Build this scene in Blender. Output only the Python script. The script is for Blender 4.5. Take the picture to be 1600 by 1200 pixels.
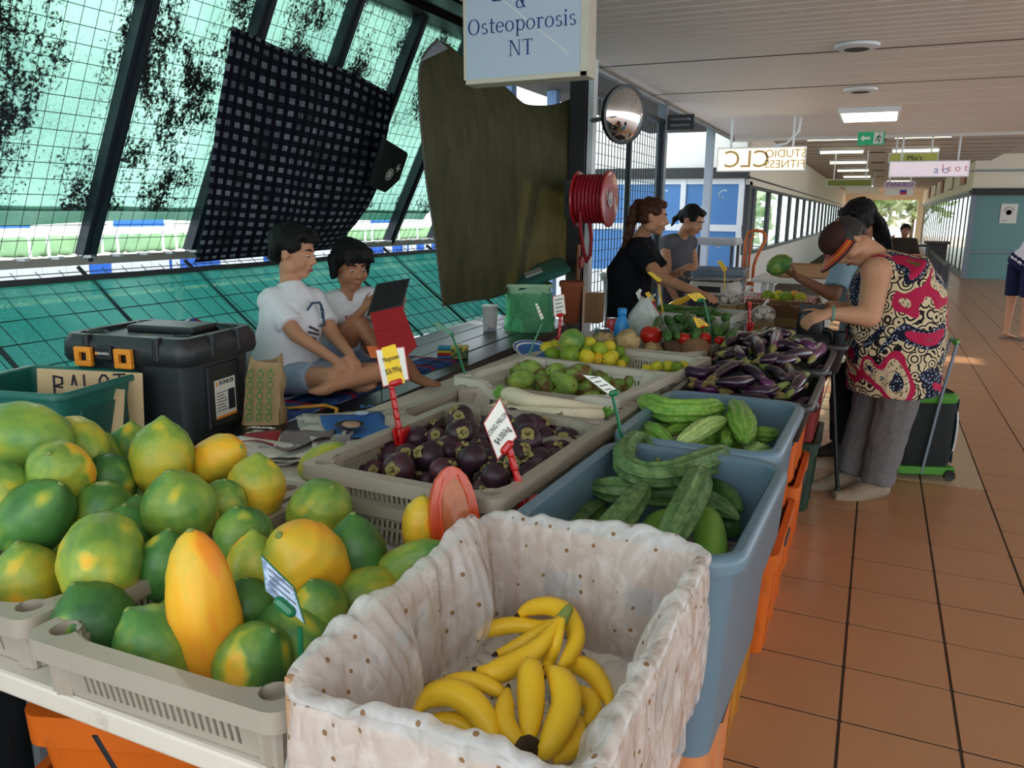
import bpy, bmesh, math, random
from mathutils import Vector, Matrix, noise
for o in list(bpy.data.objects): bpy.data.objects.remove(o, do_unlink=True)
random.seed(7)
PI = math.pi
SC = bpy.context.scene
COL = SC.collection
# ---------------------------------------------------------------- camera, sky, sun, exposure
cd = bpy.data.cameras.new('camera'); cd.lens = 27.97; cd.sensor_width = 36.0; cd.clip_start = .02; cd.clip_end = 400
CAM = bpy.data.objects.new('camera', cd); COL.objects.link(CAM)
CAM.matrix_world = Matrix(((0.91041919, -0.09644882, 0.40228663, 0), (0.41355664, 0.18778482, -0.89090278, 0), (0.0103832, 0.97746329, 0.21084995, 1.45), (0, 0, 0, 1)))
SC.camera = CAM
W = bpy.data.worlds.new('sky'); SC.world = W; W.use_nodes = True
bg = W.node_tree.nodes['Background']; bg.inputs['Color'].default_value = (.86, .94, 1, 1); bg.inputs['Strength'].default_value = 1.15
sd = bpy.data.lights.new('sun', 'SUN'); sd.energy = 3.4; sd.angle = .02; sd.color = (1, .94, .84)
SUN = bpy.data.objects.new('sun', sd); COL.objects.link(SUN); SUN.rotation_euler = Vector((.62, -.56, -.56)).to_track_quat('-Z', 'Y').to_euler()
SC.view_settings.view_transform = 'Standard'; SC.view_settings.look = 'None'; SC.view_settings.gamma = 1
SC.view_settings.use_curve_mapping = False; SC.view_settings.exposure = 1.12
# ---------------------------------------------------------------- materials
def S(r, g, b):  # 0-255 display colour to linear
    return tuple((c/255/12.92 if c/255 <= .04045 else ((c/255+.055)/1.055)**2.4) for c in (r, g, b))
MATS = {}
class NT:
    def __init__(s, name):
        s.m = bpy.data.materials.new(name); s.m.use_nodes = True; s.t = s.m.node_tree; s.t.nodes.clear()
        s.out = s.n('ShaderNodeOutputMaterial')
    def n(s, typ, **kw):
        nd = s.t.nodes.new(typ)
        for k, v in kw.items():
            if hasattr(nd, k) and k not in ('Color',): setattr(nd, k, v)
        return nd
    def l(s, a, b): s.t.links.new(a, b)
    def sv(s, nd, **kw):
        for k, v in kw.items():
            k = k.replace('_', ' ')
            nd.inputs[k].default_value = (*v, 1) if isinstance(v, tuple) and len(v) == 3 and nd.inputs[k].type == 'RGBA' else v
        return nd
    def coord(s, kind='Object'): return s.n('ShaderNodeTexCoord').outputs[kind]
    def noise(s, scale, vec=None, detail=3, rough=.55, dist=0, out='Fac'):
        nd = s.n('ShaderNodeTexNoise'); s.sv(nd, Scale=scale, Detail=detail, Roughness=rough, Distortion=dist)
        if vec is not None: s.l(vec, nd.inputs['Vector'])
        return nd.outputs[out]
    def mapping(s, vec, scale=(1, 1, 1), loc=(0, 0, 0), rot=(0, 0, 0)):
        nd = s.n('ShaderNodeMapping'); nd.inputs['Scale'].default_value = scale; nd.inputs['Location'].default_value = loc; nd.inputs['Rotation'].default_value = rot
        s.l(vec, nd.inputs['Vector']); return nd.outputs[0]
    def ramp(s, fac, stops):
        nd = s.n('ShaderNodeValToRGB'); el = nd.color_ramp.elements
        while len(el) < len(stops): el.new(.5)
        for e, (p, c) in zip(el, stops): e.position = p; e.color = (*c, 1) if len(c) == 3 else c
        s.l(fac, nd.inputs[0]); return nd.outputs[0]
    def step(s, fac, a, b): return s.ramp(fac, [(a, (0, 0, 0)), (b, (1, 1, 1))])
    def mix(s, fac, a, b, mode='MIX'):
        nd = s.n('ShaderNodeMix'); nd.data_type = 'RGBA'; nd.blend_type = mode
        for i, x in ((0, fac), (6, a), (7, b)):
            if isinstance(x, (int, float)): nd.inputs[i].default_value = x if i == 0 else (x, x, x, 1)
            elif isinstance(x, tuple): nd.inputs[i].default_value = (*x, 1)
            else: s.l(x, nd.inputs[i])
        return nd.outputs[2]
    def math(s, op, a, b=0.0):
        nd = s.n('ShaderNodeMath'); nd.operation = op
        for i, x in enumerate((a, b)):
            if isinstance(x, (int, float)): nd.inputs[i].default_value = x
            else: s.l(x, nd.inputs[i])
        return nd.outputs[0]
    def bsdf(s, col, rough=.6, metal=0, spec=.5, bump=None, bstr=.3, bdist=.005, **kw):
        nd = s.n('ShaderNodeBsdfPrincipled')
        if isinstance(col, tuple): nd.inputs['Base Color'].default_value = (*col, 1)
        else: s.l(col, nd.inputs['Base Color'])
        if isinstance(rough, (int, float)): nd.inputs['Roughness'].default_value = rough
        else: s.l(rough, nd.inputs['Roughness'])
        nd.inputs['Metallic'].default_value = metal; nd.inputs['Specular IOR Level'].default_value = spec
        for k, v in kw.items(): nd.inputs[k.replace('_', ' ')].default_value = v
        if bump is not None:
            b = s.n('ShaderNodeBump'); b.inputs['Strength'].default_value = bstr; b.inputs['Distance'].default_value = bdist
            s.l(bump, b.inputs['Height']); s.l(b.outputs[0], nd.inputs['Normal'])
        return nd.outputs[0]
    def mixs(s, fac, a, b):
        nd = s.n('ShaderNodeMixShader')
        if isinstance(fac, (int, float)): nd.inputs[0].default_value = fac
        else: s.l(fac, nd.inputs[0])
        s.l(a, nd.inputs[1]); s.l(b, nd.inputs[2]); return nd.outputs[0]
    def done(s, sh): s.l(sh, s.out.inputs[0]); MATS[s.m.name] = s.m; return s.m
def M(name, col, rough=.6, metal=0, var=.12, scale=9, bump=0, bscale=90, spec=.5, col2=None, lo=.45, hi=.65, bdist=.003, coat=0):
    """general painted / plastic / wood surface: base colour with mottled variation, optional second colour patches and fine relief"""
    if name in MATS: return MATS[name]
    t = NT(name); c = t.coord()
    nz = t.noise(scale, c, 4)
    dark = tuple(x*(1-var) for x in col); lite = tuple(min(1, x*(1+var)) for x in col)
    out = t.mix(nz, dark, lite)
    if col2: out = t.mix(t.step(t.noise(scale*.6, c, 6, .65), lo, hi), out, col2)
    b = t.noise(bscale, c, 3) if bump else None
    return t.done(t.bsdf(out, rough, metal, spec, b, bump, bdist, Coat_Weight=coat))
def emis(name, col, k):
    t = NT(name); e = t.n('ShaderNodeEmission'); e.inputs[0].default_value = (*col, 1); e.inputs[1].default_value = k
    return t.done(e.outputs[0])
# ---------------------------------------------------------------- mesh builder
class MB:
    def __init__(s): s.v = []; s.f = []; s.mi = []; s.uv = None
    def add(s, vs, fs, mi=0, T=None):
        b = len(s.v)
        s.v += [tuple(T @ Vector(p)) if T else tuple(p) for p in vs]
        s.f += [tuple(i+b for i in f) for f in fs]; s.mi += [mi]*len(fs); return s
    def box(s, c, d, rot=None, mi=0):
        x, y, z = d[0]/2, d[1]/2, d[2]/2
        vs = [(-x,-y,-z),(x,-y,-z),(x,y,-z),(-x,y,-z),(-x,-y,z),(x,-y,z),(x,y,z),(-x,y,z)]
        T = Matrix.Translation(c) @ (rot.to_4x4() if rot else Matrix.Identity(4))
        return s.add(vs, [(0,3,2,1),(4,5,6,7),(0,1,5,4),(1,2,6,5),(2,3,7,6),(3,0,4,7)], mi, T)
    def b2(s, lo, hi, mi=0): return s.box([(a+b)/2 for a, b in zip(lo, hi)], [abs(b-a) for a, b in zip(lo, hi)], None, mi)
    def tube(s, pts, rad, seg=8, caps=True, ref=None, mi=0, T=None, prof=None):
        """loft along pts; rad: number or list of number or (ra, rb); rb along ref direction; prof(theta, i) scales the radius"""
        pts = [Vector(p) for p in pts]; n = len(pts)
        if not isinstance(rad, (list,)): rad = [rad]*n
        tang = []
        for i in range(n):
            d = pts[min(i+1, n-1)]-pts[max(i-1, 0)]
            tang.append(d.normalized() if d.length > 1e-9 else Vector((0, 0, 1)))
        r0 = Vector(ref) if ref else (Vector((0, 0, 1)) if abs(tang[0].z) < .9 else Vector((0, 1, 0)))
        vs = []; fs = []
        N = r0
        for i in range(n):
            src = r0 if ref else N
            N = (src - tang[i]*src.dot(tang[i]))
            if N.length < 1e-6: N = tang[i].orthogonal()
            N.normalize(); B = tang[i].cross(N)
            ra, rb = rad[i] if isinstance(rad[i], tuple) else (rad[i], rad[i])
            for k in range(seg):
                a = 2*PI*k/seg; q = prof(a, i) if prof else 1
                vs.append(pts[i] + B*(ra*q*math.cos(a)) + N*(rb*q*math.sin(a)))
        for i in range(n-1):
            for k in range(seg):
                k2 = (k+1) % seg
                fs.append((i*seg+k, i*seg+k2, (i+1)*seg+k2, (i+1)*seg+k))
        if caps: fs.append(tuple(range(seg))[::-1]); fs.append(tuple((n-1)*seg+k for k in range(seg)))
        return s.add(vs, fs, mi, T)
    def blob(s, a, b, ra, rb=None, seg=12, sq=None, ref=None):
        """closed capsule from a to b with round ends; sq flattens along ref"""
        a = Vector(a); b = Vector(b); rb = ra if rb is None else rb
        d = (b-a); d = d.normalized() if d.length > 1e-6 else Vector((0, 0, 1))
        pts = []; rr = []
        for k in range(1, 5):
            t = PI/2*k/4; pts.append(a-d*ra*math.cos(t)); rr.append(ra*math.sin(t))
        for k in range(4, 0, -1):
            t = PI/2*k/4; pts.append(b+d*rb*math.cos(t)); rr.append(rb*math.sin(t))
        if sq: rr = [(r, r*sq) for r in rr]
        return s.tube(pts, rr, seg, True, ref)
    def ell(s, c, r, rot=None, nu=14, nv=9):
        vs = []; fs = []
        for j in range(nv+1):
            t = PI*j/nv
            if j in (0, nv): vs.append((0, 0, r[2]*math.cos(t))); continue
            for k in range(nu):
                a = 2*PI*k/nu; vs.append((r[0]*math.sin(t)*math.cos(a), r[1]*math.sin(t)*math.sin(a), r[2]*math.cos(t)))
        L = lambda j, k: 0 if j == 0 else (1+(nv-1)*nu if j == nv else 1+(j-1)*nu+k % nu)
        for j in range(nv):
            for k in range(nu):
                f = [L(j, k), L(j+1, k), L(j+1, k+1), L(j, k+1)]
                g = []
                for x in f:
                    if x not in g: g.append(x)
                fs.append(tuple(g))
        T = Matrix.Translation(c) @ (rot.to_4x4() if rot else Matrix.Identity(4))
        return s.add(vs, fs, 0, T)
    def lathe(s, prof, seg=20, T=None, mi=0, mod=None):
        vs = []; fs = []; n = len(prof)
        for i, (r, z) in enumerate(prof):
            for k in range(seg):
                a = 2*PI*k/seg; q = mod(a, i/(n-1)) if mod else 1
                vs.append((r*q*math.cos(a), r*q*math.sin(a), z))
        for i in range(n-1):
            for k in range(seg):
                k2 = (k+1) % seg; fs.append((i*seg+k, i*seg+k2, (i+1)*seg+k2, (i+1)*seg+k))
        fs.append(tuple(range(seg))[::-1]); fs.append(tuple((n-1)*seg+k for k in range(seg)))
        return s.add(vs, fs, mi, T)
    def rings(s, rr, close=True, mi=0, T=None):
        """bridge a list of equal-length vertex rings"""
        n = len(rr[0]); vs = [p for r in rr for p in r]; fs = []
        for i in range(len(rr)-1):
            for k in range(n if close else n-1):
                k2 = (k+1) % n; fs.append((i*n+k, i*n+k2, (i+1)*n+k2, (i+1)*n+k))
        return s.add(vs, fs, mi, T)
    def poly(s, pts, mi=0): return s.add(pts, [tuple(range(len(pts)))], mi)
    def prism(s, pts, off, mi=0):
        n = len(pts); off = Vector(off); vs = [Vector(p) for p in pts]; vs += [p+off for p in vs]
        return s.add(vs, [tuple(range(n))[::-1], tuple(range(n, 2*n))]+[(k, (k+1) % n, n+(k+1) % n, n+k) for k in range(n)], mi)
    def grid(s, fn, nu, nv, mi=0):
        vs = [fn(i/nu, j/nv) for j in range(nv+1) for i in range(nu+1)]
        b = len(s.f)
        s.add(vs, [(j*(nu+1)+i, j*(nu+1)+i+1, (j+1)*(nu+1)+i+1, (j+1)*(nu+1)+i) for j in range(nv) for i in range(nu)], mi)
        s.uv = (nu, nv); return s
def rr(w, d, r, z, cx=0, cy=0, n=5):
    """rounded rectangle ring"""
    out = []
    for qx, qy, a0 in ((1, -1, -PI/2), (1, 1, 0), (-1, 1, PI/2), (-1, -1, PI)):
        for k in range(n+1):
            a = a0+PI/2*k/n
            out.append((cx+qx*(w/2-r)+r*math.cos(a), cy+qy*(d/2-r)+r*math.sin(a), z))
    return out
def mesh(mb, name='mesh', smooth=True):
    me = bpy.data.meshes.new(name); me.from_pydata([tuple(p) for p in mb.v], [], mb.f); me.update()
    if mb.uv:
        nu, nv = mb.uv; ul = me.uv_layers.new(name='uv')
        for p in me.polygons:
            for li, vi in zip(p.loop_indices, p.vertices): ul.data[li].uv = ((vi % (nu+1))/nu, (vi//(nu+1))/nv)
    if any(mb.mi):
        for p, m in zip(me.polygons, mb.mi): p.material_index = m
    if smooth: me.shade_smooth()
    return me
def link(name, data, m=None, parent=None, label=None):
    o = bpy.data.objects.new(name, data); COL.objects.link(o)
    if data is not None and m is not None and hasattr(data, 'materials') and not data.materials:
        for x in (m if isinstance(m, (list, tuple)) else [m]): data.materials.append(x)
    if parent: o.parent = parent
    if label: o['label'] = label
    return o
def obj(name, mb, m, parent=None, smooth=True, bevel=0, auto=True, label=None, thick=0):
    me = mb if isinstance(mb, bpy.types.Mesh) else mesh(mb, name, smooth)
    o = link(name, me, m, parent, label)
    if smooth and auto and bevel == 0 and not isinstance(mb, bpy.types.Mesh): me.set_sharp_from_angle(angle=math.radians(42))
    if thick: md = o.modifiers.new('thickness', 'SOLIDIFY'); md.thickness = thick; md.offset = 0
    if bevel:
        md = o.modifiers.new('bevel', 'BEVEL'); md.width = bevel; md.segments = 2; md.limit_method = 'ANGLE'; md.angle_limit = math.radians(40)
        md.harden_normals = False
    return o
def tag(o, label=None, cat=None, group=None, kind=None):
    if label: o['label'] = label
    if cat: o['category'] = cat
    if group: o['group'] = group
    if kind: o['kind'] = kind
    return o
def thing(name, label, cat, loc=(0, 0, 0), rz=0, group=None, rot=None):
    o = bpy.data.objects.new(name, None); COL.objects.link(o); o.empty_display_size = .05
    o.location = loc; o.rotation_euler = rot if rot else (0, 0, rz)
    return tag(o, label, cat, group)
def copy_tree(o, parent=None, **props):
    c = o.copy(); COL.objects.link(c)
    if parent: c.parent = parent
    for k, v in props.items(): c[k] = v
    for ch in [x for x in COL.objects if x.parent == o]: copy_tree(ch, c)
    return c
def place(o, loc, axis, roll=0, scale=None):
    """put o at loc with its local +Z along axis"""
    q = Vector(axis).normalized().to_track_quat('Z', 'Y')
    o.rotation_mode = 'QUATERNION'; o.rotation_quaternion = q @ Matrix.Rotation(roll, 3, 'Z').to_quaternion()
    o.location = loc
    if scale: o.scale = scale if not isinstance(scale, (int, float)) else (scale,)*3
    return o
_S2 = bpy.data.scenes.new('workbench')
def evaluated(o):
    """evaluated mesh of a temporary object, in a small side scene to stay fast"""
    _S2.collection.objects.link(o); vl = _S2.view_layers[0]; vl.update()
    me = bpy.data.meshes.new_from_object(o.evaluated_get(vl.depsgraph)); bpy.data.objects.remove(o, do_unlink=True); return me
def remesh(mb, voxel, it=6, wr=0, ws=14, wd=None):
    """union overlapping closed shapes into one smooth skin; wr adds cloth wrinkles"""
    o = bpy.data.objects.new('tmp', mesh(mb, 'skin', False))
    md = o.modifiers.new('r', 'REMESH'); md.mode = 'VOXEL'; md.voxel_size = voxel; md.use_smooth_shade = True
    sm = o.modifiers.new('s', 'SMOOTH'); sm.iterations = it; sm.factor = .5
    me = evaluated(o)
    if wr:
        nrm = [v.normal.copy() for v in me.vertices]
        for v, vn in zip(me.vertices, nrm):
            p = v.co*ws; q = Vector((p.x, p.y, p.z*.6)) if wd is None else p*wd
            v.co += vn*(wr*(abs(noise.noise(q))*2-.6))
    me.shade_smooth(); return me
def text(body, size, m, parent, loc, rot=(0, 0, 0), name='lettering', depth=.0008, align='CENTER', sx=1, bold=0, label=None):
    cu = bpy.data.curves.new(name, 'FONT'); cu.body = body; cu.size = size; cu.align_x = align; cu.align_y = 'CENTER'; cu.extrude = depth; cu.resolution_u = 3; cu.offset = bold
    me = evaluated(bpy.data.objects.new('tmp', cu))
    t = link(name, me, m, parent, label); t.location = loc; t.rotation_euler = rot; t.scale = (sx, 1, 1); return t
def strokes(lines, w, m, parent, name='lettering', T=None, d=.0008, label=None):
    """flat pen strokes: polylines in local XY"""
    mb = MB()
    for ln in lines:
        for (x0, y0), (x1, y1) in zip(ln, ln[1:]):
            dx, dy = x1-x0, y1-y0; L = math.hypot(dx, dy) or 1e-6; nx, ny = -dy/L*w/2, dx/L*w/2; ex, ey = dx/L*w*.4, dy/L*w*.4
            mb.prism([(x0-ex+nx, y0-ey+ny, 0), (x0-ex-nx, y0-ey-ny, 0), (x1+ex-nx, y1+ey-ny, 0), (x1+ex+nx, y1+ey+ny, 0)], (0, 0, d))
    if T is not None: mb.v = [tuple(T @ Vector(p)) for p in mb.v]
    return obj(name, mb, m, parent, smooth=False, label=label)
# ---------------------------------------------------------------- shared materials
M('tile_brown', S(184,136,98), .3, var=.1, scale=2.2, bump=.12, bscale=40, col2=S(170,124,88), lo=.5, hi=.8)
M('tile_cream', S(196,172,138), .32, var=.1, scale=3)
M('grout', S(66,50,36), .9)
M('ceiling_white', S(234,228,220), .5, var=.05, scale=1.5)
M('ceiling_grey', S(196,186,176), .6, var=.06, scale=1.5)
M('joint_dark', S(70,64,60), .8)
M('cream_wall', S(240,234,216), .7, var=.05, scale=1.2)
M('white_wall', S(232,232,228), .6, var=.04, scale=1.2)
M('teal_wall', S(112,158,160), .55, var=.05, scale=1)
M('charcoal', S(42,44,48), .5, var=.15)
M('black_paint', S(20,21,24), .42, var=.3, scale=6)
M('alu', S(120,132,144), .42, metal=.55, var=.12, scale=5)
M('alu_dark', S(38,46,54), .4, metal=.3, var=.15, scale=5)
M('galv', S(150,156,160), .45, metal=.6, var=.2, scale=12)
M('wire', S(16,40,40), .6); M('sill_grey', S(150,146,138), .5)
M('white_frame', S(222,228,232), .4, var=.03)
M('blue_vinyl', S(70,126,186), .4, var=.05, scale=3)
M('white_vinyl', S(190,214,236), .4)
M('bench_black', S(30,32,34), .34, var=.45, scale=7, bump=.35, bscale=30, col2=S(58,60,60), lo=.55, hi=.75)
M('white_table', S(214,204,188), .5, var=.08, scale=14, col2=S(176,164,146), lo=.6, hi=.72)
M('beige_plastic', S(164,154,138), .42, var=.08, scale=9, bump=.08, bscale=120)
M('beige_light', S(196,190,176), .42, var=.07, scale=9, bump=.08, bscale=120)
M('tub_blue', S(98,124,140), .32, var=.08, scale=8, col2=S(120,144,156), lo=.6, hi=.8)
M('black_plastic', S(22,22,24), .35, var=.25, scale=9)
M('orange_plastic', S(206,98,20), .45, var=.14, scale=6, col2=S(150,70,20), lo=.56, hi=.72)
M('amber_plastic', S(186,122,28), .5, var=.14, scale=6, col2=S(130,84,26), lo=.55, hi=.7)
M('pale_orange', S(206,132,82), .55, var=.12, scale=7, col2=S(168,98,56), lo=.55, hi=.7)
M('red_plastic', S(188,22,24), .3, var=.1, coat=.3)
M('green_plastic', S(18,112,72), .32, var=.08, coat=.3)
M('yellow_plastic', S(232,190,40), .38, var=.06)
M('white_card', S(232,230,220), .6, var=.03)
M('ink', S(24,26,40), .7)
M('ink_grey', S(96,96,100), .7)
M('yellow_card', S(246,204,34), .6, var=.04)
M('chrome', S(200,202,206), .18, metal=1, var=.02)
def glass(name, tint, a=.75, rough=.03):
    t = NT(name); tr = t.n('ShaderNodeBsdfTransparent'); tr.inputs[0].default_value = (*tint, 1)
    gl = t.n('ShaderNodeBsdfGlossy'); gl.inputs['Roughness'].default_value = rough
    return t.done(t.mixs(1-a, tr.outputs[0], gl.outputs[0]))
glass('window_glass', (.9, .95, .92), .9)
# torn shade cloth lit from outside: mint weave, ragged black outer layer, thin spots
def cloth_net(name, mint, dark, lo, hi, thin, holes, weave=420):
    t = NT(name); c = t.coord()
    blot = t.noise(2.6, t.mapping(c, (1, 1.1, .8)), 7, .72, .25)
    blot2 = t.noise(60, c, 3, .8)
    mask = t.step(t.math('ADD', blot, t.math('MULTIPLY', t.math('SUBTRACT', blot2, .5), .62)), lo, hi)
    wv = t.noise(weave, t.mapping(c, (1, .25, 1)), 1)
    fine = t.noise(120, c, 2, .7)
    base = t.mix(t.step(fine, .35, .65), tuple(x*.62 for x in mint), mint)
    base = t.mix(t.step(t.noise(1.3, c, 3), .4, .7), base, tuple(min(1, x*1.1+.08) for x in mint))
    dif = t.n('ShaderNodeBsdfDiffuse'); trl = t.n('ShaderNodeBsdfTranslucent'); tp = t.n('ShaderNodeBsdfTransparent')
    t.l(base, dif.inputs[0]); t.l(base, trl.inputs[0])
    cl = t.mixs(.72, dif.outputs[0], trl.outputs[0])
    cl = t.mixs(t.math('MULTIPLY', t.step(wv, .45, .6), thin), cl, tp.outputs[0])
    dk = t.bsdf(dark, .9)
    return t.done(t.mixs(mask, cl, dk))
cloth_net('net_upper', S(108,158,144), (.012, .012, .014), .5, .57, .07, 0)
cloth_net('net_hem', S(30,84,66), (.01, .03, .025), .75, .8, .04, 0)
cloth_net('net_lower', S(52,152,132), (.01, .05, .045), .72, .8, .1, 0)
# ---------------------------------------------------------------- floor with its tiles
def struct(name, mb, m, bevel=0, smooth=False, label=None):
    o = obj(name, mb, m, None, smooth, bevel); o['kind'] = 'structure'
    if label: o['label'] = label
    return o
FL = struct('floor', MB().b2((-3.2, -2.5, -.12), (8, 70, -.0022)), MATS['grout'])
PT = .3139; X0 = .030; Y0 = 2.296
tile_me = {}
for nm in ('tile_brown', 'tile_cream'):
    b = MB(); h = PT/2-.0042
    b.rings([rr(2*h, 2*h, .004, 0, n=1), rr(2*h-.001, 2*h-.001, .004, .0055, n=1)]); b.poly(rr(2*h-.001, 2*h-.001, .004, .0055, n=1))
    tile_me[nm] = mesh(b, 'tile', False); tile_me[nm].materials.append(MATS[nm])
cells = []
for j in range(-12, 110):
    for i in range(-2, 22):
        x = X0+(i+.5)*PT; y = Y0+(j+.5)*PT
        if -.75 < x < 3.2: cells.append((y if x < .62+.155*(y-1) else y+500, i, j, x))
cells.sort()
rest = {'tile_brown': MB(), 'tile_cream': MB()}
for k, (y, i, j, x) in enumerate(cells):
    y = y-500 if y > 400 else y
    cream = i <= 1 and (j in (8,) or (9 <= j <= 21 and (i == 1 or (j-8) % 4 == 0 or j in (11, 13, 14)))) 
    nm = 'tile_cream' if cream else 'tile_brown'
    if k < 300:
        t = link('tile', tile_me[nm], None, FL); t.location = (x, y, -.0055+random.uniform(-.0006, .0006)); t.rotation_euler = (random.uniform(-.0015, .0015), random.uniform(-.0015, .0015), 0)
    else: rest[nm].b2((x-.153, y-.153, -.006), (x+.153, y+.153, 0))
for nm, b in rest.items():
    if b.v: o = obj('tile', b, MATS[nm], FL, False); o['kind'] = 'stuff'
far = obj('tile', MB().b2((3.2, 0, -.006), (8, 70, -.001)).b2((-1.9, 36, -.006), (3.2, 70, -.0012)), MATS['tile_brown'], FL, False); far['kind'] = 'stuff'
# ---------------------------------------------------------------- ceiling
CE = struct('ceiling', MB().b2((-1.98, -.6, 2.475), (7, 11.5, 2.6)).b2((-3.1, 5.45, 2.56), (-1.98, 11.5, 2.64)), MATS['joint_dark'])
pk = {}
def plank(y0, y1, z=2.45, x0=-1.96, x1=6.9):
    w = round(y1-y0, 3)
    if w not in pk:
        b = MB(); prof = [(-w/2+.004, .024), (-w/2+.004, .006), (-w/2+.012, 0), (w/2-.012, 0), (w/2-.004, .006), (w/2-.004, .024)]
        b.prism([(-4.43, p, q) for p, q in prof], (8.86, 0, 0)); pk[w] = mesh(b, 'plank', False); pk[w].materials.append(MATS['ceiling_white'])
    o = link('plank', pk[w], None, CE); o.location = ((x0+x1)/2, (y0+y1)/2, z)
y = -.6
while y < 5.4: plank(y, y+.12); y = round(y+.12, 3)
for a in (5.4, 5.76, 6.12, 6.48, 6.84, 7.6, 8.36, 9.12, 9.88, 10.64): plank(a, a+(.36 if a < 6.8 else .76))
for y_ in (5.62, 7.05): obj('joint', MB().b2((-1.96, y_, 2.4475), (6.9, y_+.022, 2.4497)), MATS['joint_dark'], CE, False)
struct('trim_1', MB().b2((-1.98, 11.5, 2.42), (7, 11.56, 2.98)), MATS['ceiling_white'])
ceil2 = struct('ceiling_far_and_sun_slab', MB().b2((-1.98, 11.56, 2.75), (2.2, 48, 2.85)).b2((2.2, 11.56, 2.9), (8, 22.2, 3.0)).b2((-1.98, -.6, 3.02), (8, 48, 3.1)), MATS['ceiling_grey'])  # topmost slab is unseen, added to keep sun streaks off the far bulkhead
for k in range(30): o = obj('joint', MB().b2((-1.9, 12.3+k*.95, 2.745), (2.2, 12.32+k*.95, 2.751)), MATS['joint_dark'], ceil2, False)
# conduit along the ceiling edge
pipe = obj('conduit', MB().tube([(-1.9, 5.4, 2.43), (-1.9, 8, 2.43), (-1.9, 11.3, 2.43)], .022, 8), MATS['galv']); tag(pipe, 'thin grey conduit along the left edge of the ceiling', 'conduit')
# ---------------------------------------------------------------- leaning glazed wall with shade cloth on the left
RX, RZ = -3.2, 1.24
TX, TZ = -2.52, 2.6
WL = struct('wall_left', MB().b2((-2.62, -1.2, TZ-.05), (-2.44, 5.6, TZ+.12)).b2((-2.62, -1.2, TZ+.1), (-1.96, 5.6, TZ+.2)).add([(-2.45, -1.2, TZ), (-2.45, 5.6, TZ), (-1.97, 5.6, 2.44), (-1.97, -1.2, 2.44)], [(0, 1, 2, 3)]), MATS['black_paint'], label='dark beam and rail of the leaning wall')
obj('sill_rail', MB().b2((RX-.04, -1.2, RZ-.035), (RX+.04, 5.9, RZ+.004)), MATS['sill_grey'], WL, False, .004)
for k in range(46): obj('rail_clip', MB().box((RX+.035, -1.0+k*.15, RZ+.002), (.05, .045, .012), Matrix.Rotation(.5, 3, 'Z')), MATS['white_frame'], WL, False)
ang = math.atan2(TX-RX, TZ-RZ); Lm = math.hypot(TX-RX, TZ-RZ)
mb = MB(); mb.b2((-.03, -.022, 0), (.03, .022, Lm)); mb.b2((.03, -.035, 0), (.036, .035, Lm)); mb.b2((.036, -.008, 0), (.05, .008, Lm))
mul = mesh(mb, 'mullion', False)
for k in range(8):
    o = link('mullion', mul, MATS['alu_dark'], WL); o.location = (RX, 1.24+.61*k, RZ); o.rotation_euler = (0, ang, 0)
def upper(u, v, off):  # u along y, v up the slope
    return (RX+(TX-RX)*v-math.cos(ang)*off, -1.2+6.6*u, RZ+(TZ-RZ)*v+math.sin(ang)*off)
b = MB(); b.grid(lambda u, v: upper(u, .13+.87*v, .045+.012*noise.noise((u*20, v*5, 0))), 120, 24)
tag(obj('shade_cloth', b, MATS['net_upper']), 'torn mint green shade cloth on the leaning window wall', 'shade cloth')
b = MB(); b.grid(lambda u, v: upper(u, .085+.06*v+.018*noise.noise((u*9, 0, 3))*(1-v), .05+.02*(1-v)), 100, 4)
tag(obj('cloth_hem', b, MATS['net_hem']), 'dark green rolled hem under the torn shade cloth', 'shade cloth')
# wire grid on the slope
b = MB()
for k in range(0, 100):
    u = k/100; b.tube([upper(u, 0, .03), upper(u, 1, .03)], .0016, 4, False)
for k in range(1, 22):
    v = k/22; b.tube([upper(0, v, .03), upper(1, v, .03)], .0016, 4, False)
o = obj('wire_grid', b, MATS['wire'], WL); o['kind'] = 'stuff'
# lower leaning net
BX, BZ = -2.36, .55
def lower(u, v, off=0, sag=.03):
    x = BX+(RX+.03-BX)*v; z = BZ+(RZ-.085-BZ)*v
    s = sag*math.sin(PI*v)*(.6+.6*noise.noise((u*14, v*3, 7)))
    return (x-s*.6-off, -1.2+7.1*u, z-s*.6+off*.5)
def lown(u, v):
    p = lower(u, .0+.98*v); lift = .0
    y = p[1]
    if v < .3 and y > 3.2: # lifted away near the end of the bench
        k = (1-v/.3)*min(1, (y-3.2)/.6); q = lower(u, .98*v+.24*k); return (q[0], y, q[2])
    return p
b = MB(); b.grid(lown, 130, 20)
tag(obj('shade_net', b, MATS['net_lower']), 'teal green shade net leaning behind the two children', 'shade net')
b = MB(); b.tube([lower(k/60, .985+.012*noise.noise((k*.5, 1, 1))) for k in range(61)], [(.012, .02)]*61, 6)
tag(obj('net_hem', b, MATS['charcoal']), 'dark hem cord along the top of the teal net', 'hem')
b = MB()
for k in range(0, 66): b.tube([lower(k/66, 0, .035, 0), lower(k/66, 1.02, .035, 0)], .0022, 4, False)
for k in range(0, 9): b.tube([lower(0, k/8, .035, 0), lower(1, k/8, .035, 0)], .0022, 4, False)
o = obj('wire_grid', b, MATS['wire'], WL); o['kind'] = 'stuff'
for k in range(9):  # frame bars behind the lower net
    yy = 1.24+.61*k; u = (yy+1.2)/7.1
    obj('brace', MB().tube([lower(u, 0, .07, 0), lower(u, 1, .07, 0)], .012, 4), MATS['alu_dark'], WL, False)
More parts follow.
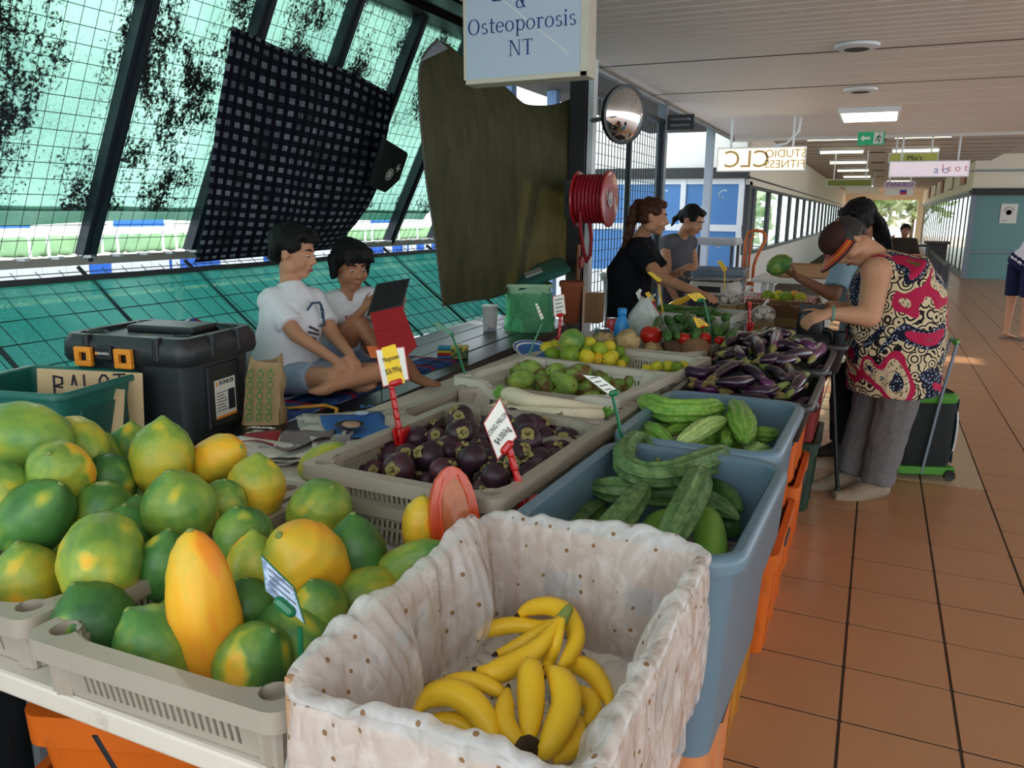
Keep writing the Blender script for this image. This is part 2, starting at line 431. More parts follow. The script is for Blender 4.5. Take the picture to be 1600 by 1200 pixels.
# ---------------------------------------------------------------- outdoors beyond the wall
t = NT('paving_outside'); c = t.coord(); br = t.n('ShaderNodeTexBrick'); t.l(t.mapping(c, (.8, .8, .8)), br.inputs['Vector'])
t.sv(br, Color1=(.75, .75, .72), Color2=(.6, .62, .6), Mortar=(.5, .5, .5)); t.done(t.bsdf(br.outputs[0], .8))
M('lawn', S(176,204,160), .9, var=.15, scale=4); M('hedge_pale', S(150,186,140), .9, var=.2, scale=2)
M('pool_blue', S(44,110,214), .5, var=.08); M('pool_white', S(236,238,240), .5); M('pool_red', S(214,104,80), .5)
struct('ground_outside', MB().b2((-60, -40, -.5), (-3.2, 90, -.35)), MATS['paving_outside'])
struct('lawn', MB().b2((-26, -30, -.36), (-10.5, 60, -.32)), MATS['lawn'])
hedge = obj('hedge', remesh(MB().b2((-28.6, -6, -.35), (-28, 90, .4)), .2, 1, .1, 3), MATS['hedge_pale']); tag(hedge, 'pale green clipped hedge beyond the lawn outside', 'hedge')
lm = [mesh(MB().b2((-.02, -.1, 0), (.02, .1, .3)), 'board', False) for _ in range(3)]
for me, nm in zip(lm, ('pool_blue', 'pool_white', 'pool_red')): me.materials.append(MATS[nm])
fence = thing('pool_fence', 'low fence of blue and white boards outside below the window rail', 'fence', (-6, 4, -.35)); rnd = random.Random(4)
for k in range(76):
    o = link('board', lm[rnd.choices((0, 1, 2), (5, 5, .5))[0]], None, fence); o.location = (0, -4.5+.21*k, 1.08)
for k in range(9): obj('post', MB().b2((.03, -4.5+2*k, 0), (.07, -4.44+2*k, 1.4)), MATS['white_frame'], fence, False)
obj('lower_sheet', MB().b2((.0, -4.6, .1), (.02, 11.6, 1.05)), M('pool_pale', S(120,140,206), .5), fence, False)
for k in range(14):
    o = link('banner', mesh(MB().b2((-.03, -1.2, 0), (.03, 1.2, .5)), 'banner', False), MATS[('pool_blue', 'pool_white')[k % 2]]); o.location = (-27, 6+k*2.9, .74)
    tag(o, ('blue', 'white')[k % 2]+' banner board on the far side of the lawn', 'banner', 'banner boards beyond the lawn')
    for e in (-1, 1): obj('post', MB().b2((-.04, e*1.1-.03, -2.1), (.04, e*1.1+.03, 0)), MATS['white_frame'], o, False).scale = (1, 1, .52)
# ---------------------------------------------------------------- posts, mesh cage, far corridor
post = struct('trim_2', MB().b2((-1.99, 5.3, 0), (-1.87, 5.42, 2.56)), MATS['black_paint'], .004, label='black steel post at the end of the bench')
struct('trim_3', MB().b2((-1.865, 5.32, 0), (-1.825, 5.4, 2.5)), MATS['white_frame'], .003, label='thin pale post beside the black post')
cage = thing('mesh_cage', 'welded wire mesh screen with dark frame behind the hose reel', 'screen', (-1.9, 5.45, 0))
obj('frame', MB().b2((-.02, 0, 2.25), (.02, 2.05, 2.29)).b2((-.02, 0, .08), (.02, 2.05, .12)).b2((-.02, .98, .1), (.02, 1.02, 2.27)).b2((-.02, 2.01, .1), (.02, 2.05, 2.29)), MATS['alu_dark'], cage, False)
b = MB()
for k in range(1, 27): b.b2((-.003, k*.077-.002, .1), (.003, k*.077+.002, 2.26))
for k in range(1, 29): b.b2((-.002, 0, .1+k*.077-.002), (.002, 2.05, .1+k*.077+.002))
o = obj('wire_grid', b, MATS['alu_dark'], cage, False); o['kind'] = 'stuff'
for k in range(3):
    pn = thing('blue_post', ('first', 'second', 'third')[k]+' tall pale blue post seen through the wire mesh, counted from the hose reel', 'post', (-2.9, 6.3+k*1.0, -.35), 0, 'blue posts beyond the mesh')
    obj('shaft', MB().b2((-.05, -.05, .02), (.05, .05, 3)), M('pale_blue', S(120,156,206), .5), pn, False, .006); obj('foot_plate', MB().b2((-.1, -.1, 0), (.1, .1, .02)), MATS['galv'], pn, False)
struct('trim_4', MB().b2((-1.95, 7.5, 0), (-1.87, 7.58, 2.5)), MATS['alu'], .004, label='grey square post at the far end of the wire mesh')
bs = thing('bracket_sign', 'small dark slotted bracket on the grey post', 'bracket', (-1.86, 7.52, 2.2))
for k in range(3): obj('bar', MB().b2((0, -.02, k*.05), (.24, .0, k*.05+.032)), MATS['charcoal'], bs, False)
obj('end_strip', MB().b2((0, -.025, 0), (.03, 0, .132)).b2((.21, -.025, 0), (.24, 0, .132)), MATS['charcoal'], bs, False)
struct('trim_5', MB().b2((-2.2, 11.0, 0), (-2.1, 11.1, 2.56)), M('post_grey_blue', S(176,190,206), .5), .004, label='pale grey-blue column in front of the blue shopfront')
# blue shopfront facing the camera
sf = struct('wall_shopfront', MB().b2((-5, 12.56, 2.14), (-1.9, 12.7, 3.0)).b2((-5, 12.56, 0), (-1.9, 12.7, .5)), MATS['white_wall'])
obj('header', MB().b2((-5, 12.5, 1.98), (-1.86, 12.72, 2.14)), MATS['charcoal'], sf, False)
w1 = struct('window_1', MB().b2((-5, 12.55, .5), (-1.9, 12.62, .56)).b2((-5, 12.55, 1.2), (-1.9, 12.62, 1.3)).b2((-5, 12.55, 1.9), (-1.9, 12.62, 1.98)), MATS['white_frame'])
for x0 in (-1.98, -2.85, -3.75): obj('mullion', MB().b2((x0, 12.54, .5), (x0+.08, 12.615, 1.98)), MATS['white_frame'], w1, False)
for x0, x1 in ((-2.77, -1.98), (-3.67, -2.85), (-5, -3.75)):
    for z0, z1 in ((.56, 1.2), (1.3, 1.9)):
        p = obj('pane', MB().b2((x0, 12.58, z0), (x1, 12.6, z1)), MATS['blue_vinyl'], w1, False)
        for q in range(2):
            cx = x0+.2+.35*q; cz = z0+.2+.22*q; s_ = .1
            lines = [[(cx+s_*(1-.12*k)*math.cos(k*.55+q), cz+s_*(1-.12*k)*math.sin(k*.55+q)) for k in range(8)]]
            strokes(lines, .02, MATS['white_vinyl'], p, 'swirl', Matrix(((1, 0, 0, 0), (0, 0, -1, 12.579), (0, 1, 0, 0), (0, 0, 0, 1))))
# left corridor wall with its row of windows
wl2 = struct('wall_corridor', MB().b2((-2.02, 12.72, 0), (-1.9, 48, .84)).b2((-2.02, 12.72, 1.9), (-1.9, 48, 2.95)), MATS['white_wall'])
obj('fascia', MB().b2((-1.9, 12.72, 1.9), (-1.86, 48, 2.72)), MATS['cream_wall'], wl2, False); obj('cable', MB().tube([(-1.85, 12.6, 2.0), (-1.85, 20, 2.0), (-1.85, 47, 2.0)], .014, 6), MATS['charcoal'], wl2)
obj('door_post', MB().b2((-1.96, 12.8, 0), (-1.86, 13.1, 1.95)), MATS['charcoal'], wl2, False)
w2 = struct('window_2', MB().b2((-1.98, 13.1, .82), (-1.88, 48, .88)).b2((-1.98, 13.1, 1.86), (-1.88, 48, 1.92)), MATS['charcoal'])
for k in range(18):
    yy = 13.7+k*1.9; obj('mullion', MB().b2((-1.95, yy-.15, .88), (-1.89, yy+.15, 1.86)), MATS['charcoal'], w2, False)
    obj('pane', MB().b2((-1.945, yy+.15, .88), (-1.935, yy+1.75, 1.86)), MATS['window_glass'], w2, False)
# right corridor side, teal partition, shop row
tw = struct('wall_teal', MB().b2((2.0, 22.25, 0), (8, 22.4, 1.96)), MATS['teal_wall'])
obj('mid_rail', MB().b2((1.95, 22.2, .62), (8, 22.26, .67)), MATS['alu'], tw, False); obj('corner_post', MB().b2((1.9, 22.18, 0), (2.02, 22.3, 1.96)), MATS['alu'], tw, False)
obj('header', MB().b2((1.9, 22.1, 1.96), (8, 22.3, 2.12)), MATS['charcoal'], tw, False)
struct('wall_bulkhead', MB().b2((1.9, 22.16, 2.12), (8, 22.4, 3.0)).b2((1.9, 22.4, 2.05), (2.1, 48, 2.95)), MATS['cream_wall'])
struct('trim_6', MB().b2((1.8, 22.1, 2.5), (8, 22.16, 2.53)).b2((1.86, 22.4, 2.02), (1.95, 48, 2.08)), MATS['alu'])
w3 = struct('window_3', MB().b2((1.93, 22.4, 0), (2.03, 48, .1)).b2((1.93, 22.4, 1.97), (2.03, 48, 2.05)), MATS['alu'])
for k in range(20):
    yy = 22.6+k*1.28; obj('mullion', MB().b2((1.965, yy-.04, .1), (1.995, yy+.04, 1.97)), MATS['charcoal' if k % 3 else 'alu'], w3, False)
    obj('pane', MB().b2((1.975, yy+.05, .1), (1.985, yy+1.23, 1.97)), MATS['window_glass'], w3, False)
for k in range(5):
    sb = thing('shop_sign', ('first', 'second', 'third', 'fourth', 'fifth')[k]+' small fascia sign on the right, counted from the teal wall', 'sign', (1.88, 24+k*4.2, 2.3), 0, 'fascia signs')
    obj('board', MB().b2((-.03, 0, 0), (0, 1.3, .4)), M('shop_red', S(176,104,98), .5) if k % 2 == 0 else MATS['cream_wall'], sb, False, .008); obj('edge', MB().b2((-.035, -.02, -.02), (-.005, 1.32, 0)).b2((-.035, -.02, .4), (-.005, 1.32, .42)), MATS['alu'], sb, False)
struct('wall_end', MB().b2((-2, 48, 2.3), (2.1, 48.2, 2.9)).b2((-2, 48, 0), (-1.5, 48.2, 2.3)).b2((1.7, 48, 0), (2.1, 48.2, 2.3)), MATS['cream_wall'])
struct('ground_far', MB().b2((-15, 48.2, -.3), (20, 120, -.05)), MATS['paving_outside'])
# trees past the corridor end and beyond the windows
t = NT('foliage'); c = t.coord(); nz = t.noise(3, c, 4); t.done(t.mixs(.35, t.bsdf(t.mix(nz, S(60,104,40), S(150,190,90)), .7), t.n('ShaderNodeBsdfTranslucent').outputs[0]))
def tree(loc, h, r, label, seed):
    rn = random.Random(seed); tr = thing('tree', label, 'tree', loc, 0, 'trees outside')
    obj('trunk', MB().tube([(0, 0, 0), (.05, 0, h*.4), (0, .1, h*.7)], [.14, .1, .05], 7), M('bark', S(90,74,58), .9), tr)
    b = MB()
    for k in range(420):
        p = Vector((rn.gauss(0, .42), rn.gauss(0, .42), rn.gauss(0, .32)))*r+Vector((0, 0, h*.75)); a = rn.uniform(0, 6.3); n = Vector((math.cos(a), math.sin(a), rn.uniform(-1, 1)))*r*.2; m = n.orthogonal().normalized()*r*.1
        b.add([p-n, p+m, p+n, p-m+Vector((0, 0, .03))], [(0, 1, 2, 3)])
    obj('foliage', b, MATS['foliage'], tr, False)
tree((-.6, 56, -.05), 3.4, 1.9, 'leafy green tree outside the bright corridor end, left one', 1); tree((1.9, 60, -.05), 3.8, 2.2, 'leafy green tree outside the bright corridor end, right one', 2)
for k in range(5): tree((-6.5-(k % 2), 16+k*6.5, -.35), 2.6, 1.7, ('nearest', 'second', 'third', 'fourth', 'farthest')[k]+' garden tree outside the left corridor windows', 5+k)
for k in range(4): tree((7.5+(k % 2), 26+k*6, -.1), 2.6, 1.7, ('nearest', 'second', 'third', 'farthest')[k]+' garden tree outside the right shop windows', 15+k)
# ---------------------------------------------------------------- bench, table
bench = thing('platform_bench', 'long black painted timber platform the children sit on', 'bench', (-1.74, 3.2, 0), .062)
for k in range(4):
    obj('plank', MB().b2((-.165*(k+1)+.003, -3.8, .685), (-.165*k-.003, 2.02, .72+random.uniform(-.002, .002))), MATS['bench_black'], bench, False, .005)
obj('fascia_board', MB().b2((-.03, -3.8, .55), (-.004, 2.02, .683)), MATS['bench_black'], bench, False, .004)
obj('support_board', MB().b2((-.16, -3.8, .02), (-.12, 2.02, .55)), MATS['black_plastic'], bench, False)
for k in range(5):
    obj('leg', MB().b2((-.1, -3.6+k*1.35, 0), (-.03, -3.53+k*1.35, .55)), MATS['bench_black'], bench, False)
table = thing('trestle_table', 'long white trestle table under the beige produce trays', 'table', (-1.17, 2.4, 0))
obj('table_top', MB().b2((-.45, -1.72, .715), (.54, 1.85, .753)), MATS['white_table'], table, False, .006)
for sx in (-1, 1):
    for y_ in (-1.4, 0, 1.6): obj('leg', MB().tube([(sx*.43, y_, 0), (sx*.43, y_, .715)], .018, 8), MATS['galv'], table)
table2 = thing('folding_table', 'low black folding table under the scales and garlic', 'table', (-.85, 5.0, 0))
obj('table_top', MB().b2((-.3, -.72, .68), (.45, 1.4, .715)), MATS['black_plastic'], table2, False, .006)
for sx in (-.25, .4):
    for y_ in (-.6, 1.3): obj('leg', MB().tube([(sx, y_, 0), (sx, y_, .68)], .016, 8), MATS['galv'], table2)
# ---------------------------------------------------------------- plastic trays
def make_tray(label, loc, rz, w, d, h, m, dip=0, slots=True, sock=True, group='beige produce trays', thick_rim=.03):
    t = thing('produce_tray', label, 'tray', loc, rz, group)
    fl = .03; ci = .075; rimw = thick_rim; R = .03; hole = .021
    # rim: edge strips + corner plates with round sockets
    b = MB(); X, Y = w/2, d/2; cl = rimw+ci   # corner zone size
    def zdip(side, q):
        if side != 'front' or not dip: return 0
        e = min(q, 1-q); k = max(0, min(1, (e-.03)/.12)); return -dip*(k*k*(3-2*k))
    N = 14
    def strip(side):
        top_o = []; top_i = []; bot = []
        for i in range(N+1):
            q = i/N
            if side in ('front', 'back'):
                x = -X+cl+(2*X-2*cl)*q; s = -1 if side == 'front' else 1
                z = h+zdip(side, q); top_o.append((x, s*Y, z)); top_i.append((x, s*(Y-rimw), z)); bot.append((x, s*Y*1.004, z-fl))
            else:
                y_ = -Y+cl+(2*Y-2*cl)*q; s = -1 if side == 'left' else 1
                top_o.append((s*X, y_, h)); top_i.append((s*(X-rimw), y_, h)); bot.append((s*X*1.004, y_, h-fl))
        inner = [(p[0], p[1], p[2]-fl*.8) for p in top_i]
        b.rings([bot, top_o, top_i, inner], close=False)
    for s_ in ('front', 'back', 'left', 'right'): strip(s_)
    for sx in (-1, 1):
        for sy in (-1, 1):
            cx, cy = sx*(X-.042), sy*(Y-.042)
            # polygon of the corner plate (local quadrant, outward = +)
            P = []
            for k in range(5): a = PI/2*k/4; P.append((X-R+R*math.cos(a), Y-R+R*math.sin(a)))
            P.append((X-cl, Y)); P.append((X-cl, Y-rimw))
            for k in range(1, 6): a = PI/2*k/6; P.append((X-cl+ci*math.sin(a), Y-rimw-ci+ci*math.cos(a)))
            P.append((X-rimw, Y-cl)); P.append((X, Y-cl))
            pcx, pcy = X-.042, Y-.042
            inner = []; outer = []
            angs = sorted([2*PI*k/28 for k in range(28)]+[math.atan2(q[1]-pcy, q[0]-pcx) % (2*PI) for q in P])
            for a in angs:
                dx, dy = math.cos(a), math.sin(a); best = 9
                for (x0, y0), (x1, y1) in zip(P, P[1:]+P[:1]):
                    ex, ey = x1-x0, y1-y0; den = dx*ey-dy*ex
                    if abs(den) < 1e-9: continue
                    tt = ((x0-pcx)*ey-(y0-pcy)*ex)/den; uu = ((x0-pcx)*dy-(y0-pcy)*dx)/den
                    if tt > 0 and -1e-6 <= uu <= 1+1e-6: best = min(best, tt)
                outer.append((sx*(pcx+dx*best), sy*(pcy+dy*best), h)); inner.append((sx*(pcx+dx*hole), sy*(pcy+dy*hole), h))
            low = [(p[0], p[1], h-.05) for p in inner]
            sk = [(p[0]*1.004, p[1]*1.004, h-fl) for p in outer]
            b.rings([sk, outer, inner, low]); b.poly(low)
    obj('rim', b, m, t)
    # tapered basket walls with slots
    tp = .018; wi, di = w-2*rimw, d-2*rimw
    def wall(axis, s):
        wb = MB(); half = (wi if axis == 'x' else di)/2-ci*.35; off = (d if axis == 'x' else w)/2-.012
        zt = h-.012-(dip if axis == 'x' and s < 0 else 0); th = .004
        def bx(u0, u1, z0, z1):
            vs = []
            for th_ in (0, th):
                for u, z in ((u0, z0), (u1, z0), (u1, z1), (u0, z1)):
                    o = off-tp*(1-z/h)-th_; vs.append((u, s*o, z) if axis == 'x' else (s*o, u, z))
            wb.add(vs, [(0, 1, 2, 3), (7, 6, 5, 4), (0, 4, 5, 1), (1, 5, 6, 2), (2, 6, 7, 3), (3, 7, 4, 0)])
        z0, z1 = .014, min(h*.66, zt-.01)
        bx(-half, half, 0, z0); bx(-half, half, z1, zt)
        if slots:
            pit = .0125; n = int(2*half*.82/pit); a = -n*pit/2
            bx(-half, a, z0, z1); bx(-a, half, z0, z1)
            for k in range(n):
                bx(a+k*pit, a+k*pit+.0068, z0, z1)
            bx(a, -a, (z0+z1)*.56, (z0+z1)*.56+.006)
        else: bx(-half, half, z0, z1)
        return wb
    for axis in ('x', 'y'):
        for s in (-1, 1): obj('side_wall', wall(axis, s), m, t, False)
    for sx in (-1, 1):
        for sy in (-1, 1):
            pts = []; cb = MB()
            for k in range(7):
                a = PI/2*k/6; pts.append((wi/2-ci+ci*math.cos(a), di/2-ci+ci*math.sin(a)))
            cb.rings([[(sx*(x-tp), sy*(y_-tp), 0) for x, y_ in pts], [(sx*x, sy*y_, h-.004) for x, y_ in pts], [(sx*(x-.004), sy*(y_-.004), h-.004) for x, y_ in pts], [(sx*(x-tp-.004), sy*(y_-tp-.004), 0) for x, y_ in pts]], close=False)
            obj('corner_wall', cb, m, t)
    obj('bottom', MB().b2((-wi/2+tp, -di/2+tp, 0), (wi/2-tp, di/2-tp, .006)), m, t, False)
    for sx in (-1, 1):
        for sy in (-1, 1):
            obj('corner_foot', MB().lathe([(.022, .0), (.024, h*.52), (.031, h*.55), (.031, h-fl*.6)], 20, Matrix.Translation((sx*(X-.042), sy*(Y-.042), 0)), mod=lambda a, q: 1+(.1*(1 if math.cos(a*8) > 0 else -1) if q < .5 else 0)), m, t)
    return t
BP, BL = MATS['beige_plastic'], MATS['beige_light']
make_tray('beige slotted tray at the left edge heaped with papayas', (-1.345, 1.02, .755), .0, .5, .68, .095, BP)
make_tray('nearest beige slotted tray holding papayas beside the banana box', (-.842, 1.0, .755), .02, .465, .68, .095, BP)
make_tray('beige tray filled with dark mangosteens', (-.855, 1.66, .79), -.03, .5, .68, .115, BP)
make_tray('beige tray holding the long white daikon radishes', (-.93, 2.1, .77), -.02, .63, .5, .11, BP, .03)
make_tray('pale tray of blotchy green mangoes', (-.945, 2.54, .782), -.13, .62, .5, .12, BL, .028)
make_tray('pale tray with lemons and small papaya next to the steel mug', (-.93, 3.06, .765), -.1, .68, .46, .115, BL)
make_tray('pale tray with ginger, potatoes and taro', (-.93, 3.48, .765), -.05, .62, .36, .115, BL)
make_tray('pale tray packed with dark green cucumbers', (-.86, 3.95, .765), -.05, .56, .46, .105, BL)
make_tray('white crate of green beans in front of the black shirted woman', (-.93, 4.62, .765), -.12, .56, .4, .14, M('offwhite_plastic', S(206,208,200), .45), group='pale crates')
# ---------------------------------------------------------------- blue-grey tubs, black trays
def make_tub(name, label, loc, rz, w, d, h, m, lip=.028, r=.06, taper=.03, cat='tub', group=None):
    t = thing(name, label, cat, loc, rz, group)
    b = MB(); b.rings([rr(w-2*taper, d-2*taper, r*.7, 0), rr(w-.012, d-.012, r, h-lip), ]); b.poly(rr(w-2*taper, d-2*taper, r*.7, 0)[::-1])
    b.rings([rr(w-.03, d-.03, r-.01, h-.004), rr(w-2*taper-.012, d-2*taper-.012, r*.65, .006)]); b.poly(rr(w-2*taper-.012, d-2*taper-.012, r*.65, .006))
    obj('body', b, m, t)
    b = MB(); o = lip
    b.rings([rr(w-.012, d-.012, r, h-lip), rr(w+o*.9, d+o*.9, r+.01, h-lip), rr(w+o, d+o, r+.012, h-lip*.4), rr(w+o*.8, d+o*.8, r+.01, h-.002), rr(w+o*.3, d+o*.3, r+.005, h+.003), rr(w-.018, d-.018, r-.004, h+.001), rr(w-.03, d-.03, r-.01, h-.006)])
    obj('rim', b, m, t)
    return t
tb = MATS['tub_blue']
t1 = make_tub('storage_tub', 'near blue-grey tub full of ridged luffa gourds', (-.355, 1.535, .5), -.03, .405, .58, .4, tb, group='blue-grey tubs')
t2 = make_tub('storage_tub', 'blue-grey tub of bumpy bitter melons behind the luffas', (-.365, 2.18, .5), -.02, .395, .58, .4, tb, group='blue-grey tubs')
bp = MATS['black_plastic']
e1 = make_tub('vegetable_tray', 'front black tray heaped with purple eggplants', (-.36, 2.84, .74), -.01, .44, .54, .13, bp, .02, .04, cat='tray', group='black trays')
e2 = make_tub('vegetable_tray', 'rear black tray heaped with eggplants by the cane', (-.35, 3.5, .74), -.02, .43, .56, .13, bp, .02, .04, cat='tray', group='black trays')
e3 = make_tub('vegetable_tray', 'black crate with pale packs in front of the patterned blouse', (-.3, 4.22, .72), -.04, .44, .5, .14, bp, .02, .03, cat='tray', group='black trays')
# ---------------------------------------------------------------- orange floor crates
def make_crate(label, loc, m, w=.36, d=.52, h=.36, rz=0):
    t = thing('floor_crate', label, 'crate', loc, rz, 'orange floor crates')
    b = MB(); b.rings([rr(w-.05, d-.05, .03, 0), rr(w-.015, d-.015, .035, h-.06)]); b.poly(rr(w-.05, d-.05, .03, 0)[::-1])
    b.rings([rr(w-.03, d-.03, .03, h-.01), rr(w-.06, d-.06, .028, .01)]); b.poly(rr(w-.06, d-.06, .028, .01)); obj('body', b, m, t)
    b = MB(); b.rings([rr(w-.015, d-.015, .035, h-.06), rr(w+.012, d+.012, .04, h-.06), rr(w+.016, d+.016, .04, h), rr(w-.03, d-.03, .03, h), rr(w-.03, d-.03, .03, h-.02)]); obj('rim', b, m, t)
    for s in (-1, 1):
        for k in range(3): obj('rib', MB().prism([(s*(w/2-.035), -d*.32+k*d*.32-.01, .0), (s*(w/2-.02), -d*.32+k*d*.32-.01, .0), (s*(w/2-.002), -d*.32+k*d*.32-.01, h-.06), (s*(w/2-.02), -d*.32+k*d*.32-.01, h-.06)], (0, .02, 0)), m, t, False)
        obj('handle_grip', MB().b2((s*(w/2+.004)-.006, -.07, h-.055), (s*(w/2+.004)+.008, .07, h-.03)), MATS['charcoal'], t, False, .003)
    return t
OP, AP, PO = MATS['orange_plastic'], MATS['amber_plastic'], MATS['pale_orange']
make_crate('pale orange worn crate on the floor beside the banana box', (-.4, .97, 0), PO, d=.54, h=.42)
make_crate('orange crate stacked beneath the banana carton', (-.41, .96, .42), OP, d=.5, h=.275, w=.34)
make_crate('pale orange crate on the floor under the luffa tub', (-.385, 1.55, 0), PO, d=.5, h=.498)
make_crate('amber crate on the floor below the bitter melon tub', (-.41, 2.2, 0), AP, d=.56, h=.498)
make_crate('orange crate stacked on the floor crate nearest the cane', (-.39, 3.55, .37), OP, d=.52, h=.35)
make_crate('orange crate stacked above the amber crate', (-.39, 2.86, .37), OP, d=.58, h=.36)
make_crate('orange floor crate under the front eggplant tray', (-.385, 2.84, 0), OP, d=.6, h=.37)
make_crate('orange floor crate under the rear eggplant tray', (-.385, 3.55, 0), OP, d=.58, h=.37)
make_crate('orange crate on the floor beneath the white table edge', (-1.17, 1.05, 0), OP, w=.5, d=.5, h=.4, rz=.3)
make_crate('orange crate standing upright beneath the near papaya tray', (-1.12, 1.04, .4), OP, w=.46, d=.42, h=.2, rz=.35)
make_crate('red crate behind the cane below the black crate', (-.36, 4.25, .36), M('crate_red', S(120,26,22), .5), d=.5, h=.34)
make_crate('dark green crate on the floor behind the cane', (-.36, 4.25, 0), M('crate_green', S(22,52,36), .5), d=.5, h=.36)
strap = obj('strap', MB().tube([(-1.02, .72, .66), (-.98, .76, .5), (-.93, .84, .42)], [(.008, .002)]*3, 6), MATS['charcoal']); tag(strap, 'thin black strap hanging under the white table edge', 'strap')
# ---------------------------------------------------------------- banana carton and its plastic liner
M('cardboard', S(176,136,98), .85, var=.08, scale=6)
M('cardboard_light', S(204,176,134), .85, var=.06, scale=8)
bw, bd, bh = .375, .55, .225; BZ0 = .695
bc = thing('banana_carton', 'brown cardboard banana carton under the clear spotted liner', 'box', (-.388, .925, BZ0), 0)
for sx in (-1, 1):
    b = MB(); x = sx*bw/2
    for y0, y1, z0, z1 in ((-bd/2, -.05, 0, bh), (.05, bd/2, 0, bh), (-.05, .05, 0, .13), (-.05, .05, .175, bh)): b.b2((x-.004, y0, z0), (x+.004, y1, z1))
    obj('side_panel', b, MATS['cardboard'], bc, False)
for sy in (-1, 1):
    b = MB(); y = sy*bd/2
    for x0, x1, z0, z1 in ((-bw/2, -.09, 0, bh), (-.02, .06, 0, bh), (.12, bw/2, 0, bh), (-.09, -.02, 0, .1), (-.09, -.02, .15, bh), (.06, .12, 0, .1), (.06, .12, .15, bh)): b.b2((x0, y-.004, z0), (x1, y+.004, z1))
    if sy < 0: b.v = [(p[0], p[1], p[2]*.88) for p in b.v]
    obj('end_panel', b, MATS['cardboard'], bc, False)
obj('bottom_panel', MB().b2((-bw/2, -bd/2, 0), (bw/2, bd/2, .006)), MATS['cardboard'], bc, False)
obj('paper_pad', MB().grid(lambda u, v: (-.18+.36*u, -.24+.48*v, .035+.014*noise.noise((u*6, v*6, 2))), 24, 24), MATS['white_card'], bc)
t = NT('liner_plastic'); uv = t.coord('UV'); c = t.coord()
vo = t.n('ShaderNodeTexVoronoi'); vo.inputs['Scale'].default_value = 37; vo.inputs['Randomness'].default_value = .85; t.l(t.mapping(c, (1, 1, 1)), vo.inputs['Vector'])
dots = t.step(vo.outputs['Distance'], .125, .15)
cr = t.math('ABSOLUTE', t.math('SUBTRACT', t.noise(11, c, 3, .5, .6), .5)); cr2 = t.math('ABSOLUTE', t.math('SUBTRACT', t.noise(34, t.mapping(c, (1, 1, .45)), 2, .5, .4), .5)); crs = t.math('ADD', t.math('MULTIPLY', cr, 2.0), cr2)
sh = t.bsdf((.97, .97, .97), .14, 0, .6, crs, .55, .016)
trl = t.n('ShaderNodeBsdfTranslucent'); trl.inputs[0].default_value = (.96, .94, .92, 1); tp = t.n('ShaderNodeBsdfTransparent'); tp.inputs[0].default_value = (.99, .98, .97, 1)
film = t.mixs(.35, sh, trl.outputs[0]); film = t.mixs(t.ramp(crs, [(.0, (.36,)*3), (.2, (.5,)*3)]), film, tp.outputs[0])
t.done(t.mixs(dots, t.bsdf(S(128,96,62), .8), film))
def liner(u, v):
    # v: 0 outer bottom .. .4 rim .. .82 inner bottom .. 1 floor
    per = 4; a = (u*4) % 4
    W_, D_ = bw/2, bd/2
    corner = rr(2*W_, 2*D_, .03, 0, n=6); n = len(corner)
    # walk the ring by arc length
    L = [0]
    for k in range(n): p, q = corner[k], corner[(k+1) % n]; L.append(L[-1]+math.hypot(q[0]-p[0], q[1]-p[1]))
    s = (u % 1)*L[-1]
    for k in range(n):
        if L[k+1] >= s: break
    f = (s-L[k])/(L[k+1]-L[k]+1e-9); p, q = corner[k], corner[(k+1) % n]
    x, y = p[0]+(q[0]-p[0])*f, p[1]+(q[1]-p[1])*f
    fold = noise.noise((math.cos(u*2*PI)*3, math.sin(u*2*PI)*3, 1.7)); fine = noise.noise((math.cos(u*2*PI)*11, math.sin(u*2*PI)*11, v*2.2)); fine2 = 1.6*abs(noise.noise((x*34, y*34, v*9)))-.4
    rim = bh+.012+.024*fold+.006*fine-.03*max(0, -y/D_)**2
    if v < .42:
        k = v/.42; z = rim*k**.8-.03*(1-k)*(0 if k else 1)+.004; off = .008+.014*(1-k)*(.5+fold)+.01*abs(fine)+.004*fine2
        if k > .93: off *= .7
    elif v < .5:
        k = (v-.42)/.08; z = rim+.012*math.sin(PI*k)+.004*fine; off = .012*math.cos(PI*k)
    elif v < .86:
        k = (v-.5)/.36; z = rim*(1-k)+.03*k; off = -.014-.05*math.sin(PI*min(1, k*1.05))*max(0, .35+fold)-.012*abs(fine)-.004*fine2-.02*k
    else:
        k = (v-.86)/.14; z = .034+.012*fine2+.01*fine*(1-k); off = -.05-.16*k
    sc = ((W_+off)/W_, (D_+off)/D_)
    return (x*sc[0], y*sc[1], max(z, .012))
ln = obj('plastic_liner', MB().grid(liner, 300, 90), MATS['liner_plastic'], auto=False); ln.location = (-.388, .925, BZ0); tag(ln, 'translucent white plastic liner with brown spots draped over banana carton', 'liner')
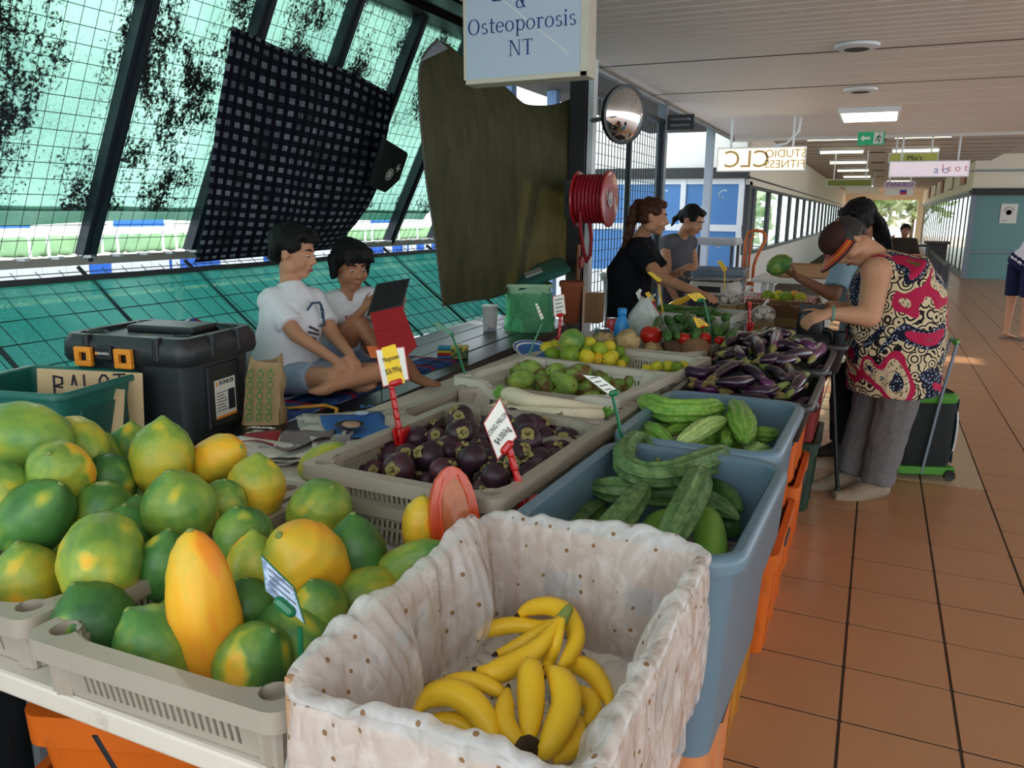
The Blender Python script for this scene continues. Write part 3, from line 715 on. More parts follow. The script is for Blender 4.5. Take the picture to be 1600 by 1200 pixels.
PAPAYAS = [
 ((-1.486, 0.976, 1.011), (0.971, 0.223, -0.087), 0.133, 0.201, 0.42, 0, 'largest olive green papaya lying on top of the far left heap'),
 ((-1.438, 1.059, 0.982), (0.89, -0.088, -0.447), 0.091, 0.144, 0.5, 0, 'yellow-green papaya lying behind the big top-left one'),
 ((-1.46, 1.128, 0.938), (0.719, -0.035, -0.694), 0.068, 0.111, 0.45, 0, 'sliver of a green papaya behind the left heap'),
 ((-1.362, 0.953, 0.96), (0.456, -0.547, 0.702), 0.116, 0.161, 0.46, 0, 'pale green papaya with a round stem scar facing up, left heap'),
 ((-1.447, 1.178, 0.938), (0.132, 0.098, 0.986), 0.095, 0.119, 0.3, 1, 'dull green papaya half hidden in front of the black toolbox'),
 ((-1.303, 1.135, 0.952), (0.039, 0.097, 0.995), 0.129, 0.163, 0.46, 1, 'tall yellow-green papaya standing in front of the toolbox'),
 ((-1.241, 1.224, 0.929), (0.881, 0.035, 0.472), 0.101, 0.151, 0.62, 0, 'yellow papaya lying with its stem end to the right by the toolbox'),
 ((-1.107, 1.188, 0.899), (0.165, 0.017, 0.986), 0.120, 0.143, 0.6, 1, 'yellow-green papaya with a brown scratch at the right of the heap'),
 ((-1.415, 0.879, 0.94), (-0.369, -0.346, 0.863), 0.099, 0.137, 0.42, 0, 'light green papaya cut by the left picture edge, middle row'),
 ((-1.361, 1.054, 0.913), (-0.14, -0.121, 0.983), 0.103, 0.120, 0.22, 0, 'dark green papaya behind the middle of the heap'),
 ((-1.339, 0.883, 0.904), (0.623, 0.172, 0.763), 0.125, 0.170, 0.24, 1, 'dark green papaya with an orange patch pointing up-right at left'),
 ((-1.298, 0.987, 0.888), (-0.265, -0.484, 0.834), 0.105, 0.118, 0.36, 0, 'round papaya with an orange cheek in the heap middle'),
 ((-1.122, 1.006, 0.915), (0.011, -0.24, 0.971), 0.134, 0.153, 0.4, 1, 'big pale green papaya in the centre of the heap'),
 ((-1.107, 1.096, 0.889), (0.165, 0.017, 0.986), 0.094, 0.110, 0.34, 0, 'olive papaya tucked behind the big central one'),
 ((-1.235, 1.012, 0.873), (0.011, -0.049, 0.999), 0.073, 0.091, 0.3, 0, 'small green papaya peeking out left of the big central one'),
 ((-1.122, 0.841, 0.882), (-0.567, 0.599, 0.565), 0.134, 0.172, 0.42, 0, 'pale ribbed papaya with its brown blossom end facing down'),
 ((-1.285, 0.818, 0.814), (0.017, -0.142, 0.99), 0.120, 0.158, 0.52, 1, 'yellow-green papaya in the front of the left tray'),
 ((-1.197, 0.959, 0.862), (0.047, -0.128, 0.991), 0.115, 0.129, 0.32, 0, 'dark green papaya with an orange side behind the ribbed one'),
 ((-1.057, 0.908, 0.851), (0.132, 0.098, 0.986), 0.098, 0.136, 0.24, 1, 'dark green papaya between ribbed one and the long yellow one'),
 ((-0.982, 1.016, 0.882), (0.011, -0.24, 0.971), 0.105, 0.118, 0.34, 1, 'green papaya with yellow blushes behind the green price holder'),
 ((-0.907, 0.954, 0.857), (0.053, 0.065, 0.996), 0.088, 0.142, 0.46, 1, 'green papaya turning orange below, behind the green price holder'),
 ((-1.057, 0.766, 0.821), (-0.284, -0.197, 0.938), 0.122, 0.136, 0.2, 1, 'dark green papaya at the front left of the near tray'),
 ((-0.934, 0.773, 0.806), (-0.416, -0.273, 0.867), 0.126, 0.141, 0.28, 1, 'green papaya second from left at the front of the near tray'),
 ((-0.874, 0.814, 0.868), (-0.088, -0.038, 0.995), 0.106, 0.235, 0.8, 2, 'long yellow papaya with brown specks standing up in the near tray'),
 ((-0.783, 0.817, 0.798), (0.554, 0.063, 0.83), 0.112, 0.129, 0.3, 1, 'green papaya with an orange patch at the front right of the near tray'),
 ((-0.866, 0.896, 0.818), (-0.025, 0.03, 0.999), 0.093, 0.115, 0.18, 0, 'dark green papaya in shade right of the long yellow one'),
 ((-0.836, 1.009, 0.86), (-0.049, -0.633, 0.772), 0.136, 0.190, 0.7, 0, 'big orange and green papaya right of the green price holder'),
 ((-0.807, 1.108, 0.84), (-0.056, 0.016, 0.998), 0.114, 0.158, 0.18, 1, 'dark green papaya right of the orange one'),
 ((-0.958, 1.202, 0.864), (0.523, -0.126, 0.843), 0.130, 0.145, 0.44, 0, 'light green papaya at the back left of the near tray'),
 ((-0.713, 1.126, 0.831), (0.817, 0.292, 0.498), 0.073, 0.174, 0.4, 0, 'long green papaya with a yellow tip lying against the liner'),
 ((-0.742, 1.232, 0.862), (0.088, -0.015, 0.996), 0.078, 0.127, 0.74, 0, 'small yellow papaya behind the wrapped half'),
 ((-0.762, 0.945, 0.827), (-0.1, -0.198, 0.975), 0.087, 0.101, 0.36, 1, 'pale green papaya behind the green price holder, by the liner'),
 ((-1.201, 1.535, 0.838), (0.875, 0.122, 0.469), 0.089, 0.163, 0.5, 0, 'green and orange papaya lying beside the newspaper'),
]
BANANAS = [
 ([((-0.482, 1.105, 0.8), 0.0059), ((-0.466, 1.116, 0.81), 0.0118), ((-0.432, 1.118, 0.82), 0.0141), ((-0.394, 1.101, 0.82), 0.0142), ((-0.366, 1.063, 0.81), 0.0128), ((-0.363, 1.018, 0.8), 0.0097), ((-0.366, 0.994, 0.8), 0.0044)], 0),
 ([((-0.533, 1.048, 0.775), 0.0038), ((-0.521, 1.073, 0.78), 0.0117), ((-0.486, 1.096, 0.785), 0.0127), ((-0.44, 1.1, 0.79), 0.0106), ((-0.395, 1.066, 0.83), 0.0042)], 0),
 ([((-0.485, 1.027, 0.77), 0.0047), ((-0.464, 1.049, 0.775), 0.0103), ((-0.431, 1.066, 0.8), 0.0084), ((-0.394, 1.06, 0.835), 0.0041)], 0),
 ([((-0.478, 0.946, 0.79), 0.0052), ((-0.453, 0.949, 0.79), 0.0156), ((-0.422, 0.986, 0.8), 0.0159), ((-0.4, 1.013, 0.82), 0.0111), ((-0.391, 1.056, 0.84), 0.0046)], 0),
 ([((-0.388, 0.985, 0.78), 0.0044), ((-0.394, 1.017, 0.785), 0.0099), ((-0.382, 1.022, 0.82), 0.0071), ((-0.387, 1.056, 0.84), 0.0041)], 0),
 ([((-0.401, 0.954, 0.82), 0.0051), ((-0.387, 0.932, 0.82), 0.0158), ((-0.37, 0.896, 0.8), 0.0169), ((-0.357, 0.862, 0.785), 0.0125), ((-0.351, 0.846, 0.78), 0.0062)], 1),
 ([((-0.411, 0.907, 0.8), 0.0033), ((-0.403, 0.882, 0.795), 0.0113), ((-0.393, 0.859, 0.785), 0.0131), ((-0.367, 0.842, 0.775), 0.0101), ((-0.351, 0.844, 0.775), 0.0054)], 1),
 ([((-0.374, 0.96, 0.81), 0.0059), ((-0.344, 0.937, 0.815), 0.0157), ((-0.322, 0.904, 0.805), 0.0183), ((-0.32, 0.865, 0.79), 0.017), ((-0.328, 0.838, 0.775), 0.0114), ((-0.349, 0.849, 0.77), 0.0054)], 1),
 ([((-0.38, 1.031, 0.775), 0.0072), ((-0.355, 1.036, 0.78), 0.0135), ((-0.325, 1.024, 0.78), 0.0141), ((-0.293, 0.989, 0.775), 0.0102), ((-0.283, 0.971, 0.77), 0.0033)], 2),
 ([((-0.349, 0.996, 0.765), 0.0061), ((-0.32, 0.977, 0.77), 0.0136), ((-0.301, 0.955, 0.77), 0.0116), ((-0.302, 0.926, 0.765), 0.0057)], 2),
 ([((-0.314, 0.935, 0.765), 0.0049), ((-0.304, 0.897, 0.77), 0.0119), ((-0.303, 0.871, 0.765), 0.0124), ((-0.318, 0.846, 0.76), 0.0054)], 2),
 ([((-0.52, 0.831, 0.775), 0.0041), ((-0.508, 0.855, 0.79), 0.014), ((-0.476, 0.865, 0.8), 0.0172), ((-0.436, 0.858, 0.795), 0.0168), ((-0.409, 0.845, 0.78), 0.0134), ((-0.395, 0.833, 0.775), 0.0047)], 3),
 ([((-0.523, 0.897, 0.775), 0.0051), ((-0.5, 0.908, 0.785), 0.0111), ((-0.466, 0.918, 0.79), 0.0119), ((-0.433, 0.918, 0.785), 0.0093), ((-0.418, 0.914, 0.78), 0.0042)], 3),
 ([((-0.513, 0.846, 0.755), 0.0049), ((-0.488, 0.853, 0.76), 0.0115), ((-0.459, 0.86, 0.76), 0.0122), ((-0.433, 0.852, 0.755), 0.0056)], 3),
]
LUFFAS = [
 ([((-0.432, 1.809, 0.875), 0.0037), ((-0.452, 1.843, 0.885), 0.0066), ((-0.486, 1.891, 0.895), 0.0106), ((-0.506, 1.871, 0.9), 0.0173), ((-0.501, 1.764, 0.9), 0.0201), ((-0.472, 1.682, 0.89), 0.0227), ((-0.423, 1.65, 0.885), 0.0238), ((-0.37, 1.681, 0.885), 0.0256), ((-0.329, 1.77, 0.885), 0.0274), ((-0.298, 1.868, 0.88), 0.0257), ((-0.279, 1.924, 0.875), 0.0141), ((-0.275, 1.932, 0.875), 0.0028)], ('ridged', 'curled luffa gourd with a hooked stem lying on top')),
 ([((-0.553, 1.655, 0.84), 0.0026), ((-0.532, 1.648, 0.84), 0.0149), ((-0.488, 1.651, 0.84), 0.0251), ((-0.427, 1.674, 0.84), 0.0268), ((-0.363, 1.7, 0.835), 0.0268), ((-0.293, 1.694, 0.83), 0.0238), ((-0.244, 1.675, 0.825), 0.015), ((-0.213, 1.648, 0.82), 0.0033)], ('ridged', 'long luffa gourd lying across the near tub')),
 ([((-0.417, 1.649, 0.87), 0.0025), ((-0.41, 1.59, 0.87), 0.0164), ((-0.411, 1.493, 0.86), 0.0235), ((-0.419, 1.404, 0.85), 0.0239), ((-0.427, 1.347, 0.835), 0.0203)], ('ridged', 'luffa gourd pointing to the camera in the middle of the tub')),
 ([((-0.312, 1.715, 0.89), 0.0145), ((-0.303, 1.633, 0.89), 0.0254), ((-0.298, 1.526, 0.88), 0.027), ((-0.301, 1.442, 0.865), 0.0258), ((-0.307, 1.4, 0.845), 0.021)], ('ridged', 'thick luffa gourd leaning over the front of the tub')),
 ([((-0.52, 1.659, 0.8), 0.0088), ((-0.519, 1.613, 0.8), 0.0189), ((-0.527, 1.547, 0.795), 0.0234), ((-0.539, 1.485, 0.785), 0.0203)], ('ridged', 'darker luffa gourd at the left end of the tub')),
 ([((-0.594, 1.809, 0.815), 0.0048), ((-0.59, 1.854, 0.815), 0.0166), ((-0.55, 1.873, 0.815), 0.0186), ((-0.491, 1.877, 0.81), 0.0174)], ('ridged', 'luffa gourd at the back left under the curled one')),
 ([((-0.298, 1.707, 0.8), 0.0129), ((-0.277, 1.641, 0.805), 0.0272), ((-0.258, 1.571, 0.8), 0.0301), ((-0.243, 1.511, 0.785), 0.0283), ((-0.24, 1.487, 0.775), 0.0113)], ('smooth', 'pale green smooth bottle gourd at the right of the tub')),
 ([((-0.364, 1.677, 0.79), 0.0172), ((-0.374, 1.611, 0.79), 0.0275), ((-0.379, 1.552, 0.785), 0.0243)], ('smooth', 'pale green gourd mostly hidden under the thick luffa')),
 ([((-0.307, 1.808, 0.83), 0.018), ((-0.262, 1.757, 0.83), 0.0243), ((-0.224, 1.704, 0.825), 0.0126), ((-0.215, 1.703, 0.82), 0.0034)], ('dark', 'smooth green gourd beneath the long luffa at right')),
 ([((-0.288, 1.73, 0.775), 0.0174), ((-0.247, 1.713, 0.775), 0.0265), ((-0.218, 1.715, 0.775), 0.017)], ('dark', 'dark green gourd on the tub bottom at right')),
]
BITTERS = [
 ([((-0.614, 2.318, 0.895), 0.0129), ((-0.564, 2.251, 0.9), 0.0317), ((-0.494, 2.196, 0.9), 0.0351), ((-0.434, 2.226, 0.9), 0.034), ((-0.394, 2.302, 0.895), 0.0292), ((-0.376, 2.352, 0.89), 0.0103)], (0, 'biggest bitter melon lying along the back of the tub')),
 ([((-0.572, 2.187, 0.85), 0.0078), ((-0.53, 2.11, 0.86), 0.0246), ((-0.489, 2.055, 0.86), 0.026), ((-0.449, 2.021, 0.85), 0.0173), ((-0.438, 2.016, 0.845), 0.0041)], (0, 'bitter melon at the left end of the tub')),
 ([((-0.423, 1.959, 0.87), 0.0069), ((-0.405, 1.998, 0.88), 0.0199), ((-0.385, 2.093, 0.885), 0.0248), ((-0.361, 2.183, 0.885), 0.0192), ((-0.34, 2.25, 0.88), 0.0055)], (1, 'pale bitter melon slanting across the middle of the tub')),
 ([((-0.493, 2.146, 0.85), 0.0076), ((-0.466, 2.185, 0.855), 0.0185), ((-0.441, 2.244, 0.855), 0.02), ((-0.422, 2.348, 0.85), 0.0069)], (0, 'slim bitter melon behind the pale slanting one')),
 ([((-0.361, 2.461, 0.88), 0.0154), ((-0.327, 2.334, 0.885), 0.0326), ((-0.294, 2.205, 0.885), 0.0351), ((-0.273, 2.125, 0.875), 0.0256), ((-0.264, 2.077, 0.87), 0.007)], (0, 'plump bitter melon standing at the right of the tub')),
 ([((-0.359, 2.294, 0.85), 0.0112), ((-0.338, 2.213, 0.85), 0.0216), ((-0.322, 2.133, 0.845), 0.0146)], (0, 'short bitter melon left of the plump standing one')),
 ([((-0.28, 2.293, 0.84), 0.011), ((-0.249, 2.259, 0.845), 0.0227), ((-0.225, 2.278, 0.845), 0.0184), ((-0.212, 2.336, 0.845), 0.0033)], (0, 'bitter melon with a hooked tip at the right corner')),
 ([((-0.286, 2.198, 0.83), 0.0064), ((-0.259, 2.151, 0.835), 0.0187), ((-0.233, 2.144, 0.835), 0.0175), ((-0.219, 2.19, 0.83), 0.0052)], (1, 'pale small bitter melon at the front right corner')),
 ([((-0.421, 2.158, 0.82), 0.0107), ((-0.396, 2.194, 0.825), 0.0238), ((-0.36, 2.231, 0.82), 0.0197)], (0, 'bitter melon under the pale slanting one')),
 ([((-0.554, 2.498, 0.87), 0.0087), ((-0.522, 2.505, 0.875), 0.0186), ((-0.484, 2.503, 0.87), 0.0111)], (0, 'bitter melon end behind the biggest one')),
 ([((-0.353, 2.197, 0.81), 0.0129), ((-0.324, 2.214, 0.815), 0.0227), ((-0.294, 2.227, 0.81), 0.0151)], (0, 'bitter melon low at the front of the tub')),
 ([((-0.568, 2.28, 0.84), 0.0081), ((-0.527, 2.254, 0.845), 0.0193), ((-0.486, 2.272, 0.84), 0.0113)], (0, 'bitter melon under the biggest one at left')),
 ([((-0.407, 2.52, 0.84), 0.0122), ((-0.377, 2.485, 0.845), 0.0217), ((-0.348, 2.416, 0.84), 0.0117)], (0, 'bitter melon end behind the plump standing one')),
]
MANGOSTEENS = [
 ((-1.117, 1.556, 0.83), 0.0258),
 ((-1.078, 1.528, 0.825), 0.0174),
 ((-1.079, 1.642, 0.85), 0.0251),
 ((-0.956, 1.488, 0.87), 0.0340),
 ((-0.991, 1.579, 0.87), 0.0275),
 ((-0.923, 1.571, 0.88), 0.0327),
 ((-1.027, 1.689, 0.88), 0.0298),
 ((-0.974, 1.696, 0.885), 0.0251),
 ((-0.905, 1.687, 0.91), 0.0320),
 ((-0.906, 1.749, 0.9), 0.0237),
 ((-1.014, 1.9, 0.89), 0.0317),
 ((-1.047, 1.824, 0.87), 0.0228),
 ((-0.902, 1.628, 0.88), 0.0211),
 ((-0.877, 1.647, 0.88), 0.0219),
 ((-0.804, 1.563, 0.895), 0.0317),
 ((-0.858, 1.715, 0.87), 0.0225),
 ((-0.883, 1.557, 0.84), 0.0218),
 ((-0.835, 1.571, 0.85), 0.0245),
 ((-0.752, 1.536, 0.85), 0.0277),
 ((-0.735, 1.549, 0.87), 0.0243),
 ((-0.698, 1.544, 0.84), 0.0184),
 ((-0.96, 1.523, 0.835), 0.0232),
 ((-0.914, 1.544, 0.83), 0.0197),
 ((-1.055, 1.558, 0.825), 0.0183),
 ((-0.896, 1.617, 0.85), 0.0224),
 ((-0.719, 2.002, 0.86), 0.0340),
 ((-0.701, 1.909, 0.86), 0.0320),
 ((-0.686, 1.844, 0.85), 0.0274),
 ((-0.686, 1.681, 0.87), 0.0310),
 ((-0.685, 1.754, 0.87), 0.0286),
 ((-0.68, 1.607, 0.86), 0.0309),
 ((-0.742, 1.736, 0.9), 0.0340),
 ((-0.808, 1.876, 0.89), 0.0340),
 ((-0.738, 1.681, 0.88), 0.0290),
 ((-0.794, 1.924, 0.88), 0.0314),
 ((-0.718, 1.509, 0.88), 0.0297),
 ((-0.939, 2.003, 0.86), 0.0307),
 ((-0.752, 1.896, 0.86), 0.0284),
 ((-0.741, 1.634, 0.87), 0.0274),
 ((-0.797, 1.636, 0.87), 0.0266),
 ((-0.89, 1.786, 0.88), 0.0278),
 ((-0.887, 1.713, 0.885), 0.0274),
 ((-0.91, 1.64, 0.885), 0.0282),
 ((-0.911, 1.894, 0.88), 0.0297),
 ((-0.901, 1.997, 0.875), 0.0291),
 ((-0.817, 1.941, 0.88), 0.0298),
 ((-0.768, 2.007, 0.87), 0.0286),
 ((-0.708, 2.025, 0.86), 0.0267),
 ((-0.854, 1.508, 0.875), 0.0262),
 ((-0.756, 1.573, 0.87), 0.0250),
 ((-0.658, 1.604, 0.86), 0.0263),
 ((-0.656, 1.721, 0.865), 0.0278),
 ((-0.97, 1.818, 0.9), 0.0308),
 ((-1.052, 1.707, 0.865), 0.0266),
 ((-1.055, 1.605, 0.85), 0.0271),
 ((-1.051, 1.529, 0.84), 0.0231),
 ((-0.75, 1.51, 0.845), 0.0228),
 ((-0.817, 1.469, 0.84), 0.0213),
]
MANGOES = [
 ((-1.259, 2.658, 0.83), 0.0411),
 ((-1.217, 2.705, 0.86), 0.0365),
 ((-1.129, 2.578, 0.86), 0.0440),
 ((-1.155, 2.722, 0.87), 0.0388),
 ((-1.107, 2.708, 0.85), 0.0360),
 ((-1.068, 2.651, 0.84), 0.0399),
 ((-1.051, 2.721, 0.87), 0.0406),
 ((-1.0, 2.656, 0.86), 0.0372),
 ((-0.961, 2.605, 0.85), 0.0456),
 ((-0.945, 2.679, 0.88), 0.0441),
 ((-0.928, 2.679, 0.82), 0.0419),
 ((-0.889, 2.721, 0.83), 0.0422),
 ((-0.886, 2.769, 0.85), 0.0380),
 ((-0.807, 2.738, 0.83), 0.0373),
 ((-0.783, 2.784, 0.85), 0.0423),
 ((-0.759, 2.789, 0.82), 0.0329),
 ((-1.044, 2.617, 0.83), 0.0325),
 ((-0.855, 2.736, 0.84), 0.0375),
]
MIXED = [
 ('papaya', (-1.113, 3.065, 0.93), 0.0529),
 ('papaya', (-1.124, 3.049, 0.91), 0.0317),
 ('lemon', (-1.243, 3.114, 0.88), 0.0328),
 ('lemon', (-1.253, 3.222, 0.88), 0.0253),
 ('lime', (-1.196, 3.061, 0.87), 0.0322),
 ('lime', (-1.095, 2.987, 0.89), 0.0373),
 ('lemon', (-1.061, 3.125, 0.92), 0.0267),
 ('lime', (-1.002, 3.092, 0.9), 0.0327),
 ('lemon', (-0.993, 3.186, 0.9), 0.0270),
 ('lemon', (-1.033, 3.016, 0.88), 0.0321),
 ('mandarin', (-1.002, 3.062, 0.87), 0.0251),
 ('lemon', (-0.953, 3.071, 0.87), 0.0287),
 ('lemon', (-0.947, 3.095, 0.88), 0.0236),
 ('lime', (-0.97, 3.251, 0.87), 0.0274),
 ('lime', (-0.919, 3.178, 0.85), 0.0214),
 ('lime', (-1.261, 3.101, 0.85), 0.0246),
 ('lemon', (-0.994, 3.167, 0.84), 0.0216),
 ('lime', (-1.046, 3.051, 0.9), 0.0209),
 ('lemon', (-0.776, 3.152, 0.84), 0.0235),
 ('lemon', (-0.738, 3.182, 0.84), 0.0236),
 ('lime', (-0.698, 3.178, 0.84), 0.0235),
 ('lemon', (-0.681, 3.218, 0.84), 0.0210),
 ('lemon', (-0.812, 3.13, 0.83), 0.0209),
 ('lemon', (-0.919, 3.125, 0.84), 0.0211),
 ('ginger', (-1.064, 3.342, 0.9), 0.0340),
 ('potato', (-0.963, 3.356, 0.9), 0.0590),
 ('potato', (-0.866, 3.398, 0.87), 0.0338),
 ('tomato', (-0.887, 3.468, 0.92), 0.0504),
 ('potato', (-1.099, 3.509, 0.88), 0.0334),
 ('potato', (-0.88, 3.458, 0.86), 0.0394),
 ('taro', (-0.769, 3.474, 0.87), 0.0532),
 ('taro', (-0.676, 3.433, 0.88), 0.0521),
 ('tomato', (-0.733, 3.443, 0.92), 0.0293),
 ('tomato', (-0.657, 3.499, 0.92), 0.0316),
 ('tomato', (-0.595, 3.522, 0.91), 0.0225),
 ('garlic_net', (-0.8, 4.978, 0.95), 0.0665),
 ('garlic_net', (-0.695, 5.038, 0.95), 0.0588),
 ('garlic_net', (-0.555, 4.677, 0.9), 0.0653),
]
CUCUMBERS = [
 ([((-1.009, 4.114, 0.93), 0.0084), ((-0.935, 3.785, 0.94), 0.0209), ((-0.896, 3.598, 0.935), 0.02), ((-0.878, 3.496, 0.92), 0.0086)], 0),
 ([((-0.966, 4.063, 0.93), 0.0083), ((-0.906, 3.868, 0.94), 0.0213), ((-0.875, 3.795, 0.935), 0.0209), ((-0.862, 3.797, 0.92), 0.0093)], 0),
 ([((-0.854, 3.602, 0.93), 0.0074), ((-0.805, 3.421, 0.94), 0.0189), ((-0.783, 3.349, 0.935), 0.0185), ((-0.776, 3.344, 0.92), 0.0082)], 0),
 ([((-0.852, 3.722, 0.93), 0.0076), ((-0.795, 3.518, 0.94), 0.0193), ((-0.764, 3.428, 0.935), 0.0188), ((-0.75, 3.408, 0.92), 0.0083)], 0),
 ([((-0.866, 3.715, 0.93), 0.0076), ((-0.81, 3.605, 0.94), 0.0198), ((-0.78, 3.603, 0.935), 0.0197), ((-0.765, 3.67, 0.92), 0.0089)], 0),
 ([((-0.908, 4.328, 0.93), 0.0087), ((-0.861, 4.057, 0.94), 0.0221), ((-0.842, 3.923, 0.935), 0.0214), ((-0.84, 3.873, 0.92), 0.0094)], 0),
 ([((-0.914, 4.019, 0.93), 0.0082), ((-0.875, 3.93, 0.94), 0.0215), ((-0.862, 3.958, 0.935), 0.0216), ((-0.866, 4.061, 0.92), 0.0098)], 0),
 ([((-0.795, 3.88, 0.93), 0.0078), ((-0.743, 3.681, 0.94), 0.02), ((-0.716, 3.599, 0.935), 0.0196), ((-0.704, 3.59, 0.92), 0.0087)], 0),
 ([((-0.84, 4.133, 0.93), 0.0083), ((-0.803, 3.902, 0.94), 0.0212), ((-0.791, 3.798, 0.935), 0.0207), ((-0.794, 3.772, 0.92), 0.0092)], 0),
 ([((-0.726, 3.73, 0.93), 0.0075), ((-0.694, 3.536, 0.94), 0.0192), ((-0.684, 3.454, 0.935), 0.0188), ((-0.687, 3.442, 0.92), 0.0083)], 0),
 ([((-0.708, 3.994, 0.93), 0.0079), ((-0.658, 3.748, 0.94), 0.0202), ((-0.631, 3.627, 0.935), 0.0195), ((-0.617, 3.583, 0.92), 0.0086)], 0),
 ([((-0.781, 4.166, 0.93), 0.0083), ((-0.746, 4.049, 0.94), 0.0218), ((-0.733, 4.053, 0.935), 0.0218), ((-0.733, 4.134, 0.92), 0.0099)], 0),
 ([((-0.696, 4.288, 0.93), 0.0085), ((-0.673, 4.137, 0.94), 0.0221), ((-0.671, 4.11, 0.935), 0.0219), ((-0.682, 4.163, 0.92), 0.0099)], 0),
 ([((-0.644, 4.03, 0.93), 0.008), ((-0.613, 3.772, 0.94), 0.0202), ((-0.603, 3.642, 0.935), 0.0195), ((-0.604, 3.59, 0.92), 0.0086)], 0),
 ([((-0.564, 3.818, 0.93), 0.0075), ((-0.549, 3.614, 0.94), 0.0193), ((-0.55, 3.526, 0.935), 0.0188), ((-0.562, 3.509, 0.92), 0.0084)], 0),
 ([((-0.569, 3.757, 0.93), 0.0074), ((-0.545, 3.562, 0.94), 0.019), ((-0.538, 3.481, 0.935), 0.0186), ((-0.542, 3.47, 0.92), 0.0083)], 0),
 ([((-0.819, 4.546, 0.93), 0.009), ((-0.808, 4.344, 0.94), 0.0234), ((-0.82, 4.277, 0.935), 0.0231), ((-0.848, 4.293, 0.92), 0.0103)], 0),
 ([((-0.716, 3.796, 0.93), 0.0076), ((-0.677, 3.619, 0.94), 0.0196), ((-0.66, 3.556, 0.935), 0.0192), ((-0.656, 3.562, 0.92), 0.0086)], 0),
]
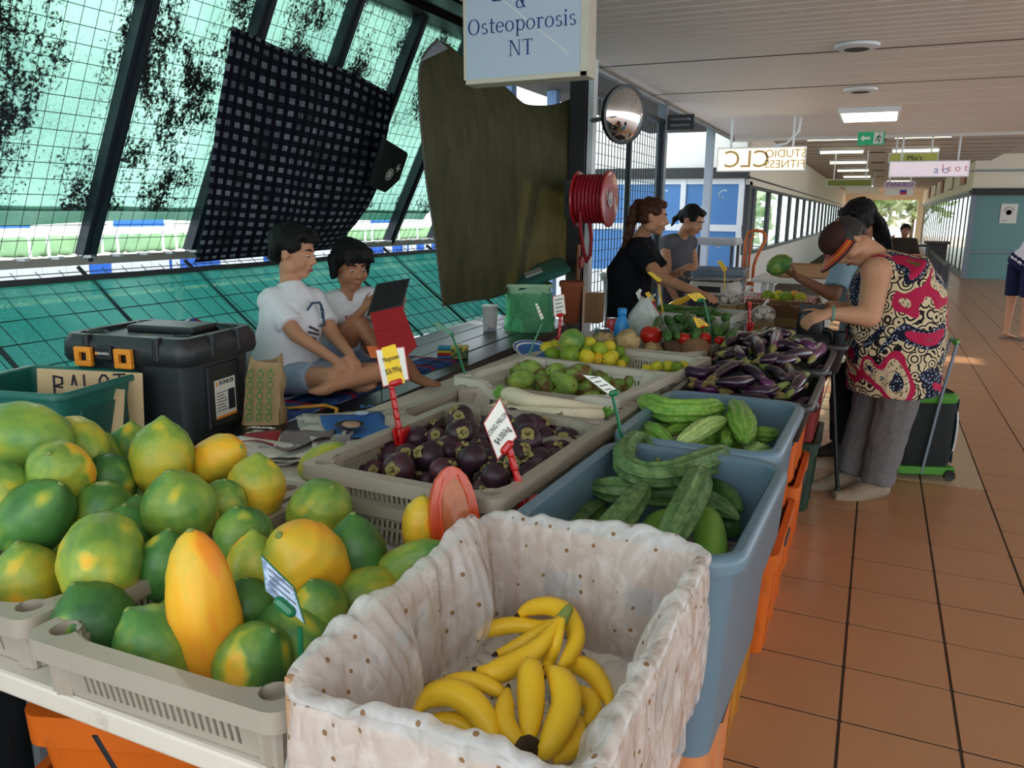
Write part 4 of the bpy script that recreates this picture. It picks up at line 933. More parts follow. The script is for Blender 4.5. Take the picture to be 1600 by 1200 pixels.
EGGPLANTS = [
 ([((-0.464, 3.12, 0.9), 0.0043), ((-0.494, 2.98, 0.89), 0.0149), ((-0.533, 2.88, 0.88), 0.0198), ((-0.596, 2.914, 0.88), 0.0178)], 0),
 ([((-0.494, 2.684, 0.88), 0.0038), ((-0.473, 2.828, 0.895), 0.0142), ((-0.453, 2.943, 0.9), 0.02), ((-0.44, 2.985, 0.9), 0.0178)], 0),
 ([((-0.486, 2.694, 0.89), 0.0038), ((-0.429, 2.671, 0.9), 0.0134), ((-0.385, 2.694, 0.9), 0.0183), ((-0.357, 2.791, 0.89), 0.0166)], 0),
 ([((-0.351, 3.031, 0.9), 0.0042), ((-0.311, 2.982, 0.9), 0.0146), ((-0.28, 2.955, 0.89), 0.0196), ((-0.262, 2.897, 0.885), 0.0169)], 0),
 ([((-0.24, 2.844, 0.88), 0.0039), ((-0.282, 2.759, 0.87), 0.0135), ((-0.309, 2.718, 0.87), 0.0182), ((-0.375, 2.747, 0.86), 0.0164)], 0),
 ([((-0.231, 2.774, 0.85), 0.0038), ((-0.286, 2.751, 0.86), 0.0135), ((-0.332, 2.742, 0.86), 0.0185), ((-0.371, 2.736, 0.86), 0.0164)], 0),
 ([((-0.225, 2.756, 0.86), 0.0038), ((-0.216, 2.821, 0.87), 0.0137), ((-0.208, 2.89, 0.88), 0.019), ((-0.202, 2.954, 0.88), 0.0171)], 0),
 ([((-0.266, 3.111, 0.9), 0.0042), ((-0.249, 3.037, 0.89), 0.0147), ((-0.236, 2.968, 0.88), 0.0196), ((-0.25, 2.891, 0.87), 0.0169)], 0),
 ([((-0.566, 2.82, 0.87), 0.004), ((-0.537, 2.795, 0.86), 0.0142), ((-0.496, 2.728, 0.86), 0.0188), ((-0.471, 2.741, 0.86), 0.0166)], 0),
 ([((-0.421, 3.03, 0.9), 0.0042), ((-0.4, 2.97, 0.9), 0.0147), ((-0.37, 2.918, 0.9), 0.0196), ((-0.334, 2.863, 0.89), 0.0169)], 0),
 ([((-0.345, 2.922, 0.89), 0.004), ((-0.317, 2.811, 0.89), 0.0138), ((-0.297, 2.785, 0.88), 0.0186), ((-0.289, 2.812, 0.87), 0.0166)], 0),
 ([((-0.192, 3.111, 0.87), 0.0042), ((-0.213, 3.012, 0.88), 0.0145), ((-0.231, 2.971, 0.88), 0.0196), ((-0.252, 2.96, 0.88), 0.0172)], 0),
 ([((-0.412, 2.714, 0.86), 0.0038), ((-0.459, 2.74, 0.85), 0.0138), ((-0.505, 2.774, 0.85), 0.0192), ((-0.535, 2.788, 0.85), 0.017)], 0),
 ([((-0.409, 3.11, 0.9), 0.0043), ((-0.432, 3.025, 0.9), 0.015), ((-0.459, 2.975, 0.9), 0.0202), ((-0.491, 2.958, 0.9), 0.0178)], 0),
 ([((-0.186, 2.975, 0.86), 0.004), ((-0.2, 2.879, 0.86), 0.0139), ((-0.215, 2.815, 0.86), 0.0186), ((-0.227, 2.781, 0.86), 0.0163)], 0),
 ([((-0.455, 3.761, 0.93), 0.0051), ((-0.473, 3.587, 0.93), 0.0176), ((-0.5, 3.542, 0.92), 0.0237), ((-0.539, 3.573, 0.92), 0.0212)], 1),
 ([((-0.442, 3.251, 0.9), 0.0045), ((-0.431, 3.297, 0.92), 0.0162), ((-0.411, 3.329, 0.93), 0.0222), ((-0.393, 3.384, 0.93), 0.0198)], 1),
 ([((-0.422, 3.779, 0.93), 0.0051), ((-0.428, 3.611, 0.93), 0.0176), ((-0.441, 3.502, 0.93), 0.0233), ((-0.461, 3.417, 0.92), 0.0202)], 1),
 ([((-0.237, 3.399, 0.92), 0.0046), ((-0.271, 3.358, 0.93), 0.0161), ((-0.305, 3.385, 0.93), 0.0222), ((-0.331, 3.371, 0.93), 0.0196)], 1),
 ([((-0.31, 3.644, 0.92), 0.0049), ((-0.262, 3.546, 0.92), 0.017), ((-0.232, 3.492, 0.92), 0.0227), ((-0.212, 3.479, 0.91), 0.0199)], 1),
 ([((-0.316, 3.277, 0.9), 0.0045), ((-0.28, 3.273, 0.91), 0.0158), ((-0.249, 3.33, 0.91), 0.0218), ((-0.218, 3.411, 0.9), 0.0196)], 1),
 ([((-0.205, 3.338, 0.88), 0.0045), ((-0.195, 3.444, 0.89), 0.0164), ((-0.185, 3.581, 0.89), 0.0231), ((-0.185, 3.674, 0.89), 0.0209)], 1),
 ([((-0.345, 3.257, 0.92), 0.0044), ((-0.346, 3.363, 0.93), 0.0163), ((-0.36, 3.545, 0.93), 0.0233), ((-0.371, 3.695, 0.93), 0.0214)], 1),
 ([((-0.387, 3.122, 0.9), 0.0043), ((-0.351, 3.118, 0.91), 0.0152), ((-0.322, 3.171, 0.91), 0.021), ((-0.306, 3.242, 0.9), 0.0189)], 1),
 ([((-0.547, 3.237, 0.9), 0.0045), ((-0.499, 3.221, 0.9), 0.016), ((-0.462, 3.218, 0.91), 0.0217), ((-0.451, 3.266, 0.91), 0.0193)], 1),
 ([((-0.367, 3.148, 0.91), 0.0043), ((-0.378, 3.174, 0.93), 0.0155), ((-0.397, 3.268, 0.94), 0.0217), ((-0.435, 3.456, 0.93), 0.0203)], 1),
 ([((-0.317, 3.855, 0.92), 0.0052), ((-0.345, 3.709, 0.93), 0.0179), ((-0.389, 3.74, 0.93), 0.0246), ((-0.397, 3.628, 0.93), 0.0211)], 1),
 ([((-0.555, 3.389, 0.91), 0.0047), ((-0.535, 3.425, 0.92), 0.017), ((-0.532, 3.576, 0.92), 0.024), ((-0.521, 3.635, 0.92), 0.0215)], 1),
 ([((-0.244, 3.296, 0.89), 0.0044), ((-0.268, 3.222, 0.9), 0.0156), ((-0.298, 3.169, 0.9), 0.0209), ((-0.32, 3.157, 0.9), 0.0184)], 1),
 ([((-0.42, 3.105, 0.9), 0.0043), ((-0.434, 3.113, 0.91), 0.0154), ((-0.456, 3.18, 0.91), 0.0214), ((-0.48, 3.293, 0.91), 0.0196)], 1),
]
DAIKONS = [
 ([((-1.043, 2.254, 0.88), 0.0154), ((-1.009, 2.234, 0.885), 0.0223), ((-0.92, 2.182, 0.885), 0.0206), ((-0.842, 2.198, 0.88), 0.0185), ((-0.765, 2.226, 0.875), 0.0126), ((-0.72, 2.26, 0.87), 0.0068), ((-0.669, 2.26, 0.868), 0.0019), ((-0.623, 2.282, 0.866), 0.001)], 'daikon radish with a long thin tail lying at the back'),
 ([((-0.691, 2.165, 0.87), 0.0178), ((-0.729, 2.124, 0.875), 0.0195), ((-0.795, 2.102, 0.875), 0.0186), ((-0.875, 2.126, 0.87), 0.0152), ((-0.946, 2.145, 0.865), 0.0097), ((-1.002, 2.185, 0.86), 0.003)], 'daikon radish in front with its leaf stub to the right'),
 ([((-0.992, 2.224, 0.85), 0.0061), ((-1.024, 2.221, 0.855), 0.0132), ((-1.046, 2.139, 0.855), 0.0099)], 'short daikon piece under the newspaper'),
]
# ---------------------------------------------------------------- produce
def fruit_mat(name, stops, streak=(6, 6, 1.2), nscale=2.2, amt=.5, grad=.25, rough=.4, speck=S(70,48,28), spk=(.70, .73), sscale=26, bump=.12, bsc=60, spec=.4, patch=0):
    """fruit skin: object colour red channel sets ripeness, noise patches and end-to-end gradient shift it along the ramp"""
    t = NT(name); c = t.coord(); oi = t.n('ShaderNodeObjectInfo')
    sep = t.n('ShaderNodeSeparateColor'); t.l(oi.outputs['Color'], sep.inputs[0])
    off = t.n('ShaderNodeVectorMath'); off.operation = 'ADD'; cmb = t.n('ShaderNodeCombineXYZ')
    for i in range(3): t.l(t.math('MULTIPLY', oi.outputs['Random'], 17.0+9*i), cmb.inputs[i])
    t.l(c, off.inputs[0]); t.l(cmb.outputs[0], off.inputs[1]); v = off.outputs[0]
    nz = t.noise(nscale, v, 3, .5, .4); st = t.noise(2, t.mapping(v, streak), 3)
    z = t.n('ShaderNodeSeparateXYZ'); t.l(c, z.inputs[0])
    f = t.math('ADD', sep.outputs[0], t.math('MULTIPLY', t.math('SUBTRACT', nz, .5), amt*1.6))
    f = t.math('ADD', f, t.math('MULTIPLY', t.math('SUBTRACT', st, .5), amt*.5))
    f = t.math('SUBTRACT', f, t.math('MULTIPLY', z.outputs[2], grad))
    if patch: f = t.math('ADD', f, t.math('MULTIPLY', t.step(t.noise(1.7, v, 1), .60, .72), patch))
    col = t.ramp(f, stops)
    col = t.mix(t.step(t.noise(sscale, v, 4, .6), *spk), col, speck)
    return t.done(t.bsdf(col, rough, 0, spec, t.noise(bsc, v, 3), bump, .003))
fruit_mat('papaya_skin', [(0, S(44,88,44)), (.24, S(80,130,60)), (.42, S(138,162,62)), (.58, S(200,182,54)), (.74, S(240,180,44)), (1, S(240,146,40))], streak=(4, 4, 1.0), nscale=1.5, amt=.42, grad=.2, spk=(.735, .765), sscale=18, patch=.34)
fruit_mat('mango_skin', [(0, S(84,50,34)), (.3, S(110,84,40)), (.42, S(112,142,62)), (.7, S(142,168,72)), (1, S(190,190,90))], amt=.8, grad=.1, rough=.5, sscale=14)
fruit_mat('citrus_skin', [(0, S(70,120,34)), (.35, S(140,168,40)), (.6, S(214,206,50)), (.85, S(238,196,40)), (1, S(236,150,40))], amt=.25, grad=.05, spk=(.72, .76), bump=.3, bsc=90)
fruit_mat('mangosteen_skin', [(0, S(26,16,24)), (.5, S(54,30,42)), (.8, S(92,50,56)), (1, S(110,72,60))], amt=.4, grad=.1, rough=.38, speck=S(120,92,70), spk=(.68, .74), sscale=20)
fruit_mat('banana_skin', [(0, S(150,160,50)), (.3, S(236,190,40)), (.7, S(248,204,44)), (1, S(244,194,44))], streak=(60, 60, 14), nscale=26, amt=.25, grad=0, rough=.45, speck=S(84,56,24), spk=(.71, .74), sscale=55)
fruit_mat('eggplant_skin', [(0, S(20,12,22)), (.5, S(44,22,46)), (.8, S(86,36,82)), (1, S(120,60,112))], nscale=8, amt=.4, grad=0, rough=.22, spk=(.82, .86), spec=.6)
fruit_mat('tomato_skin', [(0, S(150,20,16)), (1, S(206,44,28))], amt=.3, grad=.1, rough=.22, spk=(.9, .95))
fruit_mat('potato_skin', [(0, S(150,118,76)), (1, S(206,178,128))], amt=.6, grad=.1, rough=.8, sscale=10, bump=.5)
fruit_mat('taro_skin', [(0, S(70,46,32)), (1, S(150,112,80))], nscale=12, amt=1, grad=.1, rough=.9, bump=.9, bsc=40)
M('stem_brown', S(86,64,42), .85, var=.3, scale=40); M('stem_green', S(126,142,70), .7, var=.25, scale=40); M('calyx', S(150,146,84), .7, var=.3, scale=50, col2=S(120,84,52), lo=.45, hi=.62)
M('leaf_green', S(96,150,50), .6, var=.3, scale=30); M('banana_tip', S(50,38,26), .85)
def seedmesh(fn, nu=26, nv=20):
    """closed surface of revolution style fruit: fn(theta, t) -> (x,y,z)"""
    b = MB(); rings = [[fn(2*PI*k/nu, j/nv) for k in range(nu)] for j in range(nv+1)]
    b.rings(rings); b.poly(rings[0][::-1]); b.poly(rings[-1]); return b
def prof_lerp(P, t):
    for (a, ra), (b, rb) in zip(P, P[1:]):
        if t <= b: k = (t-a)/(b-a+1e-9); k = k*k*(3-2*k)*.5+k*.5; return ra+(rb-ra)*k
    return P[-1][1]
# local z from -.5 (blossom) to .5 (stem), width 1
PROF = [[(0, .03), (.02, .14), (.08, .28), (.2, .42), (.42, .5), (.62, .485), (.8, .4), (.92, .24), (.98, .1), (1, .03)],
        [(0, .04), (.03, .2), (.1, .34), (.25, .46), (.45, .5), (.62, .47), (.77, .385), (.87, .27), (.93, .165), (.965, .11), (1, .06)],
        [(0, .1), (.02, .26), (.08, .4), (.2, .48), (.4, .5), (.58, .475), (.73, .42), (.86, .33), (.94, .22), (.985, .15), (1, .07)]]
PAPM = []
for k, P in enumerate(PROF):
    for s in range(2):
        def fn(a, t, P=P, s=s):
            r = prof_lerp(P, t)*(1+.028*math.cos(5*a+s)*math.sin(PI*t))+.012*noise.noise((math.cos(a)*2+s*9, math.sin(a)*2, t*4))*math.sin(PI*t)
            return (r*math.cos(a), r*math.sin(a), t-.5)
        m = mesh(seedmesh(fn, 30, 26), 'papaya'); m.materials.append(MATS['papaya_skin']); PAPM.append(m)
scar = mesh(MB().lathe([(.001, -.51), (.05, -.515), (.075, -.505), (.06, -.488)], 10), 'scar'); scar.materials.append(MATS['stem_brown'])
stub = mesh(MB().lathe([(.045, .49), (.05, .508), (.03, .52), (.005, .515)], 9), 'stub'); stub.materials.append(MATS['stem_green'])
rp = random.Random(11)
for i, (p, ax, w, l, ripe, kind, lab) in enumerate(PAPAYAS):
    o = link('papaya', PAPM[kind*2+i % 2], None); place(o, p, ax, rp.uniform(0, 6), (w, w, l)); o.color = (ripe, 0, 0, 1)
    tag(o, lab, 'papaya', 'papayas')
    link('blossom_scar', scar, None, o); link('stem_stub', stub, None, o)
# papayas at the bottom of the heap
for i, (x, y) in enumerate(((-1.48, .82), (-1.34, .84), (-1.48, 1.0), (-1.35, 1.02), (-1.48, 1.2), (-1.34, 1.21), (-1.21, 1.1), (-1.2, .93), (-.95, .86), (-.78, .9), (-.92, 1.03), (-.75, 1.06), (-.92, 1.2))):
    o = link('papaya', PAPM[i % 4], None); place(o, (x, y, .79), (rp.uniform(-1, 1), rp.uniform(-1, 1), .2), rp.uniform(0, 6), (.115, .115, .15)); o.color = (rp.uniform(.2, .45), 0, 0, 1)
    tag(o, 'green papaya at the bottom of the papaya heap, mostly hidden by others', 'papaya', 'hidden bottom papayas'); link('blossom_scar', scar, None, o); link('stem_stub', stub, None, o)
# wrapped half papaya with open cavity
t = NT('papaya_flesh'); c = t.coord(); t.done(t.bsdf(t.mix(t.noise(3, c, 4), S(180,50,14), S(216,80,22)), .18, 0, .6, t.noise(9, t.mapping(c, (4, 4, .6)), 4, .6, .8), .25, .05, Coat_Weight=.4, Coat_Roughness=.12))
t = NT('papaya_cavity'); c = t.coord(); t.done(t.bsdf(t.mix(t.noise(12, c, 4), S(150,66,22), S(200,112,48)), .35, 0, .5, Coat_Weight=.4))
hp = thing('half_papaya', 'halved orange papaya in cling film with a white sticker', 'papaya', (0, 0, 0))
def hf(a, t_):
    r = prof_lerp(PROF[2], t_); x, y = r*math.cos(a), r*math.sin(a)
    if y < -.02: y = -.02-.02*math.cos(a*3)*.2
    return (x, y, t_-.5)
obj('flesh', seedmesh(hf, 32, 24), MATS['papaya_flesh'], hp)
def cf(a, t_):
    r = prof_lerp(PROF[2], t_)*.56; return (r*math.cos(a), -.018-.02*math.sin(PI*t_)+.06*max(0, math.sin(a)), (t_-.5)*.78)
obj('seed_cavity', seedmesh(cf, 24, 14), MATS['papaya_cavity'], hp)
b = MB(); b.tube([(-.26, -.03, -.36), (-.3, -.032, -.1), (-.29, -.03, .15), (-.14, -.03, .4)], [.02, .03, .03, .015], 6); b.tube([(.26, -.03, -.36), (.3, -.032, -.1), (.29, -.03, .15), (.14, -.03, .4)], [.02, .03, .03, .015], 6)
obj('cut_edge', b, MATS['papaya_flesh'], hp)
stk = obj('price_sticker', MB().b2((.1, -.07, -.4), (.42, -.045, -.26)), MATS['white_card'], hp, False); strokes([[(.16, -.35), (.2, -.3), (.2, -.36)], [(.25, -.31), (.29, -.31), (.25, -.36), (.3, -.36)]], .018, MATS['ink'], stk, 'lettering', Matrix(((1, 0, 0, 0), (0, 0, -1, -.071), (0, 1, 0, 0), (0, 0, 0, 1))), .002)
HPM = Matrix.LocRotScale(Vector((-.698, 1.235, .925)), None, None)
ax = Vector((-.18, .12, .97)).normalized(); yb = -Vector((.86, -.5, .1)); yb = (yb-ax*yb.dot(ax)).normalized(); xb = yb.cross(ax)
hp.matrix_world = Matrix.Translation((-.672, 1.235, .9)) @ Matrix((xb, yb, ax)).transposed().to_4x4() @ Matrix.Diagonal((.105, .1, .175, 1))
# bananas in bunches
def tube_obj(name, pts, mat_, parent=None, seg=12, sub=5, prof=None, ref=None):
    """smooth tube through (point, radius) keys by Catmull-Rom"""
    P = [Vector(p) for p, r in pts]; Rr = [r for p, r in pts]; path = []; rad = []
    n = len(P)
    for i in range(n-1):
        p0, p1, p2, p3 = P[max(0, i-1)], P[i], P[i+1], P[min(n-1, i+2)]
        r0, r1, r2, r3 = Rr[max(0, i-1)], Rr[i], Rr[i+1], Rr[min(n-1, i+2)]
        for k in range(sub):
            t_ = k/sub; c = lambda a, b_, c_, d: .5*((2*b_)+(-a+c_)*t_+(2*a-5*b_+4*c_-d)*t_*t_+(-a+3*b_-3*c_+d)*t_**3)
            path.append(Vector([c(p0[q], p1[q], p2[q], p3[q]) for q in range(3)])); rad.append(max(.0012, c(r0, r1, r2, r3)))
    path.append(P[-1]); rad.append(Rr[-1])
    b = MB().tube(path, rad, seg, True, ref, prof=prof)
    return obj(name, b, mat_, parent, auto=False)
BB = [('banana_bunch', 'upper bunch of bananas joined at one stem in the lined box'), ('banana_bunch', 'three thick bananas joined at a dark stem at the front of the box'), ('banana_bunch', 'bananas tucked against the right side of the lined box'), ('banana_bunch', 'curved bananas at the left side of the lined box')]
five = lambda a, i: 1+.045*math.cos(5*a)
roots = [thing(n, l, 'bananas', (-.4, .95, .74), 0, 'banana bunches') for n, l in BB]
for pts, k in BANANAS:
    q = [((p[0]+.4, p[1]-.95, p[2]-.74), r*1.12) for p, r in pts]
    o = tube_obj('banana', q, MATS['banana_skin'], roots[k], 10, 5, five); o.color = (random.uniform(.45, .7), 0, 0, 1)
    a, b_ = (Vector(q[0][0]), Vector(q[1][0])) if q[0][1] < q[-1][1]*1.6 else (Vector(q[-1][0]), Vector(q[-2][0]))
    obj('tip', MB().blob(a, a+(a-b_).normalized()*.006, .0045, .003, 8), MATS['banana_tip'], o)
obj('stem', MB().blob((.01, .108, .095), (.016, .122, .108), .011, .008, 9), MATS['stem_green'], roots[0]); obj('stem', MB().blob((.052, -.118, .035), (.05, -.142, .045), .018, .011, 9), MATS['banana_tip'], roots[1])
obj('stem', MB().blob((.13, -.02, .03), (.14, -.03, .035), .011, .008, 8), MATS['banana_tip'], roots[2]); obj('stem', MB().blob((-.125, -.055, .035), (-.14, -.06, .03), .011, .007, 8), MATS['banana_tip'], roots[3])
# mangosteens
mm = mesh(seedmesh(lambda a, t_: ((.5*math.sin(PI*t_)**.85*(1+.02*math.cos(4*a)))*math.cos(a), (.5*math.sin(PI*t_)**.85)*math.sin(a), -.46*math.cos(PI*t_)), 20, 14), 'mangosteen'); mm.materials.append(MATS['mangosteen_skin'])
def sepal():
    b = MB()
    for k in range(4):
        a = k*PI/2; dx, dy = math.cos(a), math.sin(a)
        b.grid(lambda u, v: ((.05+.2*v)*dx-(u-.5)*.26*math.sin(PI*(.2+.75*v))*dy, (.05+.2*v)*dy+(u-.5)*.26*math.sin(PI*(.2+.75*v))*dx, .46+.07*math.sin(PI*v)-.04*v*v-.08*(u-.5)**2), 3, 4)
    b.uv = None; b.tube([(0, 0, .4), (0, 0, .56), (.02, 0, .62)], [.06, .05, .06], 7); return b
sm = mesh(sepal(), 'calyx'); sm.materials.append(MATS['calyx'])
rm = random.Random(5)
def mangosteen(p, r, lab, grp, cal=True):
    o = link('mangosteen', mm, None); place(o, p, (rm.uniform(-1.1, 1.1), rm.uniform(-1.4, .5), rm.uniform(.1, 1)), rm.uniform(0, 6), r*2.05); o.color = (rm.uniform(.25, .65), 0, 0, 1)
    tag(o, lab, 'mangosteen', grp); link('calyx', sm, None, o)
for p, r in MANGOSTEENS: mangosteen(p, max(r*1.12, .026), 'dark purple mangosteen with dry green calyx heaped in the beige tray', 'mangosteens')
for k in range(16): mangosteen((-1.03+.115*(k % 4), 1.42+.145*(k//4), .812), .03, 'dark mangosteen in the bottom layer of the mangosteen tray', 'hidden mangosteens')
# mangoes
gm = mesh(seedmesh(lambda a, t_: (.5*math.sin(PI*t_)**.8*(1-.1*t_)*math.cos(a)+.05*math.sin(PI*t_), .42*math.sin(PI*t_)**.8*math.sin(a), -.62*math.cos(PI*t_)), 22, 16), 'mango'); gm.materials.append(MATS['mango_skin'])
gs = mesh(MB().tube([(.03, 0, .58), (.03, 0, .66)], [.05, .035], 7), 'stem'); gs.materials.append(MATS['stem_brown'])
for p, r in MANGOES:
    o = link('mango', gm, None); a = rm.uniform(0, 6.3); place(o, p, (math.cos(a), math.sin(a), rm.uniform(-.2, .5)), rm.uniform(0, 6), max(.03, r)*1.85); o.color = (rm.uniform(.36, .66), 0, 0, 1)
    tag(o, 'blotchy green mango in the pale tray behind the radishes', 'mango', 'mangoes'); link('stem', gs, None, o)
for k in range(8):
    o = link('mango', gm, None); place(o, (-1.14+.13*(k % 4), 2.44+.2*(k//4), .808), (1, .3*k, .1), k, .06); o.color = (.6, 0, 0, 1); tag(o, 'green mango lying at the bottom of the mango tray', 'mango', 'hidden mangoes'); link('stem', gs, None, o)
# citrus, ginger, potatoes, taro, tomatoes, garlic
cm = mesh(seedmesh(lambda a, t_: (.5*math.sin(PI*t_)**.9*math.cos(a), .5*math.sin(PI*t_)**.9*math.sin(a), -.54*math.cos(PI*t_)-(.05 if t_ > .97 else 0)), 20, 14), 'citrus'); cm.materials.append(MATS['citrus_skin'])
nb = mesh(MB().tube([(0, 0, .5), (0, 0, .58)], [.09, .05], 7), 'nub'); nb.materials.append(MATS['stem_green'])
def lumpy(seed, sx=1.0, amp=.16, fr=2.2):
    def fn(a, t_):
        x, y, z = math.sin(PI*t_)*math.cos(a), math.sin(PI*t_)*math.sin(a), -math.cos(PI*t_)
        r = .5*(1+amp*2*noise.noise((x*fr+seed, y*fr, z*fr))); return (x*r*sx, y*r, z*r)
    return mesh(seedmesh(fn, 26, 18), 'tuber')
tub_me = [lumpy(1, 1.5), lumpy(5, 1.4), lumpy(9, 1.7, .3, 2.8)]; tar_me = [lumpy(3, 1.3, .1), lumpy(7, 1.3, .1)]
for m in tub_me: m.materials.append(MATS['potato_skin'])
for m in tar_me: m.materials.append(MATS['taro_skin'])
tom = mesh(seedmesh(lambda a, t_: ((.5*math.sin(PI*t_)**.8*(1+.04*math.cos(6*a)*t_))*math.cos(a), (.5*math.sin(PI*t_)**.8*(1+.04*math.cos(6*a)*t_))*math.sin(a), -.4*math.cos(PI*t_)-.06*(t_ > .93)), 24, 14), 'tomato'); tom.materials.append(MATS['tomato_skin'])
b = MB()
for k in range(5): a = k*1.257; b.add([(0, 0, .36), (.1*math.cos(a-.5), .1*math.sin(a-.5), .37), (.26*math.cos(a), .26*math.sin(a), .4), (.1*math.cos(a+.5), .1*math.sin(a+.5), .37)], [(0, 1, 2, 3)])
b.tube([(0, 0, .35), (.01, 0, .46)], .03, 6); tst = mesh(b, 'calyx'); tst.materials.append(MATS['leaf_green'])
M('garlic_white', S(222,214,200), .6, var=.12, scale=20, bump=.3, bscale=40); M('net_white', S(214,210,204), .7)
def gar(a, t_):
    r = prof_lerp([(0, .1), (.1, .36), (.3, .5), (.55, .44), (.72, .2), (.82, .09), (1, .05)], t_)*(1+.09*abs(math.cos(4*a))); return (r*math.cos(a), r*math.sin(a), t_-.45)
garm = mesh(seedmesh(gar, 24, 14), 'garlic'); garm.materials.append(MATS['garlic_white'])
cnt = {}
ri = {'lemon': .62, 'lime': .28, 'mandarin': 1.0}
for kind, p, r in MIXED:
    n = cnt[kind] = cnt.get(kind, 0)+1
    if kind in ri:
        o = link(kind, cm, None); place(o, p, (rm.uniform(-1, 1), rm.uniform(-1, 1), rm.uniform(-.2, .6)), 0, r*2.05); o.color = (ri[kind]+rm.uniform(-.08, .08), 0, 0, 1); link('stem_nub', nb, None, o)
        tag(o, {'lemon': 'yellow lemon in the mixed citrus tray behind the mangoes', 'lime': 'green citrus fruit in the mixed citrus tray behind the mangoes', 'mandarin': 'orange mandarin among the lemons behind the mangoes'}[kind], kind, kind+'s in the citrus tray')
    elif kind == 'papaya':
        o = link('papaya', PAPM[0], None); place(o, p, (.3, -.2, .9), 1, (r*2, r*2, r*2.2)); o.color = (.36+.2*(n-1), 0, 0, 1); tag(o, ('round green papaya on top of the citrus tray', 'small brownish papaya leaning on the round green one, citrus tray')[n-1], 'papaya', 'papayas'); link('blossom_scar', scar, None, o); link('stem_stub', stub, None, o)
    elif kind in ('ginger', 'potato'):
        o = link('ginger' if kind == 'ginger' else 'potato', tub_me[2 if kind == 'ginger' else n % 2], None); place(o, p, (.2, .3, 1), rm.uniform(-.5, .5), r*1.75); o.color = (.6, 0, 0, 1)
        b = MB(); b.ell((.5, .1, -.05), (.24, .2, .2)); b.ell((-.45, -.15, .05), (.22, .2, .24)); obj('knob', b, MATS['potato_skin'], o)
        tag(o, 'pale knobbly root near the steel mug' if kind == 'ginger' else ('largest tan yam lump next to the blue bottle', 'smaller tan yam at the front of the root tray', 'tan yam at the left end behind the lemons', 'tan yam in the middle of the root tray')[n-1], kind, 'root vegetables')
    elif kind == 'taro':
        o = link('taro_root', tar_me[n-1], None); place(o, p, (.1, .2, 1), .3, r*1.9); o.color = (.3 if n == 1 else .8, 0, 0, 1); tag(o, ('dark brown taro root beside the hairy one', 'pale hairy taro root below the red tag clip')[n-1], 'taro', 'root vegetables')
        b = MB()
        for k in range(26): a = rm.uniform(0, 6.3); e = rm.uniform(-.6, 1); d = Vector((math.cos(a)*1.2, math.sin(a), e)).normalized()*.5; b.tube([d, d*1.25+Vector((0, 0, -.03))], [.008, .003], 4)
        h = obj('root_hair', b, MATS['stem_brown'], o); h['kind'] = 'stuff'
    elif kind == 'tomato':
        o = link('tomato', tom, None); place(o, p, (.1, -.1, 1), n, r*2); o.color = (.5, 0, 0, 1); link('calyx', tst, None, o); tag(o, ('largest red tomato left of the cucumbers', 'red tomato in front of the cucumbers, left of the yellow tag', 'red tomato behind the yellow-topped red clip', 'smallest red tomato at the right of the cucumbers')[n-1], 'tomato', 'tomatoes')
    else:
        g = thing('garlic_net', ('net bag of white garlic bulbs under the reaching hand', 'second net bag of garlic right of the reaching hand', 'large net bag of garlic with a yellow tag above the eggplants')[n-1], 'garlic', p, 0, 'garlic net bags')
        for q in range(9):
            a = q*2.4; rr_ = r*.62*math.sqrt(q/8.0); o = link('garlic_bulb', garm, None, g); o.location = (rr_*math.cos(a), rr_*math.sin(a), r*(.35 if q < 4 else -.1)); o.rotation_euler = (rm.uniform(-1, 1), rm.uniform(-1, 1), 0); o.scale = (r*.62,)*3
        b = MB()
        for q in range(10):
            a = q*PI/10
            b.tube([(r*1.02*math.cos(a)*math.cos(s*PI/8), r*1.02*math.sin(a)*math.cos(s*PI/8), r*.8*math.sin(s*PI/8)) for s in range(17)], .0012, 4, False)
        nt = obj('net', b, MATS['net_white'], g); nt['kind'] = 'stuff'
        gb_ = thing('garlic_carton', ('left', 'right', 'front')[n-1]+' low tan carton under a garlic net bag', 'box', (p[0], p[1], .716), 0, 'garlic cartons'); hz = p[2]-.716-r*.62; obj('panel', MB().b2((-.06, -.06, 0), (.06, .06, hz)), M('carton_tan', S(150,124,86), .85), gb_, False, .003); obj('tape', MB().b2((-.0605, -.012, 0), (.0605, .012, hz+.0006)), M('tape_tan', S(160,120,76), .3), gb_, False)
        obj('net_tie', MB().tube([(0, 0, r*.7), (.005, 0, r*1.0), (.02, .01, r*1.2)], [.012, .006, .012], 7), MATS['net_white'], g)
# luffas, gourds, bitter melons, cucumbers, eggplants, daikon
def green(name, a, b_, sc, streak, rough=.55, bump=.5, bsc=120):
    t = NT(name); c = t.coord(); n1 = t.noise(sc, c, 5, .65); n2 = t.noise(bsc, c, 3)
    return t.done(t.bsdf(t.mix(t.step(n1, .35, .68), a, b_), rough, 0, .4, n2, bump, .003))
green('luffa_skin', S(64,98,52), S(118,150,92), 45, 1); green('luffa_dark', S(54,84,42), S(98,126,70), 45, 1); green('gourd_pale', S(124,176,66), S(158,204,92), 12, 1, .4, .05); green('gourd_dark', S(38,78,34), S(78,122,56), 30, 1, .4, .1)
green('bitter_skin', S(92,146,52), S(150,190,84), 60, 1, .35, .6, 90); green('bitter_pale', S(142,184,96), S(196,216,140), 60, 1, .35, .6, 90); green('cucumber_skin', S(34,74,32), S(80,128,58), 40, 1, .55, .25, 90); green('bean_skin', S(58,108,44), S(104,150,70), 40, 1)
M('daikon_skin', S(226,214,184), .5, var=.08, scale=30, col2=S(196,176,130), lo=.58, hi=.72, bump=.3, bscale=60)
ridge = lambda a, i: .9+.27*abs(math.cos(a*4))**9
